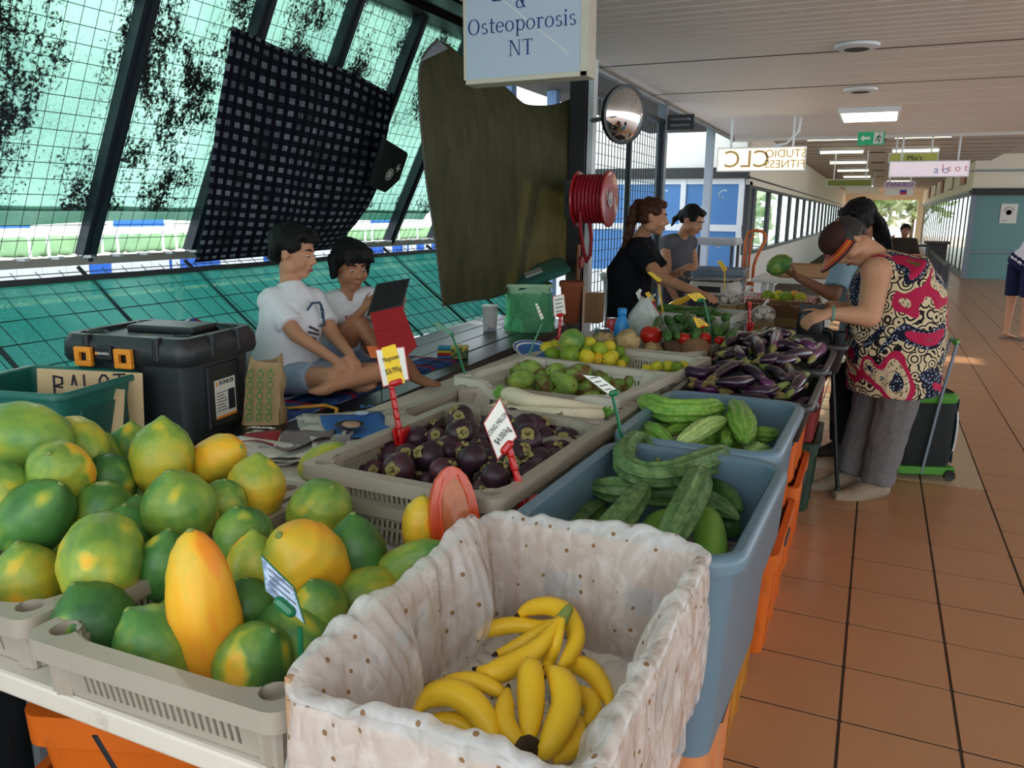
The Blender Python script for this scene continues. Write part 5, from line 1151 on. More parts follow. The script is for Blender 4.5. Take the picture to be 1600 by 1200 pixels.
for i, (pts, (kind, lab)) in enumerate(LUFFAS):
    pts = [(p, r*1.12) for p, r in pts]
    m = MATS['luffa_dark' if i in (4, 5) else 'luffa_skin'] if kind == 'ridged' else MATS['gourd_pale' if kind == 'smooth' else 'gourd_dark']
    o = tube_obj('luffa_gourd' if kind == 'ridged' else 'bottle_gourd', pts, m, None, 72 if kind == 'ridged' else 18, 5, ridge if kind == 'ridged' else None); tag(o, lab, 'gourd', 'gourds in the near tub')
    a, b_ = Vector(pts[0][0]), Vector(pts[1][0]); obj('stem', MB().tube([a, a+(a-b_).normalized()*.02], [pts[0][1]*.9+.002, .004], 8), MATS['stem_green'], o)
hole = thing('shredded_paper', 'crumpled newspaper lining under the gourds in the near tub', 'newspaper', (-.355, 1.535, .51))
M('newsprint', S(206,200,190), .9, var=.1, scale=20, col2=S(150,148,146), lo=.5, hi=.6)
obj('sheet', MB().grid(lambda u, v: (-.16+.32*u, -.24+.48*v, .2+.03*noise.noise((u*5, v*6, 1))), 20, 24), MATS['newsprint'], hole, thick=.002); obj('filler', MB().b2((-.15, -.22, .0), (.15, .22, .165)), MATS['newsprint'], hole, False, .02)
hole2 = thing('shredded_paper', 'crumpled newspaper lining under the bitter melons', 'newspaper', (-.365, 2.18, .51))
obj('sheet', MB().grid(lambda u, v: (-.16+.32*u, -.24+.48*v, .265+.03*noise.noise((u*5, v*6, 4))), 20, 24), MATS['newsprint'], hole2, thick=.002); obj('filler', MB().b2((-.15, -.22, .0), (.15, .22, .23)), MATS['newsprint'], hole2, False, .02)
for i, (pts, (pale, lab)) in enumerate(BITTERS):
    def warty(a, k, i=i): return .97+.13*math.cos(a*9+.7*math.sin(k*.55+i))*(.55+.6*abs(math.sin(k*.8+a*2+i)))
    o = tube_obj('bitter_melon', pts, MATS['bitter_pale' if pale else 'bitter_skin'], None, 44, 8, warty); tag(o, lab, 'bitter melon', 'bitter melons')
    a, b_ = Vector(pts[0][0]), Vector(pts[1][0]); obj('stem', MB().tube([a, a+(a-b_).normalized()*.012], [.005, .003], 6), MATS['stem_green'], o)
for i, (pts, _) in enumerate(CUCUMBERS):
    o = tube_obj('cucumber', pts, MATS['cucumber_skin'], None, 12, 4); tag(o, 'dark green cucumber in the heap behind the tomatoes', 'cucumber', 'cucumbers'); a, b_ = Vector(pts[0][0]), Vector(pts[1][0]); obj('stem', MB().tube([a, a+(a-b_).normalized()*.008], [.004, .003], 6), MATS['stem_green'], o)
for k in range(12):
    x, y = -1.05+.1*(k % 4), 3.82+.13*(k//4); o = tube_obj('cucumber', [((x, y-.08, .82+.03*(k % 2)), .008), ((x, y-.04, .82+.03*(k % 2)), .021), ((x+.01, y+.04, .82+.03*(k % 2)), .021), ((x+.01, y+.08, .82), .009)], MATS['cucumber_skin'], None, 10, 3); tag(o, 'dark green cucumber low in the cucumber tray', 'cucumber', 'hidden cucumbers'); obj('stem', MB().tube([(x, y-.08, .825), (x, y-.09, .825)], .004, 6), MATS['stem_green'], o)
def eggplant(pts, lab, grp, ripe):
    o = tube_obj('eggplant', pts+[(tuple(Vector(pts[-1][0])+(Vector(pts[-1][0])-Vector(pts[-2][0])).normalized()*pts[-1][1]*.7), pts[-1][1]*.35)], MATS['eggplant_skin'], None, 14, 4); o.color = (ripe, 0, 0, 1); tag(o, lab, 'eggplant', grp)
    a, b_ = Vector(pts[0][0]), Vector(pts[1][0]); d = (b_-a).normalized(); L = (b_-a).length
    obj('calyx', MB().tube([a-d*.012, a, a+d*L*.45, a+d*L*.8], [.005, pts[0][1]+.004, pts[0][1]+(pts[1][1]-pts[0][1])*.55+.004, pts[1][1]*.72], 10, prof=lambda t_, i: 1 if i < 3 else 1+.25*math.cos(5*t_)), MATS['calyx'] if rm.random() < .5 else MATS['stem_green'], o)
for pts, k in EGGPLANTS:
    pts = [(p, r*1.15) for p, r in pts]
    eggplant(pts, ('purple eggplant in the heap of the front black tray', 'purple eggplant in the heap of the rear black tray')[k], ('eggplants in the front tray', 'eggplants in the rear tray')[k], rm.choice((.3, .4, .5, .85)))
for k in range(22):
    cy = 2.84 if k < 11 else 3.5; j = k % 11; x = -.5+.07*(j % 5); y = cy-.2+.17*(j//4); z = .785+.035*(j % 3); a = rm.uniform(-.6, .6)
    eggplant([((x-.07*math.cos(a), y-.07*math.sin(a), z), .006), ((x-.03, y, z), .017), ((x+.03, y, z), .025), ((x+.075*math.cos(a), y+.07*math.sin(a), z), .022)], 'eggplant at the bottom of a black tray, mostly covered', 'hidden eggplants', .3)
for i, (pts, lab) in enumerate(DAIKONS):
    pts = [(p, r*1.22) for p, r in pts]
    o = tube_obj('daikon_radish', pts, MATS['daikon_skin'], None, 16, 5, lambda a, k: 1+.012*math.sin(k*2.3)); tag(o, lab, 'radish', 'daikon radishes')
    if i < 2:
        a, b_ = Vector(pts[0][0]), Vector(pts[1][0]); d = (a-b_).normalized(); b = MB()
        for k in range(14):
            e = Vector((rm.uniform(-.7, .7), rm.uniform(-.7, .7), rm.uniform(-.1, .9))); e = (d*.8+e*.7).normalized(); n = e.orthogonal().normalized(); q = a+n*rm.uniform(-.01, .01); L = rm.uniform(.025, .055)
            b.add([q-n*.003, q+n*.003, q+e*L*.6+n*.008, q+e*L, q+e*L*.6-n*.008], [(0, 1, 2, 3, 4)])
        obj('leaf_stub', b, MATS['leaf_green'], o, False); obj('crown', MB().blob(a-d*.004, a+d*.012, pts[0][1]*.7, pts[0][1]*.45, 10), MATS['stem_green'], o)
# green beans in the white crate
for k in range(46):
    x, y = -.93+rm.uniform(-.2, .2), 4.6+rm.uniform(-.13, .13); a = rm.uniform(-.6, .6); L = rm.uniform(.07, .11); z = .86+.05*(k/46)
    o = tube_obj('green_bean', [((x-L*math.cos(a), y-L*math.sin(a), z), .003), ((x, y, z+.012), .0075), ((x+L*math.cos(a), y+L*math.sin(a), z-.004), .002)], MATS['bean_skin'], None, 6, 3); tag(o, 'green bean pod in the white crate by the scales', 'bean', 'green beans')
obj_f = thing('bean_pile', 'mass of green bean pods under the top pods in the white crate', 'beans', (-.93, 4.62, .78), -.12); obj_f['kind'] = 'stuff'
b = MB()
for k in range(120):
    x, y, z = rm.uniform(-.2, .2), rm.uniform(-.13, .13), rm.uniform(.01, .08); a = rm.uniform(-.7, .7); L = rm.uniform(.06, .09)
    b.tube([(x-L*math.cos(a), y-L*math.sin(a), z), (x, y, z+.006), (x+L*math.cos(a), y+L*math.sin(a), z)], [.003, .007, .002], 5)
obj('pods', b, MATS['bean_skin'], obj_f)['kind'] = 'stuff'
BLANKET = [[(-2.595, 2.809, 2.21), (-2.608, 3.183, 2.184), (-2.617, 3.617, 2.167), (-2.642, 4.133, 2.116)],
 [(-2.655, 2.783, 1.93), (-2.647, 3.164, 1.906), (-2.655, 3.597, 1.89), (-2.685, 4.109, 1.87)],
 [(-2.69, 2.738, 1.66), (-2.675, 3.108, 1.629), (-2.688, 3.515, 1.604), (-2.726, 4.064, 1.589)],
 [(-2.713, 2.693, 1.414), (-2.681, 3.038, 1.399), (-2.68, 3.41, 1.38), (-2.729, 3.877, 1.383)],
 [(-2.792, 2.7, 1.215), (-2.727, 3.001, 1.227), (-2.724, 3.327, 1.231), (-2.747, 3.631, 1.246)]]
TARP = [[(-2.42, 4.271, 2.416), (-2.28, 4.62, 2.295), (-2.12, 4.949, 2.123), (-2.0, 5.53, 2.25)],
 [(-2.36, 3.959, 2.198), (-2.22, 4.373, 2.006), (-2.1, 4.908, 1.981), (-1.99, 5.518, 2.056)],
 [(-2.32, 3.94, 1.727), (-2.2, 4.335, 1.713), (-2.09, 4.894, 1.722), (-1.98, 5.464, 1.728)],
 [(-2.29, 3.993, 1.31), (-2.18, 4.382, 1.312), (-2.08, 4.885, 1.357), (-1.98, 5.411, 1.396)],
 [(-2.27, 4.024, 0.916), (-2.17, 4.453, 0.926), (-2.08, 4.901, 0.967), (-1.98, 5.334, 1.042)]]
CAP_BAG = [(-2.556, 3.886, 1.848), (-2.585, 4.184, 1.79), (-2.661, 4.201, 1.638), (-2.7, 4.104, 1.56), (-2.685, 3.919, 1.591)]
CLIPS = [
 ('red', (-1.056, 1.655, 0.878), (-1.084, 1.663, 1.014), [(-1.123, 1.656, 1.107), (-1.061, 1.686, 1.115), (-1.043, 1.676, 1.038), (-1.098, 1.647, 1.02)], 'white', True, [['Mangosteen'], ['$26.99/kg']], 'red clip price sign with a yellow card reading Mangosteen on the tray rim'),
 ('red', (-0.615, 1.44, 0.837), (-0.663, 1.445, 0.985), [(-0.705, 1.425, 1.023), (-0.681, 1.448, 1.072), (-0.643, 1.447, 0.998), (-0.673, 1.423, 0.953)], 'white', False, [['LONG MELON'], ['$4.00/kg']], 'red clip price sign reading LONG MELON beside the banana box'),
 ('red', (-1.255, 3.281, 0.871), (-1.254, 3.294, 1.007), [(-1.286, 3.278, 1.087), (-1.244, 3.3, 1.098), (-1.228, 3.288, 1.015), (-1.273, 3.265, 1.004)], 'white', False, [], 'small red clip price sign by the green bag'),
 ('red', (-0.631, 3.604, 0.808), (-0.678, 3.596, 0.952), [(-0.724, 3.567, 1.001), (-0.692, 3.58, 0.993), (-0.655, 3.589, 0.963), (-0.701, 3.566, 0.954)], 'yellow', False, [], 'red clip with a yellow card among the tomatoes'),
 ('red', (-0.541, 4.057, 0.89), (-0.552, 4.061, 1.023), [(-0.555, 4.04, 1.031), (-0.541, 4.046, 1.031), (-0.539, 4.043, 1.013), (-0.553, 4.036, 1.013)], 'red', False, [], 'red clip without a card left of the garlic net'),
 ('red', (-0.998, 4.028, 0.929), (-1.025, 4.013, 1.014), [(-1.059, 3.984, 1.054), (-1.042, 3.993, 1.061), (-1.008, 3.998, 1.017), (-1.025, 3.988, 1.007)], 'yellow', False, [], 'red spotted clip with a yellow top behind the white plastic bag'),
 ('green', (-0.683, 0.801, 0.827), (-0.686, 0.806, 0.879), [(-0.74, 0.798, 0.977), (-0.696, 0.808, 0.935), (-0.678, 0.805, 0.888), (-0.73, 0.792, 0.931)], 'blueprint', False, [], 'large green price holder beside the long yellow papaya'),
 ('green', (-1.254, 2.39, 0.899), (-1.306, 2.384, 1.039), [(-1.358, 2.354, 1.074), (-1.347, 2.36, 1.081), (-1.294, 2.376, 1.047), (-1.302, 2.369, 1.034)], 'green', False, [], 'bent green price holder on the left corner of the mango tray'),
 ('green', (-1.261, 2.942, 0.873), (-1.211, 2.979, 1.014), [(-1.241, 2.966, 1.091), (-1.232, 2.971, 1.091), (-1.202, 2.97, 1.031), (-1.21, 2.963, 1.021)], 'white', False, [], 'tall green price holder in front of the green bag'),
 ('green', (-0.546, 1.891, 0.9), (-0.576, 1.89, 1.004), [(-0.644, 1.86, 1.052), (-0.604, 1.877, 1.048), (-0.557, 1.89, 1.012), (-0.582, 1.877, 1.006)], 'whitegrey', False, [], 'green price holder with a card between radishes and bitter melons'),
 ('green', (-0.627, 3.616, 0.853), (-0.69, 3.619, 1.07), [(-0.76, 3.574, 1.099), (-0.711, 3.598, 1.108), (-0.677, 3.607, 1.08), (-0.723, 3.584, 1.069)], 'yellow', False, [], 'green price holder with a yellow card above the cucumbers'),
 ('yellow', (-1.001, 4.144, 0.949), (-1.031, 4.14, 1.09), [(-1.083, 4.107, 1.15), (-1.065, 4.116, 1.153), (-1.013, 4.13, 1.114), (-1.03, 4.12, 1.104)], 'yellow', False, [], 'yellow tag holder in front of the black shirt sleeve'),
 ('yellow', (-0.836, 5.016, 1.001), (-0.842, 5.012, 1.11), [(-0.883, 4.98, 1.169), (-0.862, 4.991, 1.177), (-0.825, 4.996, 1.127), (-0.842, 4.985, 1.112)], 'yellow', False, [], 'yellow tag holder beside the scales'),
]
# ---------------------------------------------------------------- hanging cloths
def ctrl_grid(G, u, v):
    """bicubic-ish interpolation of a control grid, v rows, u columns"""
    def cr(a, b, c, d, t_): return .5*((2*b)+(-a+c)*t_+(2*a-5*b+4*c-d)*t_*t_+(-a+3*b-3*c+d)*t_**3)
    def row(r, u):
        n = len(r)-1; x = min(u*n, n-1e-6); i = int(x); t_ = x-i
        return Vector([cr(r[max(0, i-1)][k], r[i][k], r[i+1][k], r[min(n, i+2)][k], t_) for k in range(3)])
    n = len(G)-1; x = min(v*n, n-1e-6); i = int(x); t_ = x-i
    R_ = [row(G[max(0, i-1)], u), row(G[i], u), row(G[i+1], u), row(G[min(n, i+2)], u)]
    return Vector([cr(R_[0][k], R_[1][k], R_[2][k], R_[3][k], t_) for k in range(3)])
t = NT('check_blanket'); uv = t.coord('UV'); s = t.n('ShaderNodeSeparateXYZ'); t.l(uv, s.inputs[0])
def band(x, f, duty, ph=0): return t.math('LESS_THAN', t.math('FRACT', t.math('ADD', t.math('MULTIPLY', x, f), ph)), duty)
a = band(s.outputs[0], 19, .54); b_ = band(s.outputs[1], 21, .46); sq = t.math('MULTIPLY', a, b_)
alt = t.math('MULTIPLY', t.noise(9, uv, 2), t.math('ADD', t.noise(300, t.mapping(uv, (1, .05, 1)), 1), .4))
col = t.mix(sq, S(12,13,20), t.mix(t.step(alt, .3, .6), S(44,50,56), S(116,124,132))); col = t.mix(t.math('MULTIPLY', t.math('SUBTRACT', 1.0, b_), a), col, S(18,22,32))
t.done(t.bsdf(col, .95, 0, .1, t.noise(500, uv, 2), .4, .004))
bl = obj('hanging_blanket', MB().grid(lambda u, v: ctrl_grid(BLANKET, u, v)+Vector((.02*noise.noise((u*5, v*2, 0)), .02*noise.noise((u*6, v*3, 5)), 0)), 60, 60), MATS['check_blanket'], thick=.004, auto=False); tag(bl, 'black and grey checked blanket hung over the leaning window wall', 'blanket')
t = NT('olive_tarp'); c = t.coord(); nz = t.noise(5, t.mapping(c, (3, 3, .8)), 6, .65); sp = t.noise(55, c, 3, .6)
col = t.mix(nz, S(70,72,56), S(130,126,98)); col = t.mix(t.step(t.math('ADD', sp, t.math('MULTIPLY', t.noise(2.5, c, 3), .3)), .78, .84), col, S(150,132,84))
dif = t.bsdf(col, .9, 0, .15, t.noise(140, c, 2), .3, .004); trl = t.n('ShaderNodeBsdfTranslucent'); t.l(t.mix(nz, S(84,84,60), S(150,140,96)), trl.inputs[0]); t.done(t.mixs(.5, dif, trl.outputs[0]))
ta = obj('hanging_tarp', MB().grid(lambda u, v: ctrl_grid(TARP, u, v)+Vector((.03*noise.noise((u*7, v*1.2, 0)), .03*noise.noise((u*8, v*1.4, 5)), .01*noise.noise((u*5, v*4, 2))*(1-v))), 60, 60), MATS['olive_tarp'], thick=.003, auto=False); tag(ta, 'olive brown tarp hanging between the beam and the black post', 'tarp')
hem = [ctrl_grid(TARP, 0, k/30)+Vector((.03*noise.noise((0, k/30*1.2, 0)), .03*noise.noise((0, k/30*1.4, 5)), 0)) for k in range(31)]
obj('hem', MB().tube(hem, [(.006, .014)]*31, 6), M('hem_grey', S(96,96,86), .8), ta); obj('corner_ring', MB().lathe([(.012, 0), (.02, 0), (.02, .004), (.012, .004)], 12, Matrix.Translation(ctrl_grid(TARP, .02, .985)) @ Matrix.Rotation(1.4, 4, 'Y')), MATS['chrome'], ta)
fl_ = obj('turned_corner', MB().add([tuple(ctrl_grid(TARP, 0, 0)), tuple(ctrl_grid(TARP, .1, .04)+Vector((.02, -.03, 0))), tuple(ctrl_grid(TARP, 0, .22)+Vector((.02, -.04, 0)))], [(0, 1, 2)]), M('tarp_back', S(176,184,190), .7), ta, False, thick=.003)
cb = thing('black_pouch', 'black pouch with a white round emblem hanging beside the checked blanket', 'pouch', CAP_BAG[0])
P = [Vector(p)-Vector(CAP_BAG[0]) for p in CAP_BAG]; ctr = sum(P, Vector())/5
n_ = (P[1]-P[0]).cross(P[3]-P[0]).normalized(); n_ = n_ if n_.x > 0 else -n_
b = MB(); rg = lambda s_, o_: [tuple(ctr+(p-ctr)*s_+n_*o_) for p in P]
b.rings([rg(.9, -.02), rg(1, -.008), rg(1, .008), rg(.9, .02)]); b.poly(rg(.9, .02)); b.poly(rg(.9, -.02)[::-1]); body_ = obj('body', b, M('black_cloth', S(14,14,17), .85), cb, True, .006)
ex = (P[1]-P[0]).normalized(); ey = n_.cross(ex).normalized(); TM = Matrix((ex, ey, n_)).transposed().to_4x4(); TM.translation = ctr+n_*.022-ey*.02
circ = [[(.033*math.cos(k*PI/10), .033*math.sin(k*PI/10)) for k in range(21)], [(-.018, .012), (.018, .012)], [(-.02, 0), (.02, 0)], [(-.015, -.014), (.015, -.014)], [(0, .018), (0, -.02)], [(-.008, .02), (-.012, -.018)], [(.008, .02), (.012, -.018)], [(.03, .05), (.075, .06)], [(.035, .07), (.07, .045)], [(.05, .08), (.055, .035)]]
strokes(circ, .006, MATS['white_card'], cb, 'emblem', TM, .001, label='white round emblem')
# ---------------------------------------------------------------- boxes and bags on the bench
tbx = thing('tool_box', 'black lidded storage toolbox with two orange latches', 'toolbox', (-2.16, 1.93, .72), .16)
W_, D_, H_ = .45, .37, .262
b = MB(); b.rings([rr(W_-.05, D_-.05, .03, 0), rr(W_-.02, D_-.02, .035, H_)]); b.poly(rr(W_-.05, D_-.05, .03, 0)[::-1]); b.poly(rr(W_-.02, D_-.02, .035, H_)); M('toolbox_grey', S(50,54,58), .42, var=.12, scale=8); obj('body', b, MATS['toolbox_grey'], tbx)
b = MB(); b.rings([rr(W_+.02, D_+.02, .04, H_-.012), rr(W_+.035, D_+.035, .045, H_+.005), rr(W_+.03, D_+.03, .045, H_+.05), rr(W_-.0, D_-.0, .04, H_+.075), rr(W_-.05, D_-.04, .03, H_+.075), rr(W_-.07, D_-.06, .03, H_+.062)]); b.poly(rr(W_-.07, D_-.06, .03, H_+.062)); M('lid_black', S(36,38,42), .38, var=.15, scale=7); lid = obj('lid', b, MATS['lid_black'], tbx)
obj('lid_panel', MB().b2((-.13, -.02, H_+.06), (.13, .13, H_+.085)), MATS['lid_black'], lid, False, .008)
for sx in (-1, 1):
    for sy in (-1, 1): obj('cup_recess', MB().lathe([(.016, H_+.072), (.024, H_+.078), (.03, H_+.074)], 16, Matrix.Translation((sx*.16, sy*.115, 0)) @ Matrix.Diagonal((1.3, .8, 1, 1))), MATS['black_plastic'], lid)
    obj('lid_rib', MB().b2((sx*.13-.012, -D_/2-.022, H_), (sx*.13+.012, -D_/2+.012, H_+.078)), MATS['lid_black'], lid, False, .006)
    obj('lid_rib', MB().b2((W_/2-.012, sx*.07-.012, H_), (W_/2+.022, sx*.07+.012, H_+.078)), MATS['lid_black'], lid, False, .006)
    x = -.055+sx*.075; lt = obj('latch', MB().b2((x-.032, -D_/2-.036, H_-.022), (x+.032, -D_/2-.02, H_-.004)).b2((x-.032, -D_/2-.036, H_+.022), (x+.032, -D_/2-.02, H_+.04)).b2((x-.032, -D_/2-.036, H_-.005), (x-.014, -D_/2-.02, H_+.024)).b2((x+.014, -D_/2-.036, H_-.005), (x+.032, -D_/2-.02, H_+.024)), M('latch_orange', S(240,150,40), .4), tbx, False, .003)
obj('front_badge', MB().b2((-.085, -D_/2-.03, H_), (-.025, -D_/2-.01, H_+.045)), MATS['lid_black'], tbx, False, .005)
bdg = text('BUNKER', .011, MATS['white_card'], tbx, (-.052, -D_/2-.0315, H_+.022), (PI/2, 0, 0)); obj('badge_mark', MB().b2((-.083, -D_/2-.032, H_+.017), (-.075, -D_/2-.03, H_+.027)), MATS['latch_orange'], tbx, False)
obj('side_recess', MB().b2((W_/2-.028, -.08, .02), (W_/2-.004, .1, H_-.03)), MATS['lid_black'], tbx, False, .006)
lb = obj('side_label', MB().b2((W_/2-.004, -.05, .05), (W_/2-.002, .06, .18)), MATS['white_card'], tbx, False); lb['label'] = 'printed product label'
ROTX = (PI/2, 0, PI/2)
text('BUNKER', .021, MATS['ink'], lb, (W_/2-.0015, .012, .168), ROTX); obj('label_band', MB().b2((W_/2-.003, -.05, .05), (W_/2-.001, .06, .058)), MATS['latch_orange'], lb, False); obj('label_picture', MB().b2((W_/2-.003, .018, .07), (W_/2-.001, .054, .14)), MATS['ink'], lb, False)
obj('label_mark', MB().b2((W_/2-.003, -.046, .16), (W_/2-.001, -.036, .174)), MATS['latch_orange'], lb, False)
for k in range(7): obj('label_line', MB().b2((W_/2-.003, -.044, .075+k*.01), (W_/2-.001, .012-.008*(k % 3), .078+k*.01)), MATS['ink_grey'], lb, False)
tn = make_tub('plastic_bin', 'teal green open bin with cardboard signs inside', (-2.22, 1.54, .72), .2, .4, .34, .23, M('teal_plastic', S(32,104,92), .38, var=.1), .016, .035, .025, cat='bin')
obj('side_panel_recess', MB().b2((.185, -.09, .06), (.196, .1, .17)), M('teal_dark', S(22,84,74), .4), tn, False, .004); obj('side_panel_recess', MB().b2((-.12, -.163, .06), (.12, -.156, .17)), MATS['teal_dark'], tn, False, .004)
cs = thing('cardboard_sign', 'torn cardboard sign handwritten BALOT in the teal bin', 'sign', (-2.13, 1.6, .695), .85, rot=(-.12, 0, .62))
obj('sheet', MB().prism([(-.15, 0, 0), (.15, 0, 0), (.155, 0, .262), (.05, 0, .27), (-.14, 0, .285)], (0, .004, 0)), MATS['cardboard_light'], cs, False)
TB = Matrix(((1, 0, 0, 0), (0, 0, -1, -.0005), (0, 1, 0, 0), (0, 0, 0, 1)))
L = {'B': [[(0, 0), (0, 1), (.5, .9), (.5, .6), (0, .5), (.6, .4), (.55, .05), (0, 0)]], 'A': [[(0, 0), (.3, 1), (.6, 0)], [(.12, .4), (.48, .4)]], 'L': [[(0, 1), (0, 0), (.5, 0)]], 'O': [[(.3+.3*math.cos(k*.628), .5+.5*math.sin(k*.628)) for k in range(11)]], 'T': [[(0, 1), (.7, 1)], [(.35, 1), (.35, 0)]]}
ls = []; x = -.095
for ch in 'BALOT': ls += [[(x+px*.045, .2+py*.06) for px, py in ln] for ln in L[ch]]; x += .042
strokes(ls, .006, MATS['ink'], cs, 'lettering', TB); c2 = thing('cardboard_piece', 'smaller bent cardboard piece in front of the BALOT sign', 'cardboard', (-2.08, 1.54, .745), 0, rot=(-.3, 0, .62)); obj('sheet', MB().prism([(-.07, 0, 0), (.1, 0, 0), (.11, 0, .18), (-.06, 0, .2)], (0, .004, 0)), MATS['cardboard_light'], c2, False); strokes([[(-.03, .14), (-.02, .17), (0, .14)], [(.02, .15), (.05, .16)]], .004, MATS['ink'], c2, 'lettering', TB)
pb = thing('paper_bag', 'crumpled brown paper bag printed with green pears', 'bag', (-1.9, 2.1, .722), .5); pb.scale = (.86, 1, 1.15)
def bag(u, v):
    a = 2*PI*u; w = .085*(1-.25*v)+.012*noise.noise((math.cos(a)*2, math.sin(a)*2, v*4)); dd = .045*(1-.55*v)+.01*noise.noise((math.cos(a)*3, math.sin(a)*3, v*5+3))
    sq = lambda q: math.copysign(abs(q)**.5, q); return (w*sq(math.cos(a))+.02*v, dd*sq(math.sin(a)), .2*v+.012*math.sin(a*2+1)*v)
M('kraft', S(170,144,104), .85, var=.12, scale=10, bump=.4, bscale=16); obj('sack', MB().grid(bag, 40, 16), MATS['kraft'], pb)
pl = []
for r_ in range(5):
    for c_ in range(3):
        cx, cy = -.045+c_*.038, .028+r_*.032; pl.append([(cx+.011*math.cos(k*.628), cy+.011*math.sin(k*.628)) for k in range(11)]); pl.append([(cx-.003, cy+.012), (cx+.006, cy+.018)])
TB2 = Matrix(((1, .1, 0, 0), (0, .08, -1, -.058), (0, 1, 0, 0), (0, 0, 0, 1))); strokes(pl, .0035, M('pear_green', S(60,140,56), .7), pb, 'printed_pear', TB2, .0006, label='green pear print')
# plaid cloths
t = NT('plaid'); c = t.coord(); s = t.n('ShaderNodeSeparateXYZ'); t.l(c, s.inputs[0])
def st(x, f, lo): return t.math('GREATER_THAN', t.math('SINE', t.math('MULTIPLY', x, f)), lo)
col = t.mix(t.math('MULTIPLY', st(s.outputs[0], 60, .1), .6), S(28,34,66), S(66,96,158)); col = t.mix(t.math('MULTIPLY', st(s.outputs[1], 60, .1), .55), col, S(70,104,170)); col = t.mix(t.math('MULTIPLY', st(s.outputs[0], 30, .93), .7), col, S(226,230,236)); col = t.mix(t.math('MULTIPLY', st(s.outputs[1], 30, .9), .8), col, S(170,30,50)); t.done(t.bsdf(col, .9, 0, .1, t.noise(300, c, 2), .3))
rug = obj('plaid_rug', MB().grid(lambda u, v: (-2.36+.52*u, 2.1+1.3*v+.04*u, .727+.01*abs(noise.noise((u*5, v*9, 0)))+(-.02 if u > .97 else 0)), 30, 60), MATS['plaid'], thick=.006); tag(rug, 'blue plaid rug spread under the two children', 'rug')
pile = obj('plaid_blanket', remesh(MB().ell((-2.4, 2.42, .84), (.18, .2, .13)).ell((-2.42, 2.3, .88), (.16, .14, .14)).ell((-2.36, 2.56, .82), (.16, .2, .12)), .012, 4, .035, 9), MATS['plaid']); tag(pile, 'bundled dark plaid blanket behind the toolbox', 'blanket')
# newspapers, cord, sponges
t = NT('newspaper_red'); c = t.coord(); s = t.n('ShaderNodeSeparateXYZ'); t.l(c, s.inputs[0]); t.done(t.bsdf(t.mix(t.step(t.noise(40, c, 2), .5, .6), S(226,222,216), S(170,168,166)), .8))
def paper(name, label, loc, rz, w, d, bumpz, parts):
    p = thing(name, label, 'newspaper', loc, rz, 'newspapers')
    for k in range(3): obj('sheet', MB().grid(lambda u, v: (-w/2+w*u+.01*k, -d/2+d*v-.008*k, .006*k+bumpz*(noise.noise((u*3+k, v*3, k))+.6)*(.3+abs(u-.5))), 16, 12), MATS['newsprint'], p, thick=.0012)
    for nm, x0, y0, x1, y1, m in parts:
        obj(nm, MB().grid(lambda u, v: (x0+(x1-x0)*u, y0+(y1-y0)*v, .0205+bumpz*(noise.noise((((x0+(x1-x0)*u)/w+.5)*3+2, ((y0+(y1-y0)*v)/d+.5)*3, 2))+.6)*(.3+abs((x0+(x1-x0)*u)/w))), 8, 8), m, p, thick=.0008)
    return p
M('news_blue', S(44,104,176), .6, var=.2, scale=20); M('news_red', S(150,34,44), .6); M('face_print', S(196,152,126), .6); M('hair_print', S(44,32,28), .6); M('news_grey', S(120,104,106), .6, var=.2, scale=12)
p1_ = paper('newspaper', 'newspaper with a blue advert and a smiling face on it', (-1.44, 2.0, .765), .75, .34, .42, .03, [('blue_advert', -.1, -.15, .1, .13, MATS['news_blue'])])
f = obj('printed_face', MB().lathe([(.0, .032), (.03, .0315), (.032, .03)], 16, Matrix.Translation((-.02, -.05, .013)) @ Matrix.Diagonal((.9, 1.25, 1, 1))), MATS['face_print'], p1_); obj('printed_hair', MB().lathe([(.0, .0318), (.044, .0312), (.046, .03)], 16, Matrix.Translation((-.024, -.04, .0125))), MATS['hair_print'], p1_); text('SA', .045, MATS['news_blue'], p1_, (.06, .165, .045), (0, 0, 0)); obj('printed_seal', MB().lathe([(0, .032), (.022, .0315), (.023, .03)], 16, Matrix.Translation((.03, .08, .014))), MATS['white_vinyl'], p1_)
p2_ = paper('newspaper', 'folded newspaper with a red printed block', (-1.5, 1.76, .762), .5, .3, .26, .05, [('red_block', -.14, -.04, -.04, .1, MATS['news_red']), ('grey_photo', -.035, -.05, .12, .1, MATS['news_grey'])]); text('foxtel', .035, MATS['white_card'], p2_, (-.09, .05, .06), (.1, 0, PI*.95))
paper('newspaper', 'white newspaper with blue print in the radish tray', (-1.1, 2.05, .825), .3, .2, .16, .02, [('blue_print', -.06, -.03, .06, .02, M('ink_blue', S(50,66,130), .6))])
paper('newspaper', 'newspaper lining under the papayas at the back of the near tray', (-.79, 1.18, .765), .1, .3, .26, .02, [('red_line', -.02, -.1, 0, .08, MATS['news_red'])])
paper('newspaper', 'crumpled newspaper beside the lemons in the citrus tray', (-.78, 3.0, .8), .4, .14, .2, .05, [('blue_patch', .02, -.06, .06, .0, MATS['news_blue'])])
cord = obj('extension_cord', MB().tube([(-2.0, 2.2, .73), (-1.9, 2.28, .735), (-1.82, 2.34, .74), (-1.76, 2.33, .735), (-1.74, 2.28, .66), (-1.745, 2.2, .6), (-1.75, 2.05, .56), (-1.8, 1.9, .735), (-1.78, 1.84, .72), (-1.73, 1.8, .66), (-1.7, 1.78, .56)], .007, 8), M('cord_yellow', S(206,146,40), .5)); tag(cord, 'yellow extension cord looping over the bench edge', 'cord')
obj('plug', MB().blob((-2.03, 2.18, .738), (-1.98, 2.215, .738), .013, .011, 10), MATS['white_card'], cord)
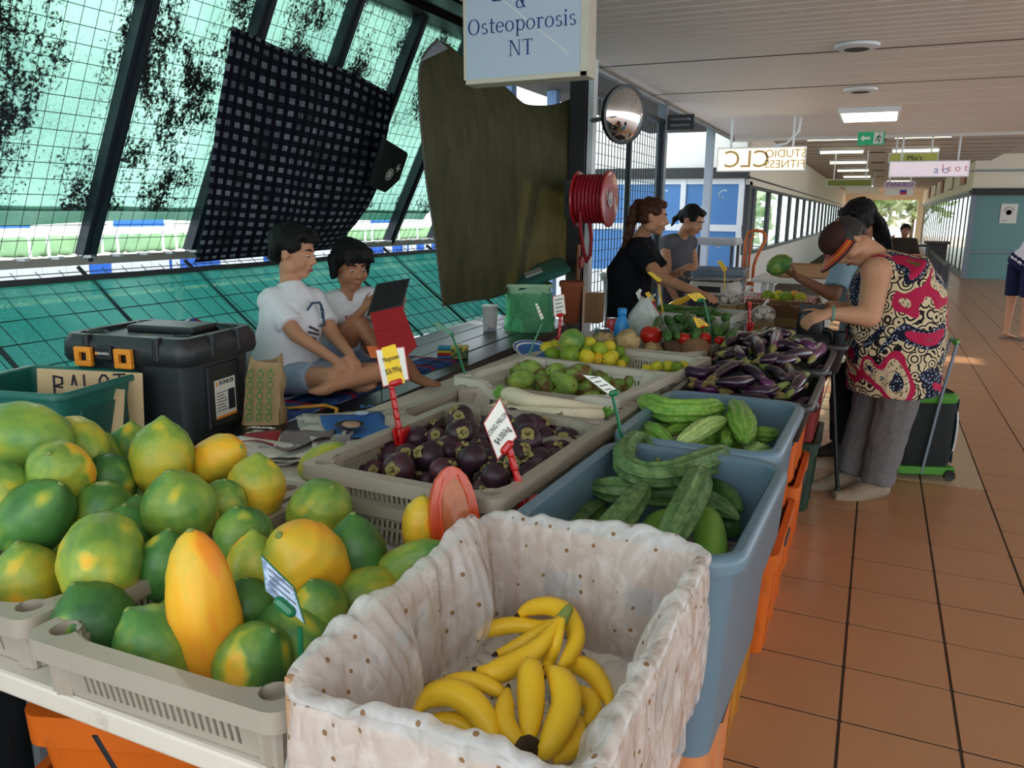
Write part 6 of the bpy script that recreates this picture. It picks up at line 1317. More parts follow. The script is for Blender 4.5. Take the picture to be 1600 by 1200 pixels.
sp = thing('sponge_pack', 'wrapped pack of coloured sponges on the bench', 'sponges', (-1.93, 3.52, .722), .45)
for k, cl in enumerate((S(60,130,190), S(200,50,60), S(230,200,60), S(50,150,190))): obj('sponge', MB().b2((-.07, -.045, .002+k*.014), (.0, .045, .014+k*.014)), M('sponge%d' % k, cl, .9, bump=.5), sp, False, .003)
obj('wrapper', MB().b2((-.002, -.048, 0), (.085, .048, .06)), M('wrap_yellow', S(214,190,60), .4, col2=S(90,110,60), lo=.5, hi=.55, scale=30), sp, False, .006)
# ---------------------------------------------------------------- price signs
CM = {'white': MATS['white_card'], 'yellow': MATS['yellow_card'], 'red': MATS['red_plastic'], 'green': MATS['green_plastic'], 'blueprint': M('blue_card', S(170,190,214), .5, col2=S(110,130,160), lo=.52, hi=.58, scale=60), 'whitegrey': MATS['white_card']}
PLC = {'red': MATS['red_plastic'], 'green': MATS['green_plastic'], 'yellow': MATS['yellow_plastic']}
for col, B, T, q, cc, mang, lines, lab in CLIPS:
    c = thing('price_sign', lab, 'price sign', B, 0, 'price sign holders'); B = Vector(B); pm = PLC[col]
    T = Vector(T)-B; q = [Vector(p)-B for p in q]; sc = (q[1]-q[0]).length+(q[2]-q[1]).length
    e = .02 if col == 'red' else .012
    if col == 'red':
        k_ = min(1, max(.55, T.length/.12)); z = Vector((0, 0, 1))
        obj('clip_jaw', MB().box((-.009*k_, 0, .012*k_), (.008*k_, .03*k_, .05*k_), Matrix.Rotation(-.2, 3, 'Y')), pm, c, False, .003); obj('clip_jaw', MB().box((.011*k_, 0, .012*k_), (.01*k_, .034*k_, .055*k_), Matrix.Rotation(.2, 3, 'Y')), pm, c, False, .003)
        n = 5
        for k in range(n):
            a, b_ = T*(k/n)+z*.012*(1-k/n), T*((k+1)/n)+z*.012*(1-(k+1)/n); obj('arm_link', MB().blob(a.lerp(b_, .12), a.lerp(b_, .78), .0085*k_, .0065*k_, 10), pm, c)
            obj('joint', MB().ell(b_, (.0085*k_,)*3), pm, c)
    else: obj('stem', MB().tube([(0, 0, -.01), T*.5, T], [(.0045, .003)]*3, 8), pm, c)
    ex = (q[1]-q[0]).normalized(); n_ = (q[1]-q[0]).cross(q[3]-q[0]).normalized()
    camd = (Vector((0, 0, 1.45))-B).normalized(); n_ = n_ if n_.dot(camd) > 0 else -n_
    fr = [p+(p-sum(q, Vector())/4)*.07 for p in q]
    obj('card_frame', MB().prism([p-n_*.004 for p in fr], n_*.003), pm, c, False)
    card = obj('card', MB().prism([p-n_*.001 for p in q], n_*.0015), CM[cc], c, False)
    obj('card_grip', MB().blob(q[3].lerp(q[2], .35)-n_*.002, q[3].lerp(q[2], .65)-n_*.002, .006 if sc < .1 else .009, None, 8), pm, c)
    if lines or cc in ('blueprint', 'white', 'whitegrey', 'yellow'):
        o0 = q[3]; ux = q[2]-q[3]; uy = q[0]-q[3]
        if mang:
            yc = [o0+ux*.2+uy*.0, o0+ux*.85-uy*.08, o0+ux*.78+uy*1.03, o0+ux*.22+uy*1.03]; obj('yellow_note', MB().prism([p+n_*.0008 for p in yc], n_*.001), MATS['yellow_card'], c, False)
        if lines:
            if 'MELON' in lines[0][0]: o0 = q[3]; ux = q[2]-q[3]; uy = q[0]-q[3]
            A = Matrix((ux.normalized(), n_.cross(ux.normalized()), n_)).transposed().to_4x4(); w = ux.length
            for k, ln in enumerate(lines):
                A2 = A.copy(); A2.translation = o0+ux*.5+uy*(.68-.34*k)+n_*.003
                t_ = text(ln[0], w*(.22 if k == 0 else .26) if mang else w*(.2 if k == 0 else .26), MATS['ink'], c, (0, 0, 0), depth=.0003); t_.matrix_local = A2 @ Matrix.Diagonal((.62 if mang else .8, 1.2, 1, 1))
        else:
            lm_ = []
            for k in range(4): lm_.append([(.15, .8-.2*k), (.85-.15*(k % 2), .8-.2*k)])
            b = MB()
            for (x0, y0), (x1, y1) in lm_:
                b.prism([o0+ux*x0+uy*(y0-.025)+n_*.0007, o0+ux*x1+uy*(y1-.025)+n_*.0007, o0+ux*x1+uy*(y1+.025)+n_*.0007, o0+ux*x0+uy*(y0+.025)+n_*.0007], n_*.0004)
            obj('handwriting', b, MATS['ink_grey'], c, False)
# orange note behind the mangosteen sign
on = obj('orange_note', MB().prism([(-1.79, 2.6, .88), (-1.72, 2.66, .88), (-1.73, 2.67, .925), (-1.81, 2.6, .925)], (.002, -.002, 0)), M('note_orange', S(236,120,50), .6), smooth=False); tag(on, 'orange paper note behind the mangosteen price sign', 'note')
nl = obj('note_stand', MB().tube([(-1.77, 2.64, .72), (-1.765, 2.635, .9)], .003, 6), MATS['green_plastic'], on)
# ---------------------------------------------------------------- green bag with tub, pot, cup, bin
t = NT('green_film'); c = t.coord(); nz = t.noise(14, c, 4, .6, 1); sh = t.bsdf(t.mix(nz, S(90,190,140), S(170,240,196)), .25, 0, .5, nz, .5, .02); tr = t.n('ShaderNodeBsdfTranslucent'); tr.inputs[0].default_value = (*S(90,196,140), 1); tp = t.n('ShaderNodeBsdfTransparent'); tp.inputs[0].default_value = (.6, .95, .75, 1)
t.done(t.mixs(.3, t.mixs(.45, sh, tr.outputs[0]), tp.outputs[0]))
gt = make_tub('lidded_tub', 'pale green translucent tub behind the green plastic bag', (-2.06, 4.8, .72), .5, .3, .26, .28, M('tub_pale_green', S(176,216,178), .4), .02, .04, .02)
gl = obj('tub_lid', MB().rings([rr(.36, .3, .04, 0), rr(.38, .32, .04, .012), rr(.34, .28, .04, .03), rr(.2, .16, .03, .036)]).poly(rr(.2, .16, .03, .036)), M('lid_teal', S(52,110,100), .35)); gl.location = (-2.0, 4.86, 1.05); gl.rotation_euler = (.25, -.35, .5); tag(gl, 'teal lid tilted on top of the green tub', 'lid')
obj('lid_handle', MB().b2((-.1, -.06, .034), (.02, .02, .046)), M('lid_grey', S(170,176,168), .4), gl, False, .004)
def gb(u, v):
    a = 2*PI*u; r = .165*(1-.12*v)*(1+.1*noise.noise((math.cos(a)*4, math.sin(a)*4, v*4))+.05*noise.noise((math.cos(a)*12, math.sin(a)*12, v*9))); return (r*math.cos(a), r*.8*math.sin(a), .235*v+.02*noise.noise((math.cos(a)*3, math.sin(a)*3, 1))*v)
gbag = obj('green_plastic_bag', MB().grid(gb, 60, 24), MATS['green_film'], auto=False); gbag.location = (-1.97, 4.62, .722); tag(gbag, 'crumpled translucent green plastic bag on the bench', 'bag')
cup = thing('paper_cup', 'white printed paper tub beside the green bag', 'cup', (-2.18, 4.48, .72)); obj('wall', MB().lathe([(.042, 0), (.05, .15), (.054, .155), (.05, .158), (.047, .15), (.04, .006)], 20), M('cup_print', S(226,222,222), .5, col2=S(160,150,190), lo=.55, hi=.6, scale=30), cup); obj('rim_roll', MB().lathe([(.05, .152), (.055, .156), (.05, .16)], 20), MATS['white_card'], cup)
pot = thing('clay_pot', 'orange plastic planter box beside the black post', 'planter', (-1.86, 5.08, .72), .3); b = MB(); b.rings([rr(.1, .12, .02, 0), rr(.14, .16, .02, .25)]); b.rings([rr(.13, .15, .02, .25), rr(.09, .11, .02, .01)]); b.poly(rr(.1, .12, .02, 0)); obj('body', b, M('terracotta', S(168,84,44), .6), pot); obj('rim', MB().rings([rr(.14, .16, .02, .25), rr(.16, .18, .02, .25), rr(.16, .18, .02, .28), rr(.13, .15, .02, .28)]), MATS['terracotta'], pot, True)
cd_ = obj('cardboard_box', MB().b2((-.05, -.06, 0), (.05, .06, .2)), MATS['cardboard'], smooth=False, bevel=.002); cd_.location = (-1.72, 5.16, .722); tag(cd_, 'small brown cardboard box beside the orange planter', 'box'); obj('tape', MB().b2((-.0505, -.01, 0), (.0505, .01, .201)), M('tape_tan', S(160,120,76), .3), cd_, False)
gbn = make_tub('dust_bin', 'grey lidded dust bin behind the black shirted woman', (-1.75, 6.0, 0), 0, .3, .34, .98, M('bin_grey', S(150,156,156), .5), .03, .04, .05, cat='bin'); obj('lid', MB().rings([rr(.34, .38, .05, .98), rr(.34, .38, .05, 1.01), rr(.26, .3, .05, 1.04)]).poly(rr(.26, .3, .05, 1.04)), M('bin_lid', S(180,184,184), .45), gbn)
# mug, bottle, can, white bag
mug = thing('steel_mug', 'brushed steel mug left of the blue bottle', 'mug', (-1.165, 3.62, .86)); obj('cup', MB().lathe([(.034, -.1), (.036, .05), (.034, .052), (.033, .048), (.031, -.09)], 22), MATS['chrome'], mug); obj('handle', MB().tube([(-.034, 0, .035), (-.06, 0, .03), (-.062, 0, -.03), (-.034, 0, -.04)], .005, 7), MATS['chrome'], mug)
btl = thing('water_bottle', 'bright blue bottle standing behind the yams', 'bottle', (-1.08, 3.66, .76)); obj('body', MB().lathe([(.034, 0), (.037, .01), (.037, .15), (.034, .175), (.022, .205), (.019, .215)], 24), M('bottle_blue', S(32,136,206), .35), btl); obj('cap', MB().lathe([(.02, .215), (.022, .22), (.022, .245), (.018, .25)], 20), MATS['bottle_blue'], btl)
can = thing('drink_can', 'red drink can behind the steel mug', 'can', (-1.165, 3.78, .82)); obj('body', MB().lathe([(.026, 0), (.031, .008), (.031, .11), (.027, .12)], 22), MATS['red_plastic'], can); obj('top', MB().lathe([(.027, .118), (.028, .123), (.024, .123), (.023, .118)], 20), MATS['chrome'], can); strokes([[(-.02+.004*k, .06+.008*math.sin(k*.7)) for k in range(11)]], .006, MATS['white_card'], can, 'lettering', Matrix(((1, 0, 0, .012), (.35, 0, -1, -.031), (0, 1, 0, 0), (0, 0, 0, 1))))
stand = obj('wood_block', MB().b2((-.12, -.12, .753), (.12, .12, .76)), MATS['cardboard'], smooth=False, bevel=.004); stand.location = (-1.13, 3.7, 0); stand.scale = (1, .8, 1); tag(stand, 'cardboard pad under the mug, bottle and can', 'cardboard')
t = NT('white_film'); c = t.coord(); nz = t.noise(22, c, 4, .6, 1.5); sh = t.bsdf((.78, .82, .78), .3, 0, .4, nz, .6, .02); tr = t.n('ShaderNodeBsdfTranslucent'); tr.inputs[0].default_value = (.8, .86, .82, 1); t.done(t.mixs(.35, sh, tr.outputs[0]))
def wb(u, v):
    a = 2*PI*u; k = math.sin(PI*min(1, .25+.72*v))**.7; r = .085*k*(1+.22*noise.noise((math.cos(a)*3, math.sin(a)*3, v*4))); return (r*math.cos(a), r*.8*math.sin(a), .24*v+.02*noise.noise((math.cos(a)*4, math.sin(a)*4, 7))*v)
wbg = obj('white_plastic_bag', MB().grid(wb, 50, 24), MATS['white_film'], auto=False); wbg.location = (-1.03, 3.88, .8); tag(wbg, 'knotted white plastic carrier bag behind the blue bottle', 'bag'); obj('bag_handle', MB().tube([(-.02, 0, .22), (-.04, .01, .26), (-.03, .02, .28)], [(.012, .003), (.016, .003), (.008, .003)], 8), MATS['white_film'], wbg); obj('bag_handle', MB().tube([(.02, 0, .22), (.035, .01, .25), (.05, .0, .26)], [(.012, .003), (.016, .003), (.008, .003)], 8), MATS['white_film'], wbg)
pl_ = thing('plate', 'white and blue plate under the lemons at the tray edge', 'plate', (-1.26, 3.05, .86), rot=(.1, .25, 0)); obj('dish', MB().lathe([(.02, 0), (.07, .004), (.11, .022), (.112, .026), (.07, .01), (.02, .006)], 30), MATS['white_card'], pl_); obj('blue_band', MB().lathe([(.095, .0165), (.108, .0245), (.107, .026), (.094, .018)], 30), MATS['news_blue'], pl_)
# ---------------------------------------------------------------- scales, hand truck, basket and far stall goods
def scale_(label, loc, rz, w=.34):
    s_ = thing('kitchen_scale', label, 'scale', loc, rz, 'weighing scales'); b = MB(); b.rings([rr(w, .3, .03, 0), rr(w, .3, .03, .05), rr(w*.9, .26, .03, .09)]); b.poly(rr(w*.9, .26, .03, .09)); obj('housing', b, M('scale_white', S(206,206,200), .45), s_)
    obj('weigh_plate', MB().rings([rr(w*.98, .28, .02, .1), rr(w, .3, .03, .11), rr(w*.95, .26, .02, .108)]).poly(rr(w*.95, .26, .02, .108)), MATS['chrome'], s_); obj('display', MB().b2((-.08, -.152, .02), (.08, -.146, .06)), MATS['black_plastic'], s_, False); obj('plate_support', MB().tube([(0, 0, .09), (0, 0, .105)], .05, 12), MATS['charcoal'], s_)
    return s_
scale_('near white weighing scale under the reaching arm', (-1.1, 5.3, .715), -.1, .36); scale_('rear white weighing scale near the orange hand truck', (-1.03, 5.78, .9), -.1, .32)
make_tub('vegetable_tray', 'dark box under the rear weighing scale', (-1.03, 5.78, .72), -.1, .34, .34, .18, M('dark_navy', S(24,26,48), .5), .015, .03, cat='box', group='black trays')
make_tub('glass_case', 'clear plastic box behind the rear scale', (-1.06, 6.1, .72), 0, .4, .26, .34, M('case_grey', S(120,136,150), .2), .012, .02, cat='box')
bb = thing('banana_pair', 'yellow bananas in front of the woman in the grey top', 'bananas', (-1.2, 5.3, .84)); 
for k in range(2): o = tube_obj('banana', [((-.06, .03*k, .0), .006), ((0, .03*k, .03), .018), ((.07, .03*k, .06), .018), ((.12, .03*k, .11), .006)], MATS['banana_skin'], bb, 8, 4, five); o.color = (.55, 0, 0, 1)
ht = thing('hand_truck', 'orange hand truck standing behind the scales', 'hand truck', (-.9, 6.6, 0)); om = M('truck_orange', S(206,104,40), .4)
obj('frame_tube', MB().tube([(-.06, 0, .1), (-.06, 0, 1.25), (-.045, 0, 1.31), (.0, 0, 1.33), (.06, 0, 1.325), (.09, 0, 1.29), (.085, 0, 1.25), (.03, 0, 1.12), (.015, 0, 1.05), (.015, 0, .1)], .013, 10), om, ht); obj('inner_tube', MB().tube([(-.025, 0, .95), (-.022, 0, 1.26), (0, 0, 1.3)], .01, 8), om, ht); obj('cross_bar', MB().b2((-.06, -.01, .9), (.015, .01, .93)).b2((-.06, -.01, .6), (.015, .01, .63)), om, ht, False); obj('toe_plate', MB().b2((-.12, -.2, .02), (.08, .0, .03)), om, ht, False)
for s_ in (-1, 1): obj('wheel', MB().lathe([(.03, -.015), (.075, -.018), (.075, .018), (.03, .015)], 20, Matrix.Translation((-.02+s_*.12, .05, .075)) @ Matrix.Rotation(PI/2, 4, 'Y')), MATS['black_plastic'], ht)
# wicker basket with checked cloth
t = NT('wicker'); c = t.coord(); wv = t.n('ShaderNodeTexWave'); t.l(t.mapping(c, (1, 1, 1)), wv.inputs['Vector']); t.sv(wv, Scale=60.0, Distortion=1.5); t.done(t.bsdf(t.mix(wv.outputs['Fac'], S(92,64,38), S(170,128,80)), .8, 0, .3, wv.outputs['Fac'], .8, .01))
t = NT('red_check'); c = t.coord(); s = t.n('ShaderNodeSeparateXYZ'); t.l(c, s.inputs[0]); g1 = st(s.outputs[0], 260, 0); g2 = st(s.outputs[1], 260, 0)
t2_ = t; g1 = t.math('GREATER_THAN', t.math('SINE', t.math('MULTIPLY', s.outputs[0], 240)), 0.0); g2 = t.math('GREATER_THAN', t.math('SINE', t.math('MULTIPLY', t.math('ADD', s.outputs[1], s.outputs[2]), 240)), 0.0)
t.done(t.bsdf(t.mix(t.math('MULTIPLY', t.math('ADD', g1, g2), .45), S(236,220,220), S(190,40,60)), .85))
bk = make_tub('wicker_basket', 'shallow wicker basket lined with red checked cloth', (-.5, 5.05, .86), -.05, .4, .34, .1, MATS['wicker'], .02, .05, .03, cat='basket')
bkb = obj('basket_stand', MB().b2((-.18, -.14, 0), (.18, .14, .145)), M('stand_tan', S(120,100,60), .8), smooth=False, bevel=.005); bkb.location = (-.5, 5.05, .715); tag(bkb, 'low box carrying the wicker basket', 'box'); obj('box_tape', MB().b2((-.181, -.02, 0), (.181, .02, .146)), MATS['tape_tan'], bkb, False)
ck = obj('checked_cloth', MB().grid(lambda u, v: (-.2+.4*u, -.175+.35*v, .105+.02*noise.noise((u*6, v*6, 3))-.04*(math.sin(PI*u)*math.sin(PI*v))+(-.03 if v < .04 else 0)), 30, 26), MATS['red_check'], thick=.003); ck.location = (-.5, 5.05, .865); tag(ck, 'red and white checked cloth in the wicker basket', 'cloth')
for k, (x, y, cl, kind) in enumerate(((-.58, 5.02, .3, 'egg'), (-.52, 5.06, .6, 'egg'), (-.47, 5.0, .25, 'egg'), (-.43, 5.07, .95, 'egg'), (-.39, 5.0, .5, 'egg'))):
    o = link('melon', cm, None); o.location = (x, y, .97); o.scale = (.075,)*3; o.color = (cl, 0, 0, 1); o.rotation_euler = (1.2, .3*k, 0); tag(o, ('leftmost pale fruit in the checked cloth basket', 'yellowish fruit second from left in the cloth basket', 'green fruit in the middle of the cloth basket', 'orange fruit fourth from left in the cloth basket', 'rightmost fruit in the checked cloth basket')[k], 'fruit', 'fruit in the cloth basket'); link('stem_nub', nb, None, o)
for k in range(7):
    o = obj('produce_pack', MB().b2((-.045, -.06, 0), (.045, .06, .04)), M('pack_pale', S(196,198,186), .3, col2=S(140,150,120), lo=.5, hi=.6, scale=30), smooth=False, bevel=.01); o.location = (-.46+.1*(k % 4), 4.1+.16*(k//4), .78); o.rotation_euler = (.1*k, .12, .2*k); tag(o, 'pale wrapped produce pack in the black crate', 'pack', 'packs in the black crate'); obj('seal_label', MB().b2((-.02, -.03, .0405), (.02, .02, .042)), MATS['leaf_green'] if k % 2 else MATS['white_card'], o, False)
wt = thing('white_side_table', 'white table with cardboard box past the stall, below the held papaya', 'table', (-.5, 6.2, 0)); obj('table_top', MB().b2((-.3, -.3, .98), (.3, .35, 1.01)), MATS['white_wall'], wt, False, .006)
for sx in (-.22, .2):
    for sy in (-.2, .25): obj('leg', MB().b2((sx-.02, sy-.02, 0), (sx+.02, sy+.02, .98)), MATS['white_wall'], wt, False)
cbx = thing('open_carton', 'open brown carton on the white table behind the held papaya', 'box', (-.45, 6.25, 1.01)); b = MB()
for lo, hi in (((-.2, -.15, 0), (.2, -.145, .09)), ((-.2, .145, 0), (.2, .15, .09)), ((-.2, -.15, 0), (-.195, .15, .09)), ((.195, -.15, 0), (.2, .15, .09)), ((-.2, -.15, 0), (.2, .15, .005))): obj('panel', MB().b2(lo, hi), MATS['cardboard'], cbx, False)
ft = thing('market_stand', 'grey topped stand in front of the blue shopfront', 'stand', (-1.36, 7.5, 0)); obj('top', MB().rings([rr(.42, .4, .03, 1.18), rr(.44, .42, .03, 1.2), rr(.42, .4, .03, 1.24)]).poly(rr(.42, .4, .03, 1.24)), M('stand_grey', S(170,176,182), .45), ft)
for sx in (-.18, .18):
    for sy in (-.17, .17): obj('leg', MB().tube([(sx, sy, 0), (sx, sy, 1.18)], .014, 8), MATS['charcoal'], ft)
# ---------------------------------------------------------------- hose reel, mirror
hr = thing('hose_reel', 'red fire hose reel mounted on the black post', 'hose reel', (-1.87, 5.02, 1.54)); rd = M('reel_red', S(164,22,32), .35, coat=.3)
RY = Matrix.Rotation(PI/2, 4, 'Y')
obj('front_disc', MB().lathe([(.0, .262), (.17, .262), (.178, .268), (.178, .278), (.17, .282), (.06, .276), (0, .276)], 36, RY), rd, hr); obj('back_disc', MB().lathe([(.0, .06), (.17, .06), (.178, .065), (.17, .075), (0, .075)], 36, RY), rd, hr); obj('drum', MB().lathe([(.07, .07), (.07, .265)], 24, RY), rd, hr)
for r_ in range(3):
    for k in range(7-r_):
        a0 = .09+.025*k+.012*r_; obj('hose_coil', MB().tube([(a0, (.14-.02*r_+.006*math.sin(q*2+k))*math.cos(q*PI/14), (.145-.02*r_)*math.sin(q*PI/14)) for q in range(29)], .0125, 8, False), M('hose_red', S(150,20,34), .5), hr) if r_ != 1 or k % 2 == 0 else None
obj('hub_label', MB().lathe([(0, .283), (.05, .283), (.052, .28)], 20, RY), M('label_silver', S(190,186,186), .4, col2=S(120,116,120), lo=.5, hi=.56, scale=60), hr)
strokes([[(-.09, .06), (-.08, .0)], [(-.1, .03), (-.07, .035)]], .01, MATS['white_card'], hr, 'mark', Matrix(((0, 0, 1, .2835), (1, 0, 0, 0), (0, 1, 0, 0), (0, 0, 0, 1))))
obj('hanging_hose', MB().tube([(.12, -.12, -.08), (.12, -.1, -.2), (.13, -.06, -.33), (.14, -.02, -.4), (.15, .02, -.36), (.15, .03, -.25), (.15, -.02, -.13)], .013, 9), MATS['hose_red'], hr); obj('wall_bracket', MB().b2((0, -.03, -.03), (.08, .03, .03)).b2((-.01, -.06, -.12), (.01, .3, .12)), MATS['alu_dark'], hr, False)
obj('valve', MB().tube([(.0, .2, -.3), (.0, .2, -.62)], .018, 8), M('brass', S(110,74,50), .4, metal=.6), hr); obj('valve_handle', MB().lathe([(.0, 0), (.04, 0), (.04, .012), (0, .012)], 14, Matrix.Translation((.02, .2, -.42)) @ RY), rd, hr)
cmr = thing('convex_mirror', 'round convex security mirror with black rim', 'mirror', (-1.54, 5.08, 2.06)); nrm = Vector((.86, -.5, -.1)).normalized(); q_ = nrm.to_track_quat('Z', 'Y').to_matrix().to_4x4()
obj('mirror_face', MB().lathe([(.17*math.sin(k*.7/12)/math.sin(.7), .17*(math.cos(k*.7/12)-math.cos(.7))/math.sin(.7)) for k in range(12, 0, -1)]+[(.0005, .17*(1-math.cos(.7))/math.sin(.7))], 40, q_), M('mirror_silver', (.86, .87, .88), .03, 1, var=.01), cmr); obj('rim', MB().lathe([(.168, -.012), (.18, -.012), (.182, 0), (.178, .012), (.168, .01)], 40, q_), MATS['black_plastic'], cmr)
obj('bracket_arm', MB().tube([(0, 0, -.0), (-.12, .1, 0), (-.33, .28, 0)], .016, 8), MATS['galv'], cmr); obj('back_cap', MB().lathe([(.0, -.05), (.03, -.05), (.06, -.012), (0, -.012)], 20, q_), MATS['black_plastic'], cmr)
# ---------------------------------------------------------------- signs
sg = thing('lightbox_sign', 'hanging white lightbox sign with navy serif lettering', 'sign', (-1.405, 3.2, 1.985), .0, rot=(0, -.012, .0))
HW = .278; HT = .47
obj('housing', MB().b2((-HW, 0, 0), (HW, .1, HT)), M('sign_cream', S(206,200,182), .5), sg, False, .004)
pn = obj('face_panel', MB().b2((-HW+.012, -.004, .02), (HW-.028, 0, HT)), M('sign_face', S(186,200,218), .45, var=.02, scale=2), sg, False)
obj('frame_strip', MB().b2((-HW, -.008, 0), (HW, 0, .02)), MATS['sign_cream'], sg, False, .002); obj('frame_strip', MB().b2((-HW, -.008, 0), (-HW+.012, 0, HT)), MATS['sign_cream'], sg, False, .002); obj('frame_strip', MB().b2((HW-.03, -.008, 0), (HW, 0, HT)), MATS['sign_cream'], sg, False, .002)
for x in (-.2, .2): obj('hanger', MB().b2((x-.006, .04, HT), (x+.006, .06, HT+.1)), MATS['galv'], sg, False)
# serif lettering
def ring(cx, cy, rx, ry, tx, ty, a0=0, a1=2*PI, n=28):
    out = MB(); o_ = []; i_ = []
    for k in range(n+1):
        a = a0+(a1-a0)*k/n; o_.append((cx+rx*math.cos(a), cy+ry*math.sin(a), 0)); i_.append((cx+(rx-tx)*math.cos(a), cy+(ry-ty)*math.sin(a), 0))
    return [o_, i_]
def serif(ch):
    """letter in unit x-height 1 -> list of quads strips and polygons, advance"""
    S_ = []; P_ = []
    st = lambda x, y0, y1, w=.17: P_.append([(x-w/2, y0, 0), (x+w/2, y0, 0), (x+w/2, y1, 0), (x-w/2, y1, 0)])
    fo = lambda x, y, w=.24: P_.append([(x-w, y, 0), (x+w, y, 0), (x+w, y+.05, 0), (x-w, y+.05, 0)])
    if ch == 'O': S_.append(ring(.68, .72, .66, .76, .2, .08)); adv = 1.5
    elif ch == 'o': S_.append(ring(.5, .5, .48, .52, .17, .07)); adv = 1.1
    elif ch == 'e': S_.append(ring(.48, .5, .46, .52, .17, .08, .15, 5.6)); P_.append([(.1, .5, 0), (.92, .5, 0), (.92, .58, 0), (.1, .58, 0)]); adv = 1.03
    elif ch == 's':
        S_.append(ring(.38, .74, .3, .27, .14, .09, .5, 4.4)); S_.append(ring(.4, .25, .34, .28, .15, .09, -2.7, 1.5)); adv = .86
    elif ch == 't': st(.32, .05, 1.35); P_.append([(.05, .9, 0), (.68, .9, 0), (.68, 1.0, 0), (.05, 1.0, 0)]); S_.append(ring(.52, .2, .28, .22, .14, .1, PI, 5.3)); adv = .76
    elif ch == 'p': st(.26, -.5, 1); fo(.26, -.5); P_.append([(.02, .92, 0), (.3, .98, 0), (.3, 1.04, 0), (.02, 1.0, 0)]); S_.append(ring(.6, .5, .46, .52, .17, .08, -2.6, 2.6)); adv = 1.18
    elif ch == 'r': st(.26, 0, 1); fo(.26, 0); P_.append([(.02, .92, 0), (.3, .98, 0), (.3, 1.04, 0), (.02, 1.0, 0)]); S_.append(ring(.56, .72, .3, .3, .15, .1, .5, 2.6)); adv = .88
    elif ch == 'i': st(.24, 0, 1); fo(.24, 0); P_.append([(.02, .92, 0), (.28, .98, 0), (.28, 1.04, 0), (.02, 1.0, 0)]); S_.append(ring(.24, 1.36, .12, .12, .119, .119)); adv = .56
    elif ch == 'N': st(.25, 0, 1.45, .09); fo(.25, 0, .2); fo(.2, 1.42, .22); st(1.2, 0, 1.45, .09); fo(1.2, 1.42, .2); P_.append([(.2, 1.45, 0), (.42, 1.45, 0), (1.24, 0, 0), (1.1, 0, 0)]); adv = 1.5
    elif ch == 'T': st(.6, 0, 1.45, .19); fo(.6, 0); P_.append([(.05, 1.38, 0), (1.15, 1.38, 0), (1.15, 1.46, 0), (.05, 1.46, 0)]); P_.append([(.05, 1.18, 0), (.1, 1.18, 0), (.12, 1.4, 0), (.05, 1.4, 0)]); P_.append([(1.1, 1.18, 0), (1.15, 1.18, 0), (1.15, 1.4, 0), (1.08, 1.4, 0)]); adv = 1.25
    elif ch == '&': S_.append(ring(.5, 1.1, .26, .3, .11, .07)); S_.append(ring(.5, .38, .46, .42, .16, .08, .2, 5.8)); P_.append([(.3, .95, 0), (.46, 1.0, 0), (1.1, .0, 0), (.92, .0, 0)]); adv = 1.2
    return S_, P_, adv
def serif_text(s_, h, m, parent, cx, y, z, slope=0):
    adv = sum(serif(c)[2] for c in s_)*h; x = cx-adv/2
    for ch in s_:
        S_, P_, a = serif(ch); b = MB(); T_ = Matrix(((h, 0, 0, x), (0, 0, -1, y), (slope*h, h, 0, z), (0, 0, 0, 1)))
        for o_, i_ in S_: b.rings([o_, i_], close=False, T=T_)
        for p in P_: b.add(p, [tuple(range(4))], 0, T_)
        obj('letter', b, m, parent, False); x += a*h
nv = M('navy', S(34,44,120), .5)
serif_text('Osteoporosis', .0415, nv, sg, -.012, -.0055, .196); serif_text('NT', .0415, nv, sg, -.012, -.0055, .1); serif_text('&', .042, nv, sg, -.012, -.0055, .282)
for x in (-.12, -.06): obj('logo_block', MB().b2((x-.022, -.0062, .318), (x+.022, -.004, .42)), nv, sg, False)
obj('scratch', MB().prism([(-.2, -.0048, .4), (-.198, -.0048, .403), (.2, -.0048, .09), (.198, -.0048, .087)], (0, .0004, 0)), MATS['white_card'], sg, False)
def hang(name, label, loc, w, h, m, d=.05, words=(), wm=None, rods=True, rz=0, em=None, top=2.45):
    s_ = thing(name, label, 'sign', loc, rz, 'hanging shop signs'); obj('housing', MB().b2((-w/2, 0, 0), (w/2, d, h)), MATS['white_frame'], s_, False, .006)
    f = obj('face', MB().b2((-w/2+.015, -.006, .015), (w/2-.015, 0, h-.015)), m, s_, False)
    for tx, sz, x, z, mir in words: o = text(tx, sz, wm, s_, (x, -.008, z), (PI/2, 0, 0), depth=.002); o.scale = (-1 if mir else 1, 1, 1)
    if rods:
        for x in (-w*.35, w*.35): obj('hanger', MB().tube([(x, d/2, h), (x, d/2, top-loc[2])], .012, 6), MATS['white_frame'], s_)
    return s_
def glow(name, col, k):  # backlit sign panel
    t = NT(name); c = t.coord(); return t.done(t.bsdf(col, .4, Emission_Color=(*col, 1), Emission_Strength=k))
hs = hang('hanging_sign', 'backlit cream sign with mirrored gold lettering', (-1.22, 9.0, 1.9), .9, .25, glow('sign_glow', S(246,232,196), .62), words=(('CLC', .25, -.14, .12, True), ('STUDIO', .115, .25, .175, True), ('FITNESS', .115, .25, .07, True)), wm=M('gold_letters', S(214,176,110), .5), top=2.45)
obj('curved_arm', MB().tube([(.1, .02, .25), (.25, .02, .28), (.36, .02, .4), (.37, .02, .54)], .014, 8), MATS['white_frame'], hs)
hang('hanging_sign', 'pale pink hanging sign with pastel letters', (.5, 12.0, 1.955), .94, .21, glow('pink_sign', S(226,212,222), .22), words=(('a o', .14, .15, .09, False),), wm=M('pastel_blue', S(150,170,214), .5), top=2.9)
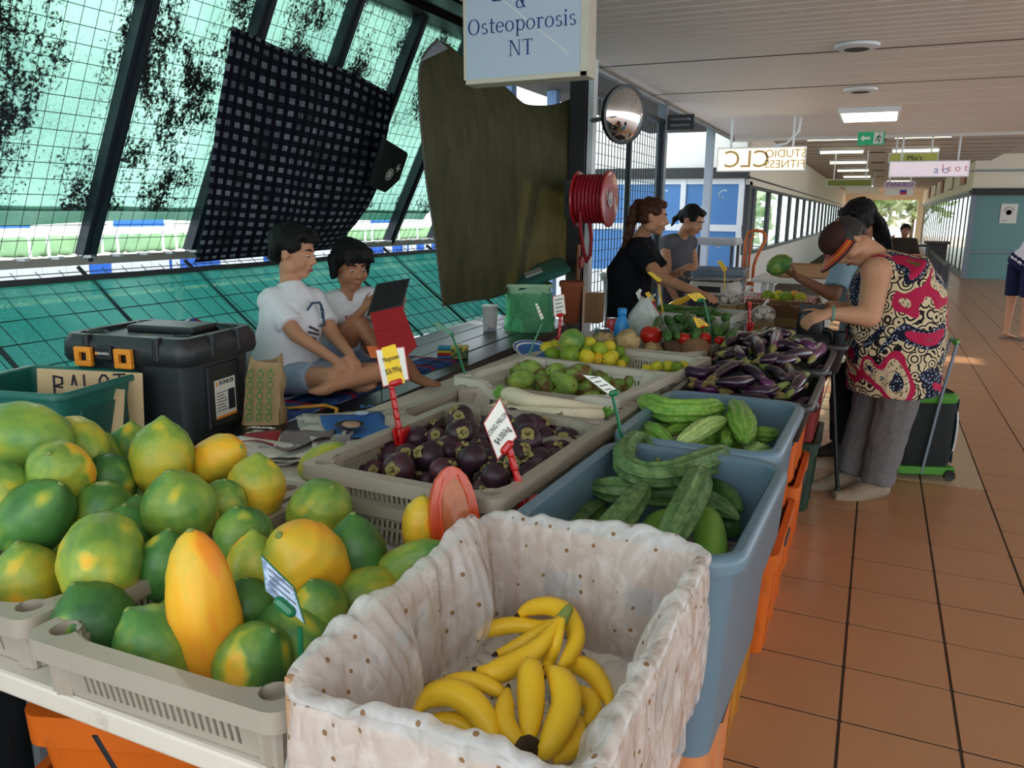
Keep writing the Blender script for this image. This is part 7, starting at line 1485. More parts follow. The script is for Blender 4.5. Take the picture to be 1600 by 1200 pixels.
text('l s o t', .13, M('pastel_pink', S(226,150,150), .5), [o for o in COL.objects if o.get('label') == 'pale pink hanging sign with pastel letters'][0], (.3, -.008, .11), (PI/2, 0, 0))
hang('hanging_sign', 'yellow-green hanging sign just behind the pale pink one', (.33, 13.0, 2.2), .64, .14, M('lime_sign', S(190,196,96), .5), words=(("Mia's", .1, .02, .06, False),), wm=MATS['ink'], top=2.75)
hang('hanging_sign', 'rounded olive green hanging sign far down the corridor', (-.66, 18, 2.03), .86, .15, M('olive_sign', S(116,128,48), .5), top=2.75)
hang('hanging_sign', 'lilac hanging sign with plum capital letters', (.3, 20, 2.06), .62, .15, M('lilac_sign', S(206,184,214), .5), words=(('PANUKU', .13, 0, .075, False),), wm=M('plum', S(96,60,110), .5), top=2.75)
fg = hang('hanging_sign', 'small flag sign in white, blue and red under the lilac sign', (.32, 21, 1.93), .6, .14, MATS['white_wall'], rods=True, top=2.75); obj('flag', MB().b2((.02, -.012, .07), (.16, -.007, .12)), M('flag_blue', S(40,60,160), .5), fg, False); obj('flag', MB().b2((.02, -.012, .02), (.16, -.007, .07)), M('flag_red', S(200,40,60), .5), fg, False)
hang('hanging_sign', 'plain pale hanging sign board at the far corridor end', (-.6, 26, 2.1), .9, .18, MATS['cream_wall'], top=2.75)
exs = thing('exit_sign', 'green running man exit sign with white arrow', 'sign', (-.205, 11.0, 2.3)); obj('box', MB().b2((-.15, 0, 0), (.15, .05, .16)), glow('exit_green', S(16,128,84), .25), exs, False, .003); obj('mount', MB().b2((-.02, .015, .16), (.02, .035, .2)), MATS['white_frame'], exs, False)
obj('white_field', MB().b2((.03, -.003, .015), (.13, .001, .145)), MATS['white_wall'], exs, False); TE = Matrix(((1, 0, 0, 0), (0, 0, -1, -.005), (0, 1, 0, 0), (0, 0, 0, 1)))
obj('arrow', MB().prism([(-.12, -.001, .08), (-.08, -.001, .12), (-.08, -.001, .095), (-.01, -.001, .095), (-.01, -.001, .065), (-.08, -.001, .065), (-.08, -.001, .04)], (0, -.003, 0)), MATS['white_wall'], exs, False)
strokes([[(.09, .11), (.075, .07), (.1, .05), (.085, .025)], [(.075, .07), (.05, .045)], [(.085, .1), (.055, .085)], [(.09, .1), (.115, .08)], [(.095, .128), (.098, .13)]], .012, M('exit_dark', S(16,110,72), .5), exs, 'running_figure', TE)
po = thing('wall_poster', 'white paper poster on the teal partition', 'poster', (2.72, 22.235, 1.32)); obj('sheet', MB().b2((-.17, 0, 0), (.17, .008, .45)), MATS['white_wall'], po, False); obj('printed_bowl', MB().lathe([(.0, -.003), (.06, -.003), (.06, 0)], 16, Matrix.Translation((0, 0, .25)) @ Matrix.Rotation(PI/2, 4, 'X')), M('poster_orange', S(196,120,80), .6), po); strokes([[(.09*math.cos(k*.4), .28+.09*math.sin(k*.4)) for k in range(9)], [(-.12, .06), (-.02, .06)]], .012, MATS['ink_grey'], po, 'lettering', TE)
# ---------------------------------------------------------------- ceiling fittings
pl2 = thing('ceiling_light', 'white rectangular ceiling light panel over the aisle', 'light', (-.2, 8.9, 2.45)); obj('frame', MB().b2((-.27, -.4, -.05), (.27, .4, 0)), MATS['white_frame'], pl2, False, .004); obj('diffuser', MB().b2((-.245, -.38, -.054), (.245, .38, -.05)), emis('panel_emission', (1, .98, .92), 2.2), pl2, False)
for k, (x, y) in enumerate(((-.25, 7.28), (-.23, 5.45))):
    dl = thing('ceiling_vent', ('round ceiling vent near the light panel', 'round ceiling vent nearest the camera')[k], 'vent', (x, y, 2.45)); obj('ring', MB().lathe([(.1, 0), (.13, -.004), (.125, -.02), (.09, -.03), (.0, -.028)], 28), MATS['white_frame'], dl); obj('slot', MB().lathe([(.06, -.0305), (.07, -.031), (.07, -.029)], 24), MATS['joint_dark'], dl)
em2 = emis('tube_emission', (1, .96, .7), 2.0)
for k, y in enumerate((14.7, 17.8, 21.3, 25, 29, 33, 38)):
    for s_ in (-1, 1):
        cl = thing('tube_light', ('first', 'second', 'third', 'fourth', 'fifth', 'sixth', 'seventh')[k]+' tube light from the bulkhead on the '+('left' if s_ < 0 else 'right')+' of the corridor ceiling', 'light', (-.85 if s_ < 0 else .48, y, 2.72), 0, 'corridor tube lights'); obj('batten', MB().b2((-.42, -.06, 0), (.42, .06, .03)), MATS['white_frame'], cl, False); obj('tube', MB().tube([(-.4, 0, -.02), (.4, 0, -.02)], .026, 8), em2, cl)
    if k < 5: vt = thing('ceiling_vent', ('first', 'second', 'third', 'fourth', 'fifth')[k]+' small dark vent in the middle of the far corridor ceiling', 'vent', (-.2, y+1, 2.75), 0, 'far ceiling vents'); obj('plate', MB().b2((-.15, -.15, -.012), (.15, .15, 0)), MATS['charcoal'], vt, False)
# ---------------------------------------------------------------- cane, suitcase, rail, lectern
cane = thing('walking_cane', 'black walking cane standing in front of the grey trousers', 'cane', (-.07, 4.36, 0)); obj('shaft', MB().tube([(0, 0, .02), (-.05, -.01, .42), (-.1, -.02, .84)], [.011, .012, .012], 10), MATS['black_plastic'], cane); obj('rubber_tip', MB().lathe([(.02, 0), (.021, .012), (.014, .04), (.012, .05)], 14), MATS['charcoal'], cane); obj('handle', MB().tube([(-.1, -.02, .84), (-.105, -.02, .87), (-.13, -.02, .88), (-.2, -.02, .875)], .013, 10), MATS['black_plastic'], cane)
su = thing('trolley_suitcase', 'dark trolley shopping case with green trim beside the woman', 'trolley', (.32, 4.98, 0), .35); gm_ = M('trim_green', S(70,140,40), .45)
b = MB(); b.rings([rr(.26, .2, .04, .06), rr(.3, .22, .05, .1), rr(.3, .22, .05, .46), rr(.26, .19, .05, .49)]); b.poly(rr(.26, .2, .04, .06)); b.poly(rr(.26, .19, .05, .49)); obj('bag_body', b, M('case_dark', S(18,24,26), .8, var=.3, scale=20), su)
obj('side_panel', MB().b2((.149, -.09, .09), (.156, .09, .46)), M('case_blue', S(22,46,56), .7, col2=S(30,70,90), lo=.5, hi=.56, scale=60), su, False, .01); obj('piping', MB().tube([(.153, .1*math.cos(k*PI/12)*1.05, .275+.2*math.sin(k*PI/12)) for k in range(25)], .005, 6, False), MATS['white_frame'], su)
obj('trim_band', MB().rings([rr(.3, .225, .05, .44), rr(.306, .23, .05, .45), rr(.306, .23, .05, .48), rr(.27, .2, .05, .495)]), gm_, su); obj('base_frame', MB().b2((-.15, -.13, .03), (.16, -.08, .075)).b2((-.15, .05, .03), (.16, .1, .075)).b2((.1, -.13, .03), (.16, .1, .07)), gm_, su, False, .006)
for s_ in (-1, 1): obj('pull_rod', MB().tube([(-.02+.0*s_, -.125, .04), (.03, -.13, .45), (.08, -.135+.02*(s_+1), .78)], .009, 8), MATS['alu'], su) if s_ < 0 else obj('pull_rod', MB().tube([(-.02, .0, .04), (.03, -.02, .45), (.08, -.05, .78)], .007, 8), MATS['alu'], su)
obj('pull_handle', MB().tube([(.06, -.15, .785), (.085, -.13, .79), (.09, -.05, .79), (.1, -.02, .785)], .013, 8), gm_, su)
for s_ in (-1, 1): obj('wheel', MB().lathe([(.01, -.012), (.03, -.014), (.03, .014), (.01, .012)], 16, Matrix.Translation((.13, -.03+s_*.1, .03)) @ Matrix.Rotation(PI/2, 4, 'X')), MATS['black_plastic'], su)
rl = thing('handrail', 'black metal handrail with uprights in the corridor', 'handrail', (.72, 10.0, 0)); obj('top_rail', MB().tube([(0, 0, .92), (.04, 4.2, .92)], .022, 8), MATS['charcoal'], rl); obj('mid_rail', MB().tube([(0, 0, .72), (.04, 4.2, .72)], .015, 8), MATS['charcoal'], rl)
for k in range(10): obj('upright', MB().tube([(.004*k, .45*k+.03, 0), (.004*k, .45*k+.03, .92)], .014 if k % 3 else .024, 7), MATS['charcoal'], rl)
rl2 = thing('handrail', 'farther dark handrail crossing the corridor behind the first', 'handrail', (.3, 16.8, 0)); obj('top_rail', MB().tube([(0, 0, .92), (.55, .2, .92)], .022, 8), MATS['charcoal'], rl2)
for x in (0, .27, .54): obj('upright', MB().tube([(x, .1, 0), (x, .1, .92)], .018, 7), MATS['charcoal'], rl2)
lc = thing('lectern', 'black covered lectern stand near the teal partition', 'lectern', (1.22, 21.0, 0)); obj('body', MB().b2((-.2, -.2, 0), (.22, .2, .84)), MATS['black_paint'], lc, False, .01); obj('top', MB().b2((-.25, -.24, .84), (.27, .24, .9)), M('lectern_top', S(60,56,54), .5), lc, False, .01)
PEOPLE = {
 'KID1': {'pelvis': (-2.144, 2.493, 0.802), 'chest': (-2.114, 2.535, 1.018), 'neck': (-2.139, 2.557, 1.159), 'head': (-2.122, 2.573, 1.288), 'shR': (-2.153, 2.458, 1.1), 'shL': (-2.098, 2.649, 1.09), 'elR': (-2.002, 2.419, 0.979), 'wrR': (-1.845, 2.437, 0.895), 'haR': (-1.797, 2.442, 0.873), 'elL': (-1.975, 2.607, 0.961), 'wrL': (-1.824, 2.506, 0.91), 'haL': (-1.78, 2.485, 0.882), 'hiR': (-2.079, 2.431, 0.798), 'hiL': (-2.134, 2.558, 0.775), 'knR': (-1.837, 2.414, 0.83), 'anR': (-1.815, 2.546, 0.777), 'toR': (-1.745, 2.555, 0.777), 'knL': (-1.739, 2.57, 0.831), 'anL': (-1.826, 2.368, 0.805), 'toL': (-1.88, 2.329, 0.79)},
 'KID2': {'pelvis': (-2.192, 2.849, 0.786), 'chest': (-2.111, 2.856, 0.946), 'neck': (-2.08, 2.867, 1.074), 'head': (-2.054, 2.857, 1.222), 'shR': (-2.153, 2.796, 1.057), 'shL': (-2.025, 2.947, 1.072), 'elR': (-2.033, 2.707, 0.927), 'wrR': (-1.899, 2.707, 1.049), 'haR': (-1.865, 2.71, 1.092), 'elL': (-1.891, 2.871, 0.971), 'wrL': (-1.78, 2.806, 1.05), 'haL': (-1.763, 2.799, 1.084), 'hiR': (-2.114, 2.773, 0.788), 'hiL': (-2.131, 2.874, 0.775), 'knR': (-1.927, 2.726, 0.992), 'anR': (-1.821, 2.722, 0.871), 'toR': (-1.717, 2.686, 0.899), 'knL': (-1.892, 2.861, 0.928), 'anL': (-1.673, 2.748, 0.789), 'toL': (-1.535, 2.684, 0.78)},
 'WOMAN1': {'pelvis': (-1.429, 5.0, 0.724), 'chest': (-1.428, 4.97, 1.086), 'neck': (-1.365, 4.95, 1.301), 'head': (-1.282, 4.92, 1.435), 'shR': (-1.342, 4.82, 1.227), 'shL': (-1.356, 5.08, 1.233), 'elR': (-1.161, 4.7, 1.079), 'wrR': (-0.899, 4.55, 1.014), 'haR': (-0.817, 4.5, 1.008), 'elL': (-1.229, 5.12, 1.023), 'wrL': (-1.115, 5.0, 1.1), 'haL': (-1.068, 4.96, 1.128)},
 'WOMAN2': {'pelvis': (-1.424, 6.35, 0.591), 'chest': (-1.441, 6.32, 1.027), 'neck': (-1.409, 6.3, 1.267), 'head': (-1.317, 6.25, 1.406), 'shR': (-1.494, 6.2, 1.219), 'shL': (-1.362, 6.42, 1.226), 'elR': (-1.466, 6.12, 0.959), 'wrR': (-1.334, 5.95, 0.814), 'haR': (-1.263, 5.9, 0.775), 'elL': (-1.297, 6.38, 0.948), 'wrL': (-1.211, 6.1, 0.807), 'haL': (-1.189, 6.05, 0.764)},
 'GRANDMA': {'pelvis': (0.133, 4.5, 0.683), 'chest': (0.107, 4.5, 1.062), 'neck': (-0.016, 4.46, 1.254), 'head': (-0.15, 4.42, 1.322), 'shL': (0.006, 4.3, 1.184), 'shR': (0.048, 4.64, 1.181), 'elL': (-0.007, 4.18, 0.98), 'wrL': (-0.189, 4.14, 0.986), 'haL': (-0.239, 4.12, 0.969), 'elR': (-0.049, 4.62, 0.942), 'wrR': (-0.192, 4.4, 0.997), 'haR': (-0.244, 4.36, 0.985)},
 'WOMAN3': {'pelvis': (-0.016, 5.15, 0.655), 'chest': (-0.069, 5.15, 1.072), 'neck': (-0.084, 5.12, 1.303), 'head': (-0.122, 5.08, 1.427), 'shL': (-0.171, 4.98, 1.182), 'shR': (-0.028, 5.3, 1.197), 'elL': (-0.206, 4.9, 1.004), 'wrL': (-0.397, 4.86, 1.101), 'haL': (-0.462, 4.85, 1.135), 'elR': (-0.046, 5.3, 0.946), 'wrR': (-0.152, 5.1, 0.921), 'haR': (-0.196, 5.05, 0.924)},
 'PASSER': {'pelvis': (1.578, 11.2, 0.917), 'chest': (1.72, 11.15, 1.162), 'neck': (1.811, 11.1, 1.129), 'head': (1.897, 11.05, 0.987), 'shR': (1.687, 11.0, 1.093), 'shL': (1.783, 11.35, 1.158), 'elR': (1.692, 10.95, 0.802), 'wrR': (1.662, 10.9, 0.583), 'haR': (1.66, 10.9, 0.494), 'elL': (1.823, 11.3, 0.785), 'wrL': (1.804, 11.2, 0.564), 'haL': (1.794, 11.2, 0.487)},
}
CR, CU, CT = (0.91, 0.414, 0.01), (-0.096, 0.188, 0.977), (0.402, -0.891, 0.211)
TABLET = [(-1.846, 2.735, 1.161), (-1.754, 2.848, 1.181), (-1.719, 2.728, 1.08), (-1.812, 2.612, 1.049)]
COVER = [(-1.806, 2.626, 1.052), (-1.72, 2.726, 1.075), (-1.613, 2.662, 0.931), (-1.63, 2.613, 0.899), (-1.72, 2.555, 0.919)]
# ---------------------------------------------------------------- people
def skin(name, a, b_):
    t = NT(name); c = t.coord(); return t.done(t.bsdf(t.mix(t.noise(9, c, 4), a, b_), .5, 0, .35, t.noise(180, c, 2), .06, .002, Subsurface_Weight=.08, Subsurface_Scale=.01))
skin('skin_a', S(176,124,94), S(196,144,112)); skin('skin_b', S(150,100,72), S(172,120,88)); skin('skin_c', S(186,138,106), S(206,156,124)); skin('skin_d', S(124,82,60), S(150,102,76))
def hairm(name, a, b_, rough=.35):
    t = NT(name); c = t.coord(); n1 = t.noise(30, t.mapping(c, (3, 3, .5)), 3); return t.done(t.bsdf(t.mix(n1, a, b_), rough, 0, .18, t.noise(60, t.mapping(c, (4, 4, .4)), 3), .7, .006))
hairm('hair_black', S(9,8,9), S(24,22,23), .55); hairm('hair_brown', S(36,20,14), S(84,48,30)); hairm('hair_grey', S(28,26,26), S(74,70,68), .5)
def clothm(name, a, var=.1, scale=10): return M(name, a, .88, var=var, scale=scale, bump=.25, bscale=240, spec=.15)
clothm('shirt_white', S(222,222,226), .05); clothm('shirt_black', S(22,24,30)); clothm('shorts_denim', S(150,166,186), .2, 30); clothm('trouser_grey', S(112,110,110), .35, 60); clothm('top_grey', S(92,92,98), .15, 60); clothm('jeans_dark', S(24,26,36)); clothm('shorts_navy', S(34,40,74)); clothm('figure_dark', S(52,46,40)); M('lips', S(150,84,74), .5); M('eye_dark', S(22,16,14), .25); M('eye_white', S(220,214,206), .35)
class Head:
    def __init__(s, c, fwd, up, h): s.c = Vector(c); f = Vector(fwd).normalized(); u = Vector(up); u = (u-f*u.dot(f)).normalized(); r = f.cross(u); s.R = Matrix((r, f, u)).transposed(); s.h = h
    def p(s, x, y, z): return s.c+s.R @ (Vector((x, y, z))*s.h)
    def ell(s, b, c, r): b.ell(s.p(*c), [q*s.h for q in r], s.R)
    def add(s, b):
        s.ell(b, (0, -.06, .14), (.345, .42, .36)); s.ell(b, (0, .1, -.1), (.27, .29, .36)); s.ell(b, (0, .24, -.4), (.13, .12, .1)); s.ell(b, (0, .31, .08), (.22, .08, .06))
        for k in (-1, 1): s.ell(b, (k*.16, .2, -.16), (.13, .15, .15)); s.ell(b, (k*.345, -.03, -.05), (.04, .085, .13)); s.ell(b, (k*.2, .0, -.28), (.09, .18, .14))
        b.blob(s.p(0, .35, .06), s.p(0, .45, -.13), .03*s.h, .055*s.h, 8)
        for k in (-1, 1): s.ell(b, (k*.055, .4, -.15), (.045, .05, .04))
        s.ell(b, (0, .36, -.28), (.1, .06, .05))
    def face(s, root, brow):
        b = MB()
        for k in (-1, 1):
            e = obj('eye', MB().ell(s.p(k*.135, .345, -.01), (.05*s.h, .03*s.h, .016*s.h), s.R), MATS['eye_white'], root); obj('iris', MB().ell(s.p(k*.14, .372, -.018), (.034*s.h, .016*s.h, .017*s.h), s.R), MATS['eye_dark'], e)
            obj('eyebrow', MB().tube([s.p(k*.05, .385, .09), s.p(k*.14, .37, .115), s.p(k*.22, .31, .09)], [.014*s.h, .02*s.h, .008*s.h], 6), MATS[brow], root)
        obj('lips', MB().blob(s.p(-.07, .395, -.285), s.p(.07, .395, -.285), .02*s.h, .02*s.h, 8).blob(s.p(-.06, .39, -.315), s.p(.06, .39, -.315), .02*s.h, .02*s.h, 8), MATS['lips'], root)
def hand(b, w, tip, nrm, side, s, curl=.5, spread=.18):
    """palm and five separate bent fingers; nrm = palm facing direction"""
    w = Vector(w); d = (Vector(tip)-w).normalized(); n = Vector(nrm); n = (n-d*n.dot(d)).normalized(); l = d.cross(n)*side   # l points to the thumb side
    pc = w+d*.085*s
    b.tube([w, w+d*.03*s, w+d*.06*s, pc, pc+d*.006*s], [(.024*s, .02*s), (.034*s, .017*s), (.04*s, .015*s), (.039*s, .012*s), (.03*s, .006*s)], 12, True, n)
    for k, (off, L) in enumerate(((.028, .072), (.0095, .08), (-.0095, .075), (-.027, .058))):
        p = pc+l*off*s-d*.008*s; dd = (d+l*(off*spread*8)).normalized(); c = curl*(1+.1*k)
        for seg, (q, r) in enumerate(((.45, .0085), (.32, .0078), (.25, .0068))):
            dd = (dd*math.cos(c*.75)+n*math.sin(c*.75)).normalized(); p2 = p+dd*L*q*s; b.blob(p, p2, r*s, (r-.0006)*s, 8); p = p2
    p = w+d*.025*s+l*.026*s; dd = (d*.6+l*.75+n*.25).normalized()
    for q, r in ((.042, .0115), (.03, .0095), (.022, .0082)):
        p2 = p+dd*q*s; b.blob(p, p2, r*s, (r-.001)*s, 8); p = p2; dd = (dd+d*.45+n*.3*curl).normalized()
def person(label, J, fwd, s, skinm, headf, headu, hh, cloth, hair=None, group='people', legs=True, hands=True, palm=None, curl=.5, face=True, brow='hair_black', base=None, waist=(.125, .1), bust=(.155, .11), hip=(.155, .12), voxel=.008, sleeve=.5, shortleg=None, neck_r=.055, arm=1.0, leg=1.0, sitting=False, foot_dir=None):
    V = {k: Vector(v) for k, v in J.items()}; f = Vector(fwd).normalized()
    base = Vector(base) if base else Vector((V['pelvis'].x, V['pelvis'].y, 0))
    root = thing('person', label, 'person', base, 0, group); L = {k: v-base for k, v in V.items()}
    b = MB(); sc = lambda t_: tuple(q*s for q in t_)
    shm = (L['shR']+L['shL'])/2; lower = L['pelvis']-(L['chest']-L['pelvis']).normalized()*.07*s; wst = L['pelvis'].lerp(L['chest'], .45)
    tor = [lower, L['pelvis'], wst, L['chest'], L['chest'].lerp(shm, .75), shm.lerp(L['neck'], .5), L['neck']+Vector((0, 0, .01))]
    trad = [sc((hip[0]*.8, hip[1]*.85)), sc(hip), sc(waist), sc(bust), sc((bust[0]*.95, bust[1]*.85)), sc((.09, .075)), sc((.06, .06))]
    b.tube(tor, trad, 16, True, f)
    H = Head(L['head'], headf, headu, hh); b.blob(L['neck'], H.p(0, -.08, -.3), neck_r*s, neck_r*.95*s); H.add(b)
    for q in 'RL':
        b.blob(shm.lerp(L['sh'+q], .35), L['sh'+q], .07*s*arm, .058*s*arm); b.blob(L['sh'+q], L['el'+q], .052*s*arm, .042*s*arm); b.blob(L['el'+q], L['wr'+q], .041*s*arm, .026*s*(1+(arm-1)*.4))
        if hands: hand(b, L['wr'+q], L['ha'+q], (palm or {}).get(q, (0, 0, -1)), 1 if q == 'R' else -1, hh/.23 if hh < .2 else s, curl)
    if legs:
        for q in 'RL':
            if 'hi'+q in L: b.blob(L['hi'+q], L['kn'+q], .078*s*leg, .055*s*leg); b.blob(L['kn'+q], L['an'+q], .054*s*leg, .034*s); d = L['to'+q]-L['an'+q]; b.tube([L['an'+q]-d*.25+Vector((0, 0, -.012*s)), L['an'+q]+d*.1+Vector((0, 0, -.01*s)), L['an'+q]+d*.6-Vector((0, 0, .01*s)), L['to'+q]], [.028*s, (.034*s, .034*s), (.04*s, .024*s), (.036*s, .014*s)], 10, True, (0, 0, 1))
            if 'to'+q in L:
                d = (L['to'+q]-L['an'+q]).normalized(); sd = d.cross(Vector((0, 0, 1))).normalized()
                for k in range(5): p = L['to'+q]+sd*(.026-.013*k)*s; b.blob(p-d*.012*s, p+d*(.014-.003*k)*s, .0075*s, .0065*s, 6)
    obj('body', remesh(b, voxel, 5), MATS[skinm], root)
    if face: H.face(root, brow)
    if hair: obj('hair', remesh(hair(MB(), H), voxel*.9, 4, .006*hh/.2, 30), MATS[brow], root)
    for name, kind, mat_, wr in cloth:
        b = MB()
        if kind == 'shirt':
            b.tube(tor[1:], [(x*1.1+.012, y*1.12+.012) for x, y in trad[1:-1]]+[(.068*s, .066*s)], 18, True, f)
            for q in 'RL': e = L['sh'+q].lerp(L['el'+q], sleeve); b.blob(shm.lerp(L['sh'+q], .4), L['sh'+q], .084*s*arm, .074*s*arm); b.tube([L['sh'+q].lerp(L['el'+q], -.12), L['sh'+q], L['sh'+q].lerp(L['el'+q], sleeve*.5), e], [.05*s*arm, .068*s*arm, .07*s*arm, .074*s*arm], 14)
        elif kind == 'vest':
            b.tube(tor[1:6], [(x*1.08+.008, y*1.1+.01) for x, y in trad[1:6]], 18, True, f)
        elif kind == 'blouse':
            b.tube([lower-Vector((0, 0, .05*s))]+tor[1:], [(hip[0]*1.14*s+.016, hip[1]*1.14*s+.016)]+[(x*1.1+.022, y*1.12+.022) for x, y in trad[1:-1]]+[(.07*s, .07*s)], 18, True, f)
            for q in 'RL': b.blob(shm.lerp(L['sh'+q], .3), L['sh'+q].lerp(shm, .12), .09*s, .085*s)
        elif kind == 'shorts':
            b.tube([lower, L['pelvis'], L['pelvis'].lerp(wst, .5)], [sc((hip[0], hip[1])), tuple(x*1.08+.012 for x in trad[1]), tuple(x*1.05+.012 for x in trad[1])], 16, True, f)
            for q in 'RL': b.blob(L['hi'+q], L['hi'+q].lerp(L['kn'+q], .3), .088*s*leg, .084*s*leg); b.tube([L['hi'+q], L['hi'+q].lerp(L['kn'+q], .3), L['hi'+q].lerp(L['kn'+q], shortleg or .62)], [.085*s*leg, .088*s*leg, .085*s*leg], 14)
        elif kind == 'trousers':
            b.tube([lower-Vector((0, 0, .03)), L['pelvis'], L['pelvis'].lerp(wst, .6)], [tuple(x*1.0+.008 for x in trad[1]), tuple(x*1.05+.012 for x in trad[1]), tuple(x*1.03+.012 for x in trad[1])], 16, True, f)
            for q in 'RL': b.blob(L['hi'+q], L['kn'+q], .098*s*leg, .08*s*leg); b.tube([L['kn'+q]+Vector((0, 0, .04)), L['kn'+q], L['kn'+q].lerp(L['an'+q], .5), L['an'+q].lerp(L['kn'+q], .06)], [.07*s*leg, .082*s*leg, .074*s*leg, .07*s*leg], 14)
        o = obj(name, remesh(b, voxel, 5, wr, 11), mat_ if not isinstance(mat_, str) else MATS[mat_], root)
    root['_'] = 0; del root['_']
    return root, L, H, base
CRv, CUv, CTv = Vector(CR), Vector(CU), Vector(CT)
def short_hair(b, H):
    H.ell(b, (0, -.12, .2), (.4, .44, .37)); H.ell(b, (0, .12, .36), (.34, .3, .19)); H.ell(b, (0, -.32, -.02), (.33, .2, .3))
    for k in (-1, 1): H.ell(b, (k*.3, -.05, .15), (.11, .32, .18)); H.ell(b, (k*.31, .1, .2), (.08, .12, .14))
    for k in range(9): x = -.24+.06*k; b.blob(H.p(x, .28, .42), H.p(x*1.05, .42, .24+.03*(k % 2)), .055*H.h, .02*H.h, 7)
    return b
def bob_hair(b, H):
    short_hair(b, H)
    for k in range(11): x = -.3+.06*k; b.blob(H.p(x, .3, .4), H.p(x*1.1, .4, .16-.03*(k % 2)), .06*H.h, .022*H.h, 7)
    for k in (-1, 1): b.blob(H.p(k*.36, .06, .2), H.p(k*.36, .02, -.24), .1*H.h, .06*H.h); b.blob(H.p(k*.33, -.16, .1), H.p(k*.32, -.2, -.32), .14*H.h, .08*H.h)
    b.blob(H.p(0, -.34, 0), H.p(0, -.32, -.3), .2*H.h, .12*H.h); return b
k1dir = (CRv*.85+CTv*.5)
r1, L1, H1, B1 = person('boy in white T-shirt sitting cross-legged, looking at the tablet', PEOPLE['KID1'], k1dir, .74, 'skin_a', CRv*.93+CTv*.12-CUv*.22, (0, 0, 1), .2, [('shirt', 'shirt', 'shirt_white', .006), ('shorts', 'shorts', 'shorts_denim', .005)], short_hair, group='children on the bench', palm={'R': (-.3, .3, -1), 'L': (-.3, -.3, -1)}, base=(-2.14, 2.5, .727), voxel=.0065, sleeve=.74, bust=(.17, .12), waist=(.155, .125), hip=(.17, .14), curl=.55)
k2dir = (CRv*.55+CTv*.8)
r2, L2, H2, B2 = person('child in white T-shirt holding up a tablet with knees raised', PEOPLE['KID2'], k2dir, .7, 'skin_b', CRv*.55+CTv*.72-CUv*.42, (0, 0, 1), .2, [('shirt', 'shirt', 'shirt_white', .006), ('shorts', 'shorts', 'shorts_denim', .005)], bob_hair, group='children on the bench', palm={'R': (.5, .5, .2), 'L': (-.6, -.2, .2)}, base=(-2.19, 2.85, .727), voxel=.0065, sleeve=.7, bust=(.17, .12), waist=(.15, .12), hip=(.165, .14), curl=.7)
# prints on the T-shirts
def decal(root, base, H_c, fwd, prims, m, name, lab=None):
    f = Vector(fwd).normalized(); u = Vector((0, 0, 1)); u = (u-f*u.dot(f)).normalized(); r = f.cross(u); T_ = Matrix((r, u, f)).transposed().to_4x4(); T_.translation = Vector(H_c)
    return strokes(prims, .009, m, root, name, T_, .004, label=lab)
decal(r1, B1, L1['chest']+k1dir.normalized()*.115, k1dir, [[(-.05, -.03), (-.052, .03), (-.04, .06), (0, .062), (.03, .04)], [(-.05, -.03), (-.03, -.032)], [(-.045, 0), (-.047, .02)], [(-.044, .03), (-.046, .05)]], M('print_blue', S(60,84,110), .7), 'shirt_print', 'blue figure print'); decal(r1, B1, L1['chest']+k1dir.normalized()*.112-Vector((0, 0, .05)), k1dir, [[(-.02, 0), (.02, .02)], [(-.02, -.015), (.03, .0)], [(0, -.03), (.04, -.015)]], M('print_dark', S(70,60,66), .7), 'shirt_print')
decal(r2, B2, L2['chest']+k2dir.normalized()*.105+Vector((0, 0, .03)), k2dir, [[(-.04, 0), (-.035, .014)], [(-.02, 0), (-.015, .014)], [(0, 0), (.005, .014)], [(.02, 0), (.025, .014)]], M('print_red', S(170,60,70), .7), 'shirt_print')
# tablet and its red cover
TQ = [Vector(p) for p in TABLET]; tb_ = thing('tablet', 'dark tablet in a black case held up by the child', 'tablet', TQ[3]); q = [p-TQ[3] for p in TQ]; n_ = (q[1]-q[0]).cross(q[3]-q[0]).normalized(); n_ = n_ if n_.dot(CTv) > 0 else -n_
obj('case', MB().prism([p-n_*.012 for p in q], n_*.012), M('case_grey2', S(40,42,46), .5), tb_, False, .003); mid = sum(q, Vector())/4; obj('back_plate', MB().prism([mid+(p-mid)*.86+n_*.0002 for p in q], n_*.001), M('gloss_dark', S(26,26,30), .12), tb_, False); obj('painted_reflection', MB().prism([mid+(p-mid)*.45+n_*.0012 for p in q], n_*.0006), M('reflection_brown', S(92,70,56), .3), tb_, False)  # brown reflection on the glossy face is painted as a flat panel
CQ = [Vector(p) for p in COVER]; cv_ = thing('tablet_cover', 'red folding cover hanging below the tablet', 'cover', CQ[0]); q = [p-CQ[0] for p in CQ]; obj('panel', MB().prism([q[0], q[1], q[1].lerp(q[2], .5), q[0].lerp(q[4], .5)], n_*.004), M('cover_red', S(158,24,30), .6), cv_, False); obj('panel', MB().prism([q[0].lerp(q[4], .505), q[1].lerp(q[2], .505), q[2], q[3], q[4]], n_*.004), MATS['cover_red'], cv_, False)
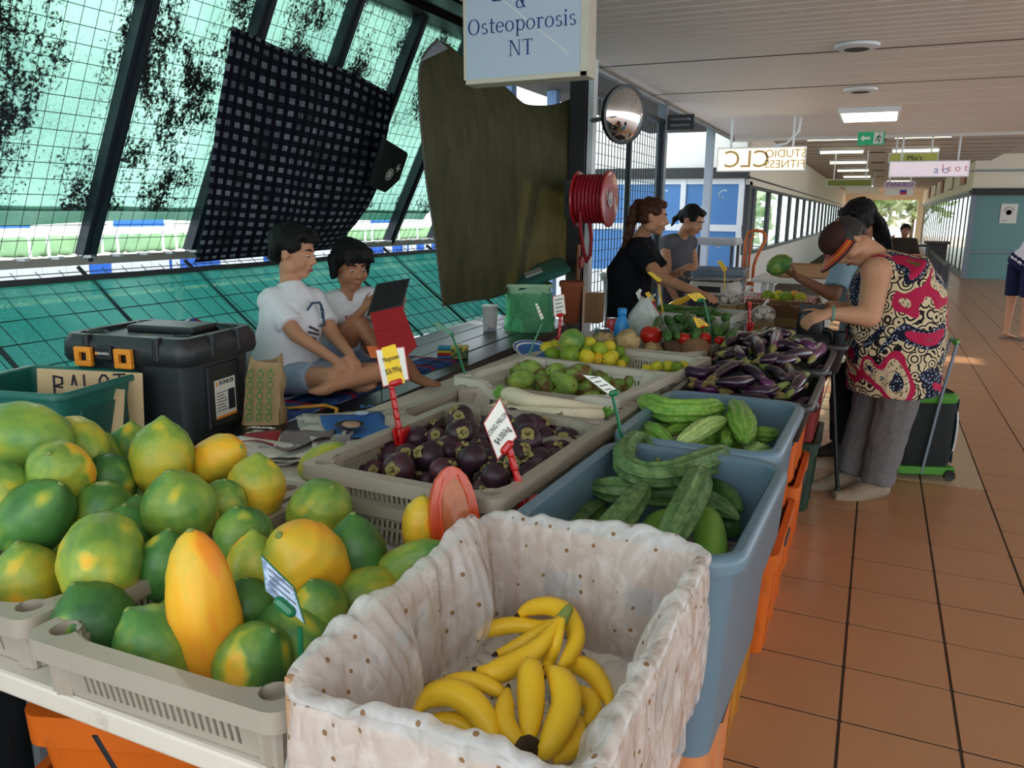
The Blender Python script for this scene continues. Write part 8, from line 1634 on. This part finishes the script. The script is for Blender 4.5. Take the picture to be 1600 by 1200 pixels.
# standing people: legs from the pelvis down
def standing(J, fwd, sep=.09, toe=.15, hz=None, kb=.03, lean=(0, 0)):
    J = dict(J); p = Vector(J['pelvis']); f = Vector(fwd).normalized(); f.z = 0; f.normalize(); r = Vector((f.y, -f.x, 0))
    for q, k in (('R', 1), ('L', -1)):
        h = p+r*sep*k-Vector((0, 0, .05)); a = Vector((p.x+lean[0], p.y+lean[1], .07))+r*sep*k*.95+f*.03*k; kn = (h+a)/2+f*kb
        J['hi'+q], J['kn'+q], J['an'+q], J['to'+q] = h, kn, a, a+f*toe-Vector((0, 0, .045))
    return J
def tail_hair(b, H):
    H.ell(b, (0, -.1, .19), (.375, .42, .35)); H.ell(b, (0, .14, .36), (.3, .24, .13)); H.ell(b, (0, -.3, .0), (.3, .2, .26))
    for k in (-1, 1): H.ell(b, (k*.3, .02, .16), (.08, .26, .16)); H.ell(b, (k*.3, -.18, -.08), (.09, .2, .16))
    H.ell(b, (0, -.46, .32), (.12, .12, .12)); b.tube([H.p(0, -.5, .34), H.p(0, -.58, .16), H.p(0, -.56, -.2), H.p(0, -.58, -.6), H.p(0, -.64, -.95), H.p(0, -.68, -1.2)], [.08*H.h, .12*H.h, .16*H.h, .15*H.h, .11*H.h, .04*H.h], 10); return b
w1d = CRv*.95+CTv*.25
person('woman in black T-shirt with ponytail reaching over the produce', standing(PEOPLE['WOMAN1'], w1d, kb=.02), w1d, .93, 'skin_a', CRv*.97+CTv*.2-CUv*.2, (0, 0, 1), .215, [('shirt', 'shirt', 'shirt_black', .006), ('trousers', 'trousers', 'jeans_dark', .005)], tail_hair, palm={'R': (0, 0, -1), 'L': (1, 0, -.3)}, bust=(.165, .13), waist=(.15, .12), hip=(.17, .14), sleeve=.62, group='people at the stall', brow='hair_brown', neck_r=.05)
def low_tail(b, H):
    H.ell(b, (0, -.1, .19), (.375, .42, .35)); H.ell(b, (0, .14, .36), (.3, .24, .13)); H.ell(b, (0, -.3, .0), (.3, .2, .26)); [H.ell(b, (k*.3, .02, .14), (.08, .26, .18)) for k in (-1, 1)]
    H.ell(b, (0, -.5, -.0), (.16, .13, .15)); b.tube([H.p(0, -.5, -.02), H.p(.1, -.58, -.25), H.p(.1, -.6, -.55)], [.12*H.h, .1*H.h, .03*H.h], 9); return b
person('woman in grey sleeveless top looking down behind the scales', standing(PEOPLE['WOMAN2'], w1d), CRv*.8+CTv*.6, .9, 'skin_a', CRv*.75+CTv*.45-CUv*.55, (0, 0, 1), .215, [('top', 'blouse', 'top_grey', .006), ('trousers', 'trousers', 'jeans_dark', .005)], low_tail, palm={'R': (0, 0, -1), 'L': (0, 0, -1)}, group='people at the stall', bust=(.15, .105), neck_r=.048)
# patterned blouse
t = NT('blouse_pattern'); c = t.coord(); big = t.noise(3.9, c, 1, .4, .5); v1 = t.n('ShaderNodeTexVoronoi'); v1.inputs['Scale'].default_value = 75; t.l(c, v1.inputs['Vector']); v2 = t.n('ShaderNodeTexVoronoi'); v2.inputs['Scale'].default_value = 19; t.l(c, v2.inputs['Vector'])
spots = t.step(v1.outputs['Distance'], .28, .34); sw = t.math('SINE', t.math('MULTIPLY', v2.outputs['Distance'], 22.0)); swm = t.step(sw, .25, .35)
cream = t.mix(swm, S(214,198,160), S(28,22,26)); cream2 = t.mix(spots, S(30,26,30), S(210,192,156)); navyd = t.mix(t.step(v1.outputs['Distance'], .3, .36), S(150,170,196), S(22,24,44)); red = t.mix(t.noise(30, c, 2), S(168,24,66), S(190,40,84)); olive = t.mix(t.noise(40, c, 3), S(70,64,34), S(140,122,70))
def between(x, a, b_): return t.math('MULTIPLY', t.math('GREATER_THAN', x, a), t.math('LESS_THAN', x, b_))
col = t.mix(t.math('GREATER_THAN', big, .42), cream2, red); col = t.mix(between(big, .47, .55), col, cream); col = t.mix(between(big, .55, .61), col, navyd); col = t.mix(t.math('GREATER_THAN', big, .7), col, olive); col = t.mix(between(big, .3, .36), col, navyd); t.done(t.bsdf(col, .75, 0, .2))
gd = -CRv*.95+CTv*.1; gj = standing(PEOPLE['GRANDMA'], gd, sep=.085, kb=.0, lean=(-.09, -.02), toe=.19)
def g_hair(b, H):
    H.ell(b, (0, -.14, .14), (.375, .4, .33)); H.ell(b, (0, -.33, -.02), (.3, .18, .26)); [H.ell(b, (k*.3, -.08, .1), (.1, .3, .22)) for k in (-1, 1)]; return b
gr, GL, GH, GB = person('woman in patterned blouse and orange-brimmed visor bending over her purse', gj, gd, 1.0, 'skin_c', -CRv*.48-CUv*.78+CTv*.1, CUv*.5-CRv*.75, .235, [('blouse', 'blouse', 'blouse_pattern', .006), ('trousers', 'trousers', 'trouser_grey', .007)], g_hair, palm={'L': (0, .6, -.6), 'R': (0, -.6, -.6)}, group='people at the stall', brow='hair_grey', bust=(.2, .185), waist=(.2, .195), hip=(.2, .178), arm=1.35, leg=1.2, neck_r=.065, curl=.7)
# visor cap
b = MB(); cap = remesh(b.ell(GH.p(0, .0, .2), [q*GH.h for q in (.4, .44, .36)], GH.R), .008, 2); 
vis = obj('cap_crown', remesh(MB().ell(GH.p(0, .06, .26), [q*GH.h for q in (.395, .4, .3)], GH.R), .008, 2), M('cap_brown', S(58,26,20), .85), gr)
def brim(u, v):
    a = PI*(.02+.96*u); r = .4+.0*v; return GH.p((.41+.1*v)*math.cos(a), .12+(.36+.34*v)*math.sin(a), .14-.05*v-.1*v*abs(math.cos(a))**2)
br_ = obj('visor_brim', MB().grid(brim, 30, 6), M('brim_orange', S(206,76,40), .6), gr, thick=.006)
obj('brim_edge', MB().tube([brim(k/30, 1) for k in range(31)], .006, 6), M('brim_dark', S(60,22,18), .7), gr); obj('brim_stripe', MB().tube([Vector(brim(k/30, .55))+GH.R @ Vector((0, 0, .004)) for k in range(31)], [(.004, .002)]*31, 6), MATS['yellow_plastic'], gr)
for q in 'RL':
    a, to = GL['an'+q], GL['to'+q]; d = (to-a); b = MB(); b.tube([a-d*.35-Vector((0, 0, .035)), a-d*.1-Vector((0, 0, .02)), a+d*.4-Vector((0, 0, .022)), a+d*.8-Vector((0, 0, .03)), to+d*.22-Vector((0, 0, .003))], [(.036, .04), (.054, .056), (.058, .054), (.056, .042), (.036, .026)], 12, True, (0, 0, 1)); obj('shoe', remesh(b, .008, 2), M('shoe_tan', S(150,134,112), .85), gr)
obj('bangle', MB().lathe([(.036, -.006), (.041, 0), (.036, .006), (.033, 0)], 18, Matrix.Translation(GL['wrL']+(GL['elL']-GL['wrL']).normalized()*.02) @ (GL['elL']-GL['wrL']).to_track_quat('Z', 'Y').to_matrix().to_4x4()), M('jade', S(120,170,160), .25), gr)
wl_ = thing('purse', 'black purse held open in the hands of the woman in the visor', 'purse', (-.27, 4.2, .87)); b = MB(); b.rings([rr(.12, .05, .02, 0), rr(.13, .06, .02, .05), rr(.12, .05, .02, .1)]); b.poly(rr(.12, .05, .02, 0)); obj('pouch', b, MATS['black_plastic'], wl_); obj('flap', MB().b2((-.06, .024, .08), (.06, .03, .15)), MATS['black_plastic'], wl_, False, .003)
# woman with long black hair holding a green papaya
def long_hair(b, H):
    H.ell(b, (0, -.1, .19), (.4, .44, .37)); H.ell(b, (0, .16, .34), (.33, .25, .16)); [H.ell(b, (k*.33, .04, .05), (.1, .28, .3)) for k in (-1, 1)]
    b.tube([H.p(0, -.3, .1), H.p(0, -.44, -.3), H.p(0, -.5, -.8), H.p(0, -.5, -1.3)], [(.34*H.h, .2*H.h), (.36*H.h, .17*H.h), (.34*H.h, .14*H.h), (.2*H.h, .06*H.h)], 12, True, H.R @ Vector((0, 1, 0))); return b
M('floral_blue', S(140,176,194), .8, var=.05, scale=8, col2=S(214,160,170), lo=.62, hi=.66)
w3d = -CRv*.9+CTv*.3
w3, W3L, W3H, W3B = person('woman with long black hair holding out a green papaya', standing(PEOPLE['WOMAN3'], w3d), w3d, .95, 'skin_d', -CRv*.85-CUv*.5+CTv*.1, (0, 0, 1), .22, [('blouse', 'shirt', 'floral_blue', .006), ('trousers', 'trousers', 'jeans_dark', .005)], long_hair, palm={'L': (-.2, .2, .9), 'R': (0, 0, -1)}, group='people at the stall', sleeve=.75, curl=.45, bust=(.16, .13))
for q in 'RL':
    a, to = W3L['an'+q], W3L['to'+q]; d = to-a; b = MB(); b.tube([a-d*.3-Vector((0, 0, .04)), a-d*.1-Vector((0, 0, .02)), a+d*.5-Vector((0, 0, .025)), to+d*.2], [(.036, .03), (.05, .05), (.056, .045), (.034, .024)], 12, True, (0, 0, 1)); obj('shoe', remesh(b, .009, 3), M('shoe_dark', S(40,30,28), .7), w3)
o = link('papaya', PAPM[0], None); place(o, (-.505, 4.83, 1.172), (.6, .3, .35), 1, (.115, .115, .155)); o.color = (.28, 0, 0, 1); tag(o, 'green papaya held up in the hand of the long haired woman', 'papaya', 'papayas'); link('blossom_scar', scar, None, o); link('stem_stub', stub, None, o)
# passer-by at the right edge
pd = CRv*.9-CTv*.2
def p_hair(b, H): return short_hair(b, H)
pj = standing(PEOPLE['PASSER'], pd, sep=.1, kb=.02, lean=(.02, 0))
ps, PL, PH, PB = person('person in white shirt and navy shorts bending at the right edge', pj, Vector((.6, .1, .7)), .95, 'skin_c', Vector((.5, .1, -.8)), Vector((.8, .2, .5)), .22, [('shirt', 'shirt', 'shirt_white', .006), ('shorts', 'shorts', 'shorts_navy', .006)], p_hair, palm={'R': (0, 1, 0), 'L': (0, -1, 0)}, group='people in the corridor', voxel=.012, shortleg=.85, hip=(.16, .13))
for q in 'RL': a, to = PL['an'+q], PL['to'+q]; obj('sandal', MB().box((a+to)/2-Vector((0, 0, .045)), (.26, .1, .018), Matrix.Rotation(math.atan2((to-a).y, (to-a).x), 3, 'Z')), M('sandal_grey', S(120,112,110), .8), ps, False, .006)
# distant dark figure
fj = {'pelvis': (.36, 14, .68), 'chest': (.36, 14, .95), 'neck': (.36, 14, 1.12), 'head': (.36, 13.98, 1.24), 'shR': (.22, 14, 1.07), 'shL': (.5, 14, 1.07), 'elR': (.13, 13.96, .97), 'wrR': (.17, 13.9, 1.1), 'haR': (.2, 13.88, 1.16), 'elL': (.55, 13.98, .86), 'wrL': (.54, 13.95, .66), 'haL': (.54, 13.94, .58)}
person('dark clad figure standing far down the corridor with one arm bent', standing(fj, (0, -1, 0)), (0, -1, 0), .8, 'skin_d', (0, -1, 0), (0, 0, 1), .19, [('shirt', 'shirt', 'figure_dark', .005), ('trousers', 'trousers', 'figure_dark', .005)], short_hair, group='people in the corridor', voxel=.012, sleeve=.95)
bpy.data.scenes.remove(_S2)
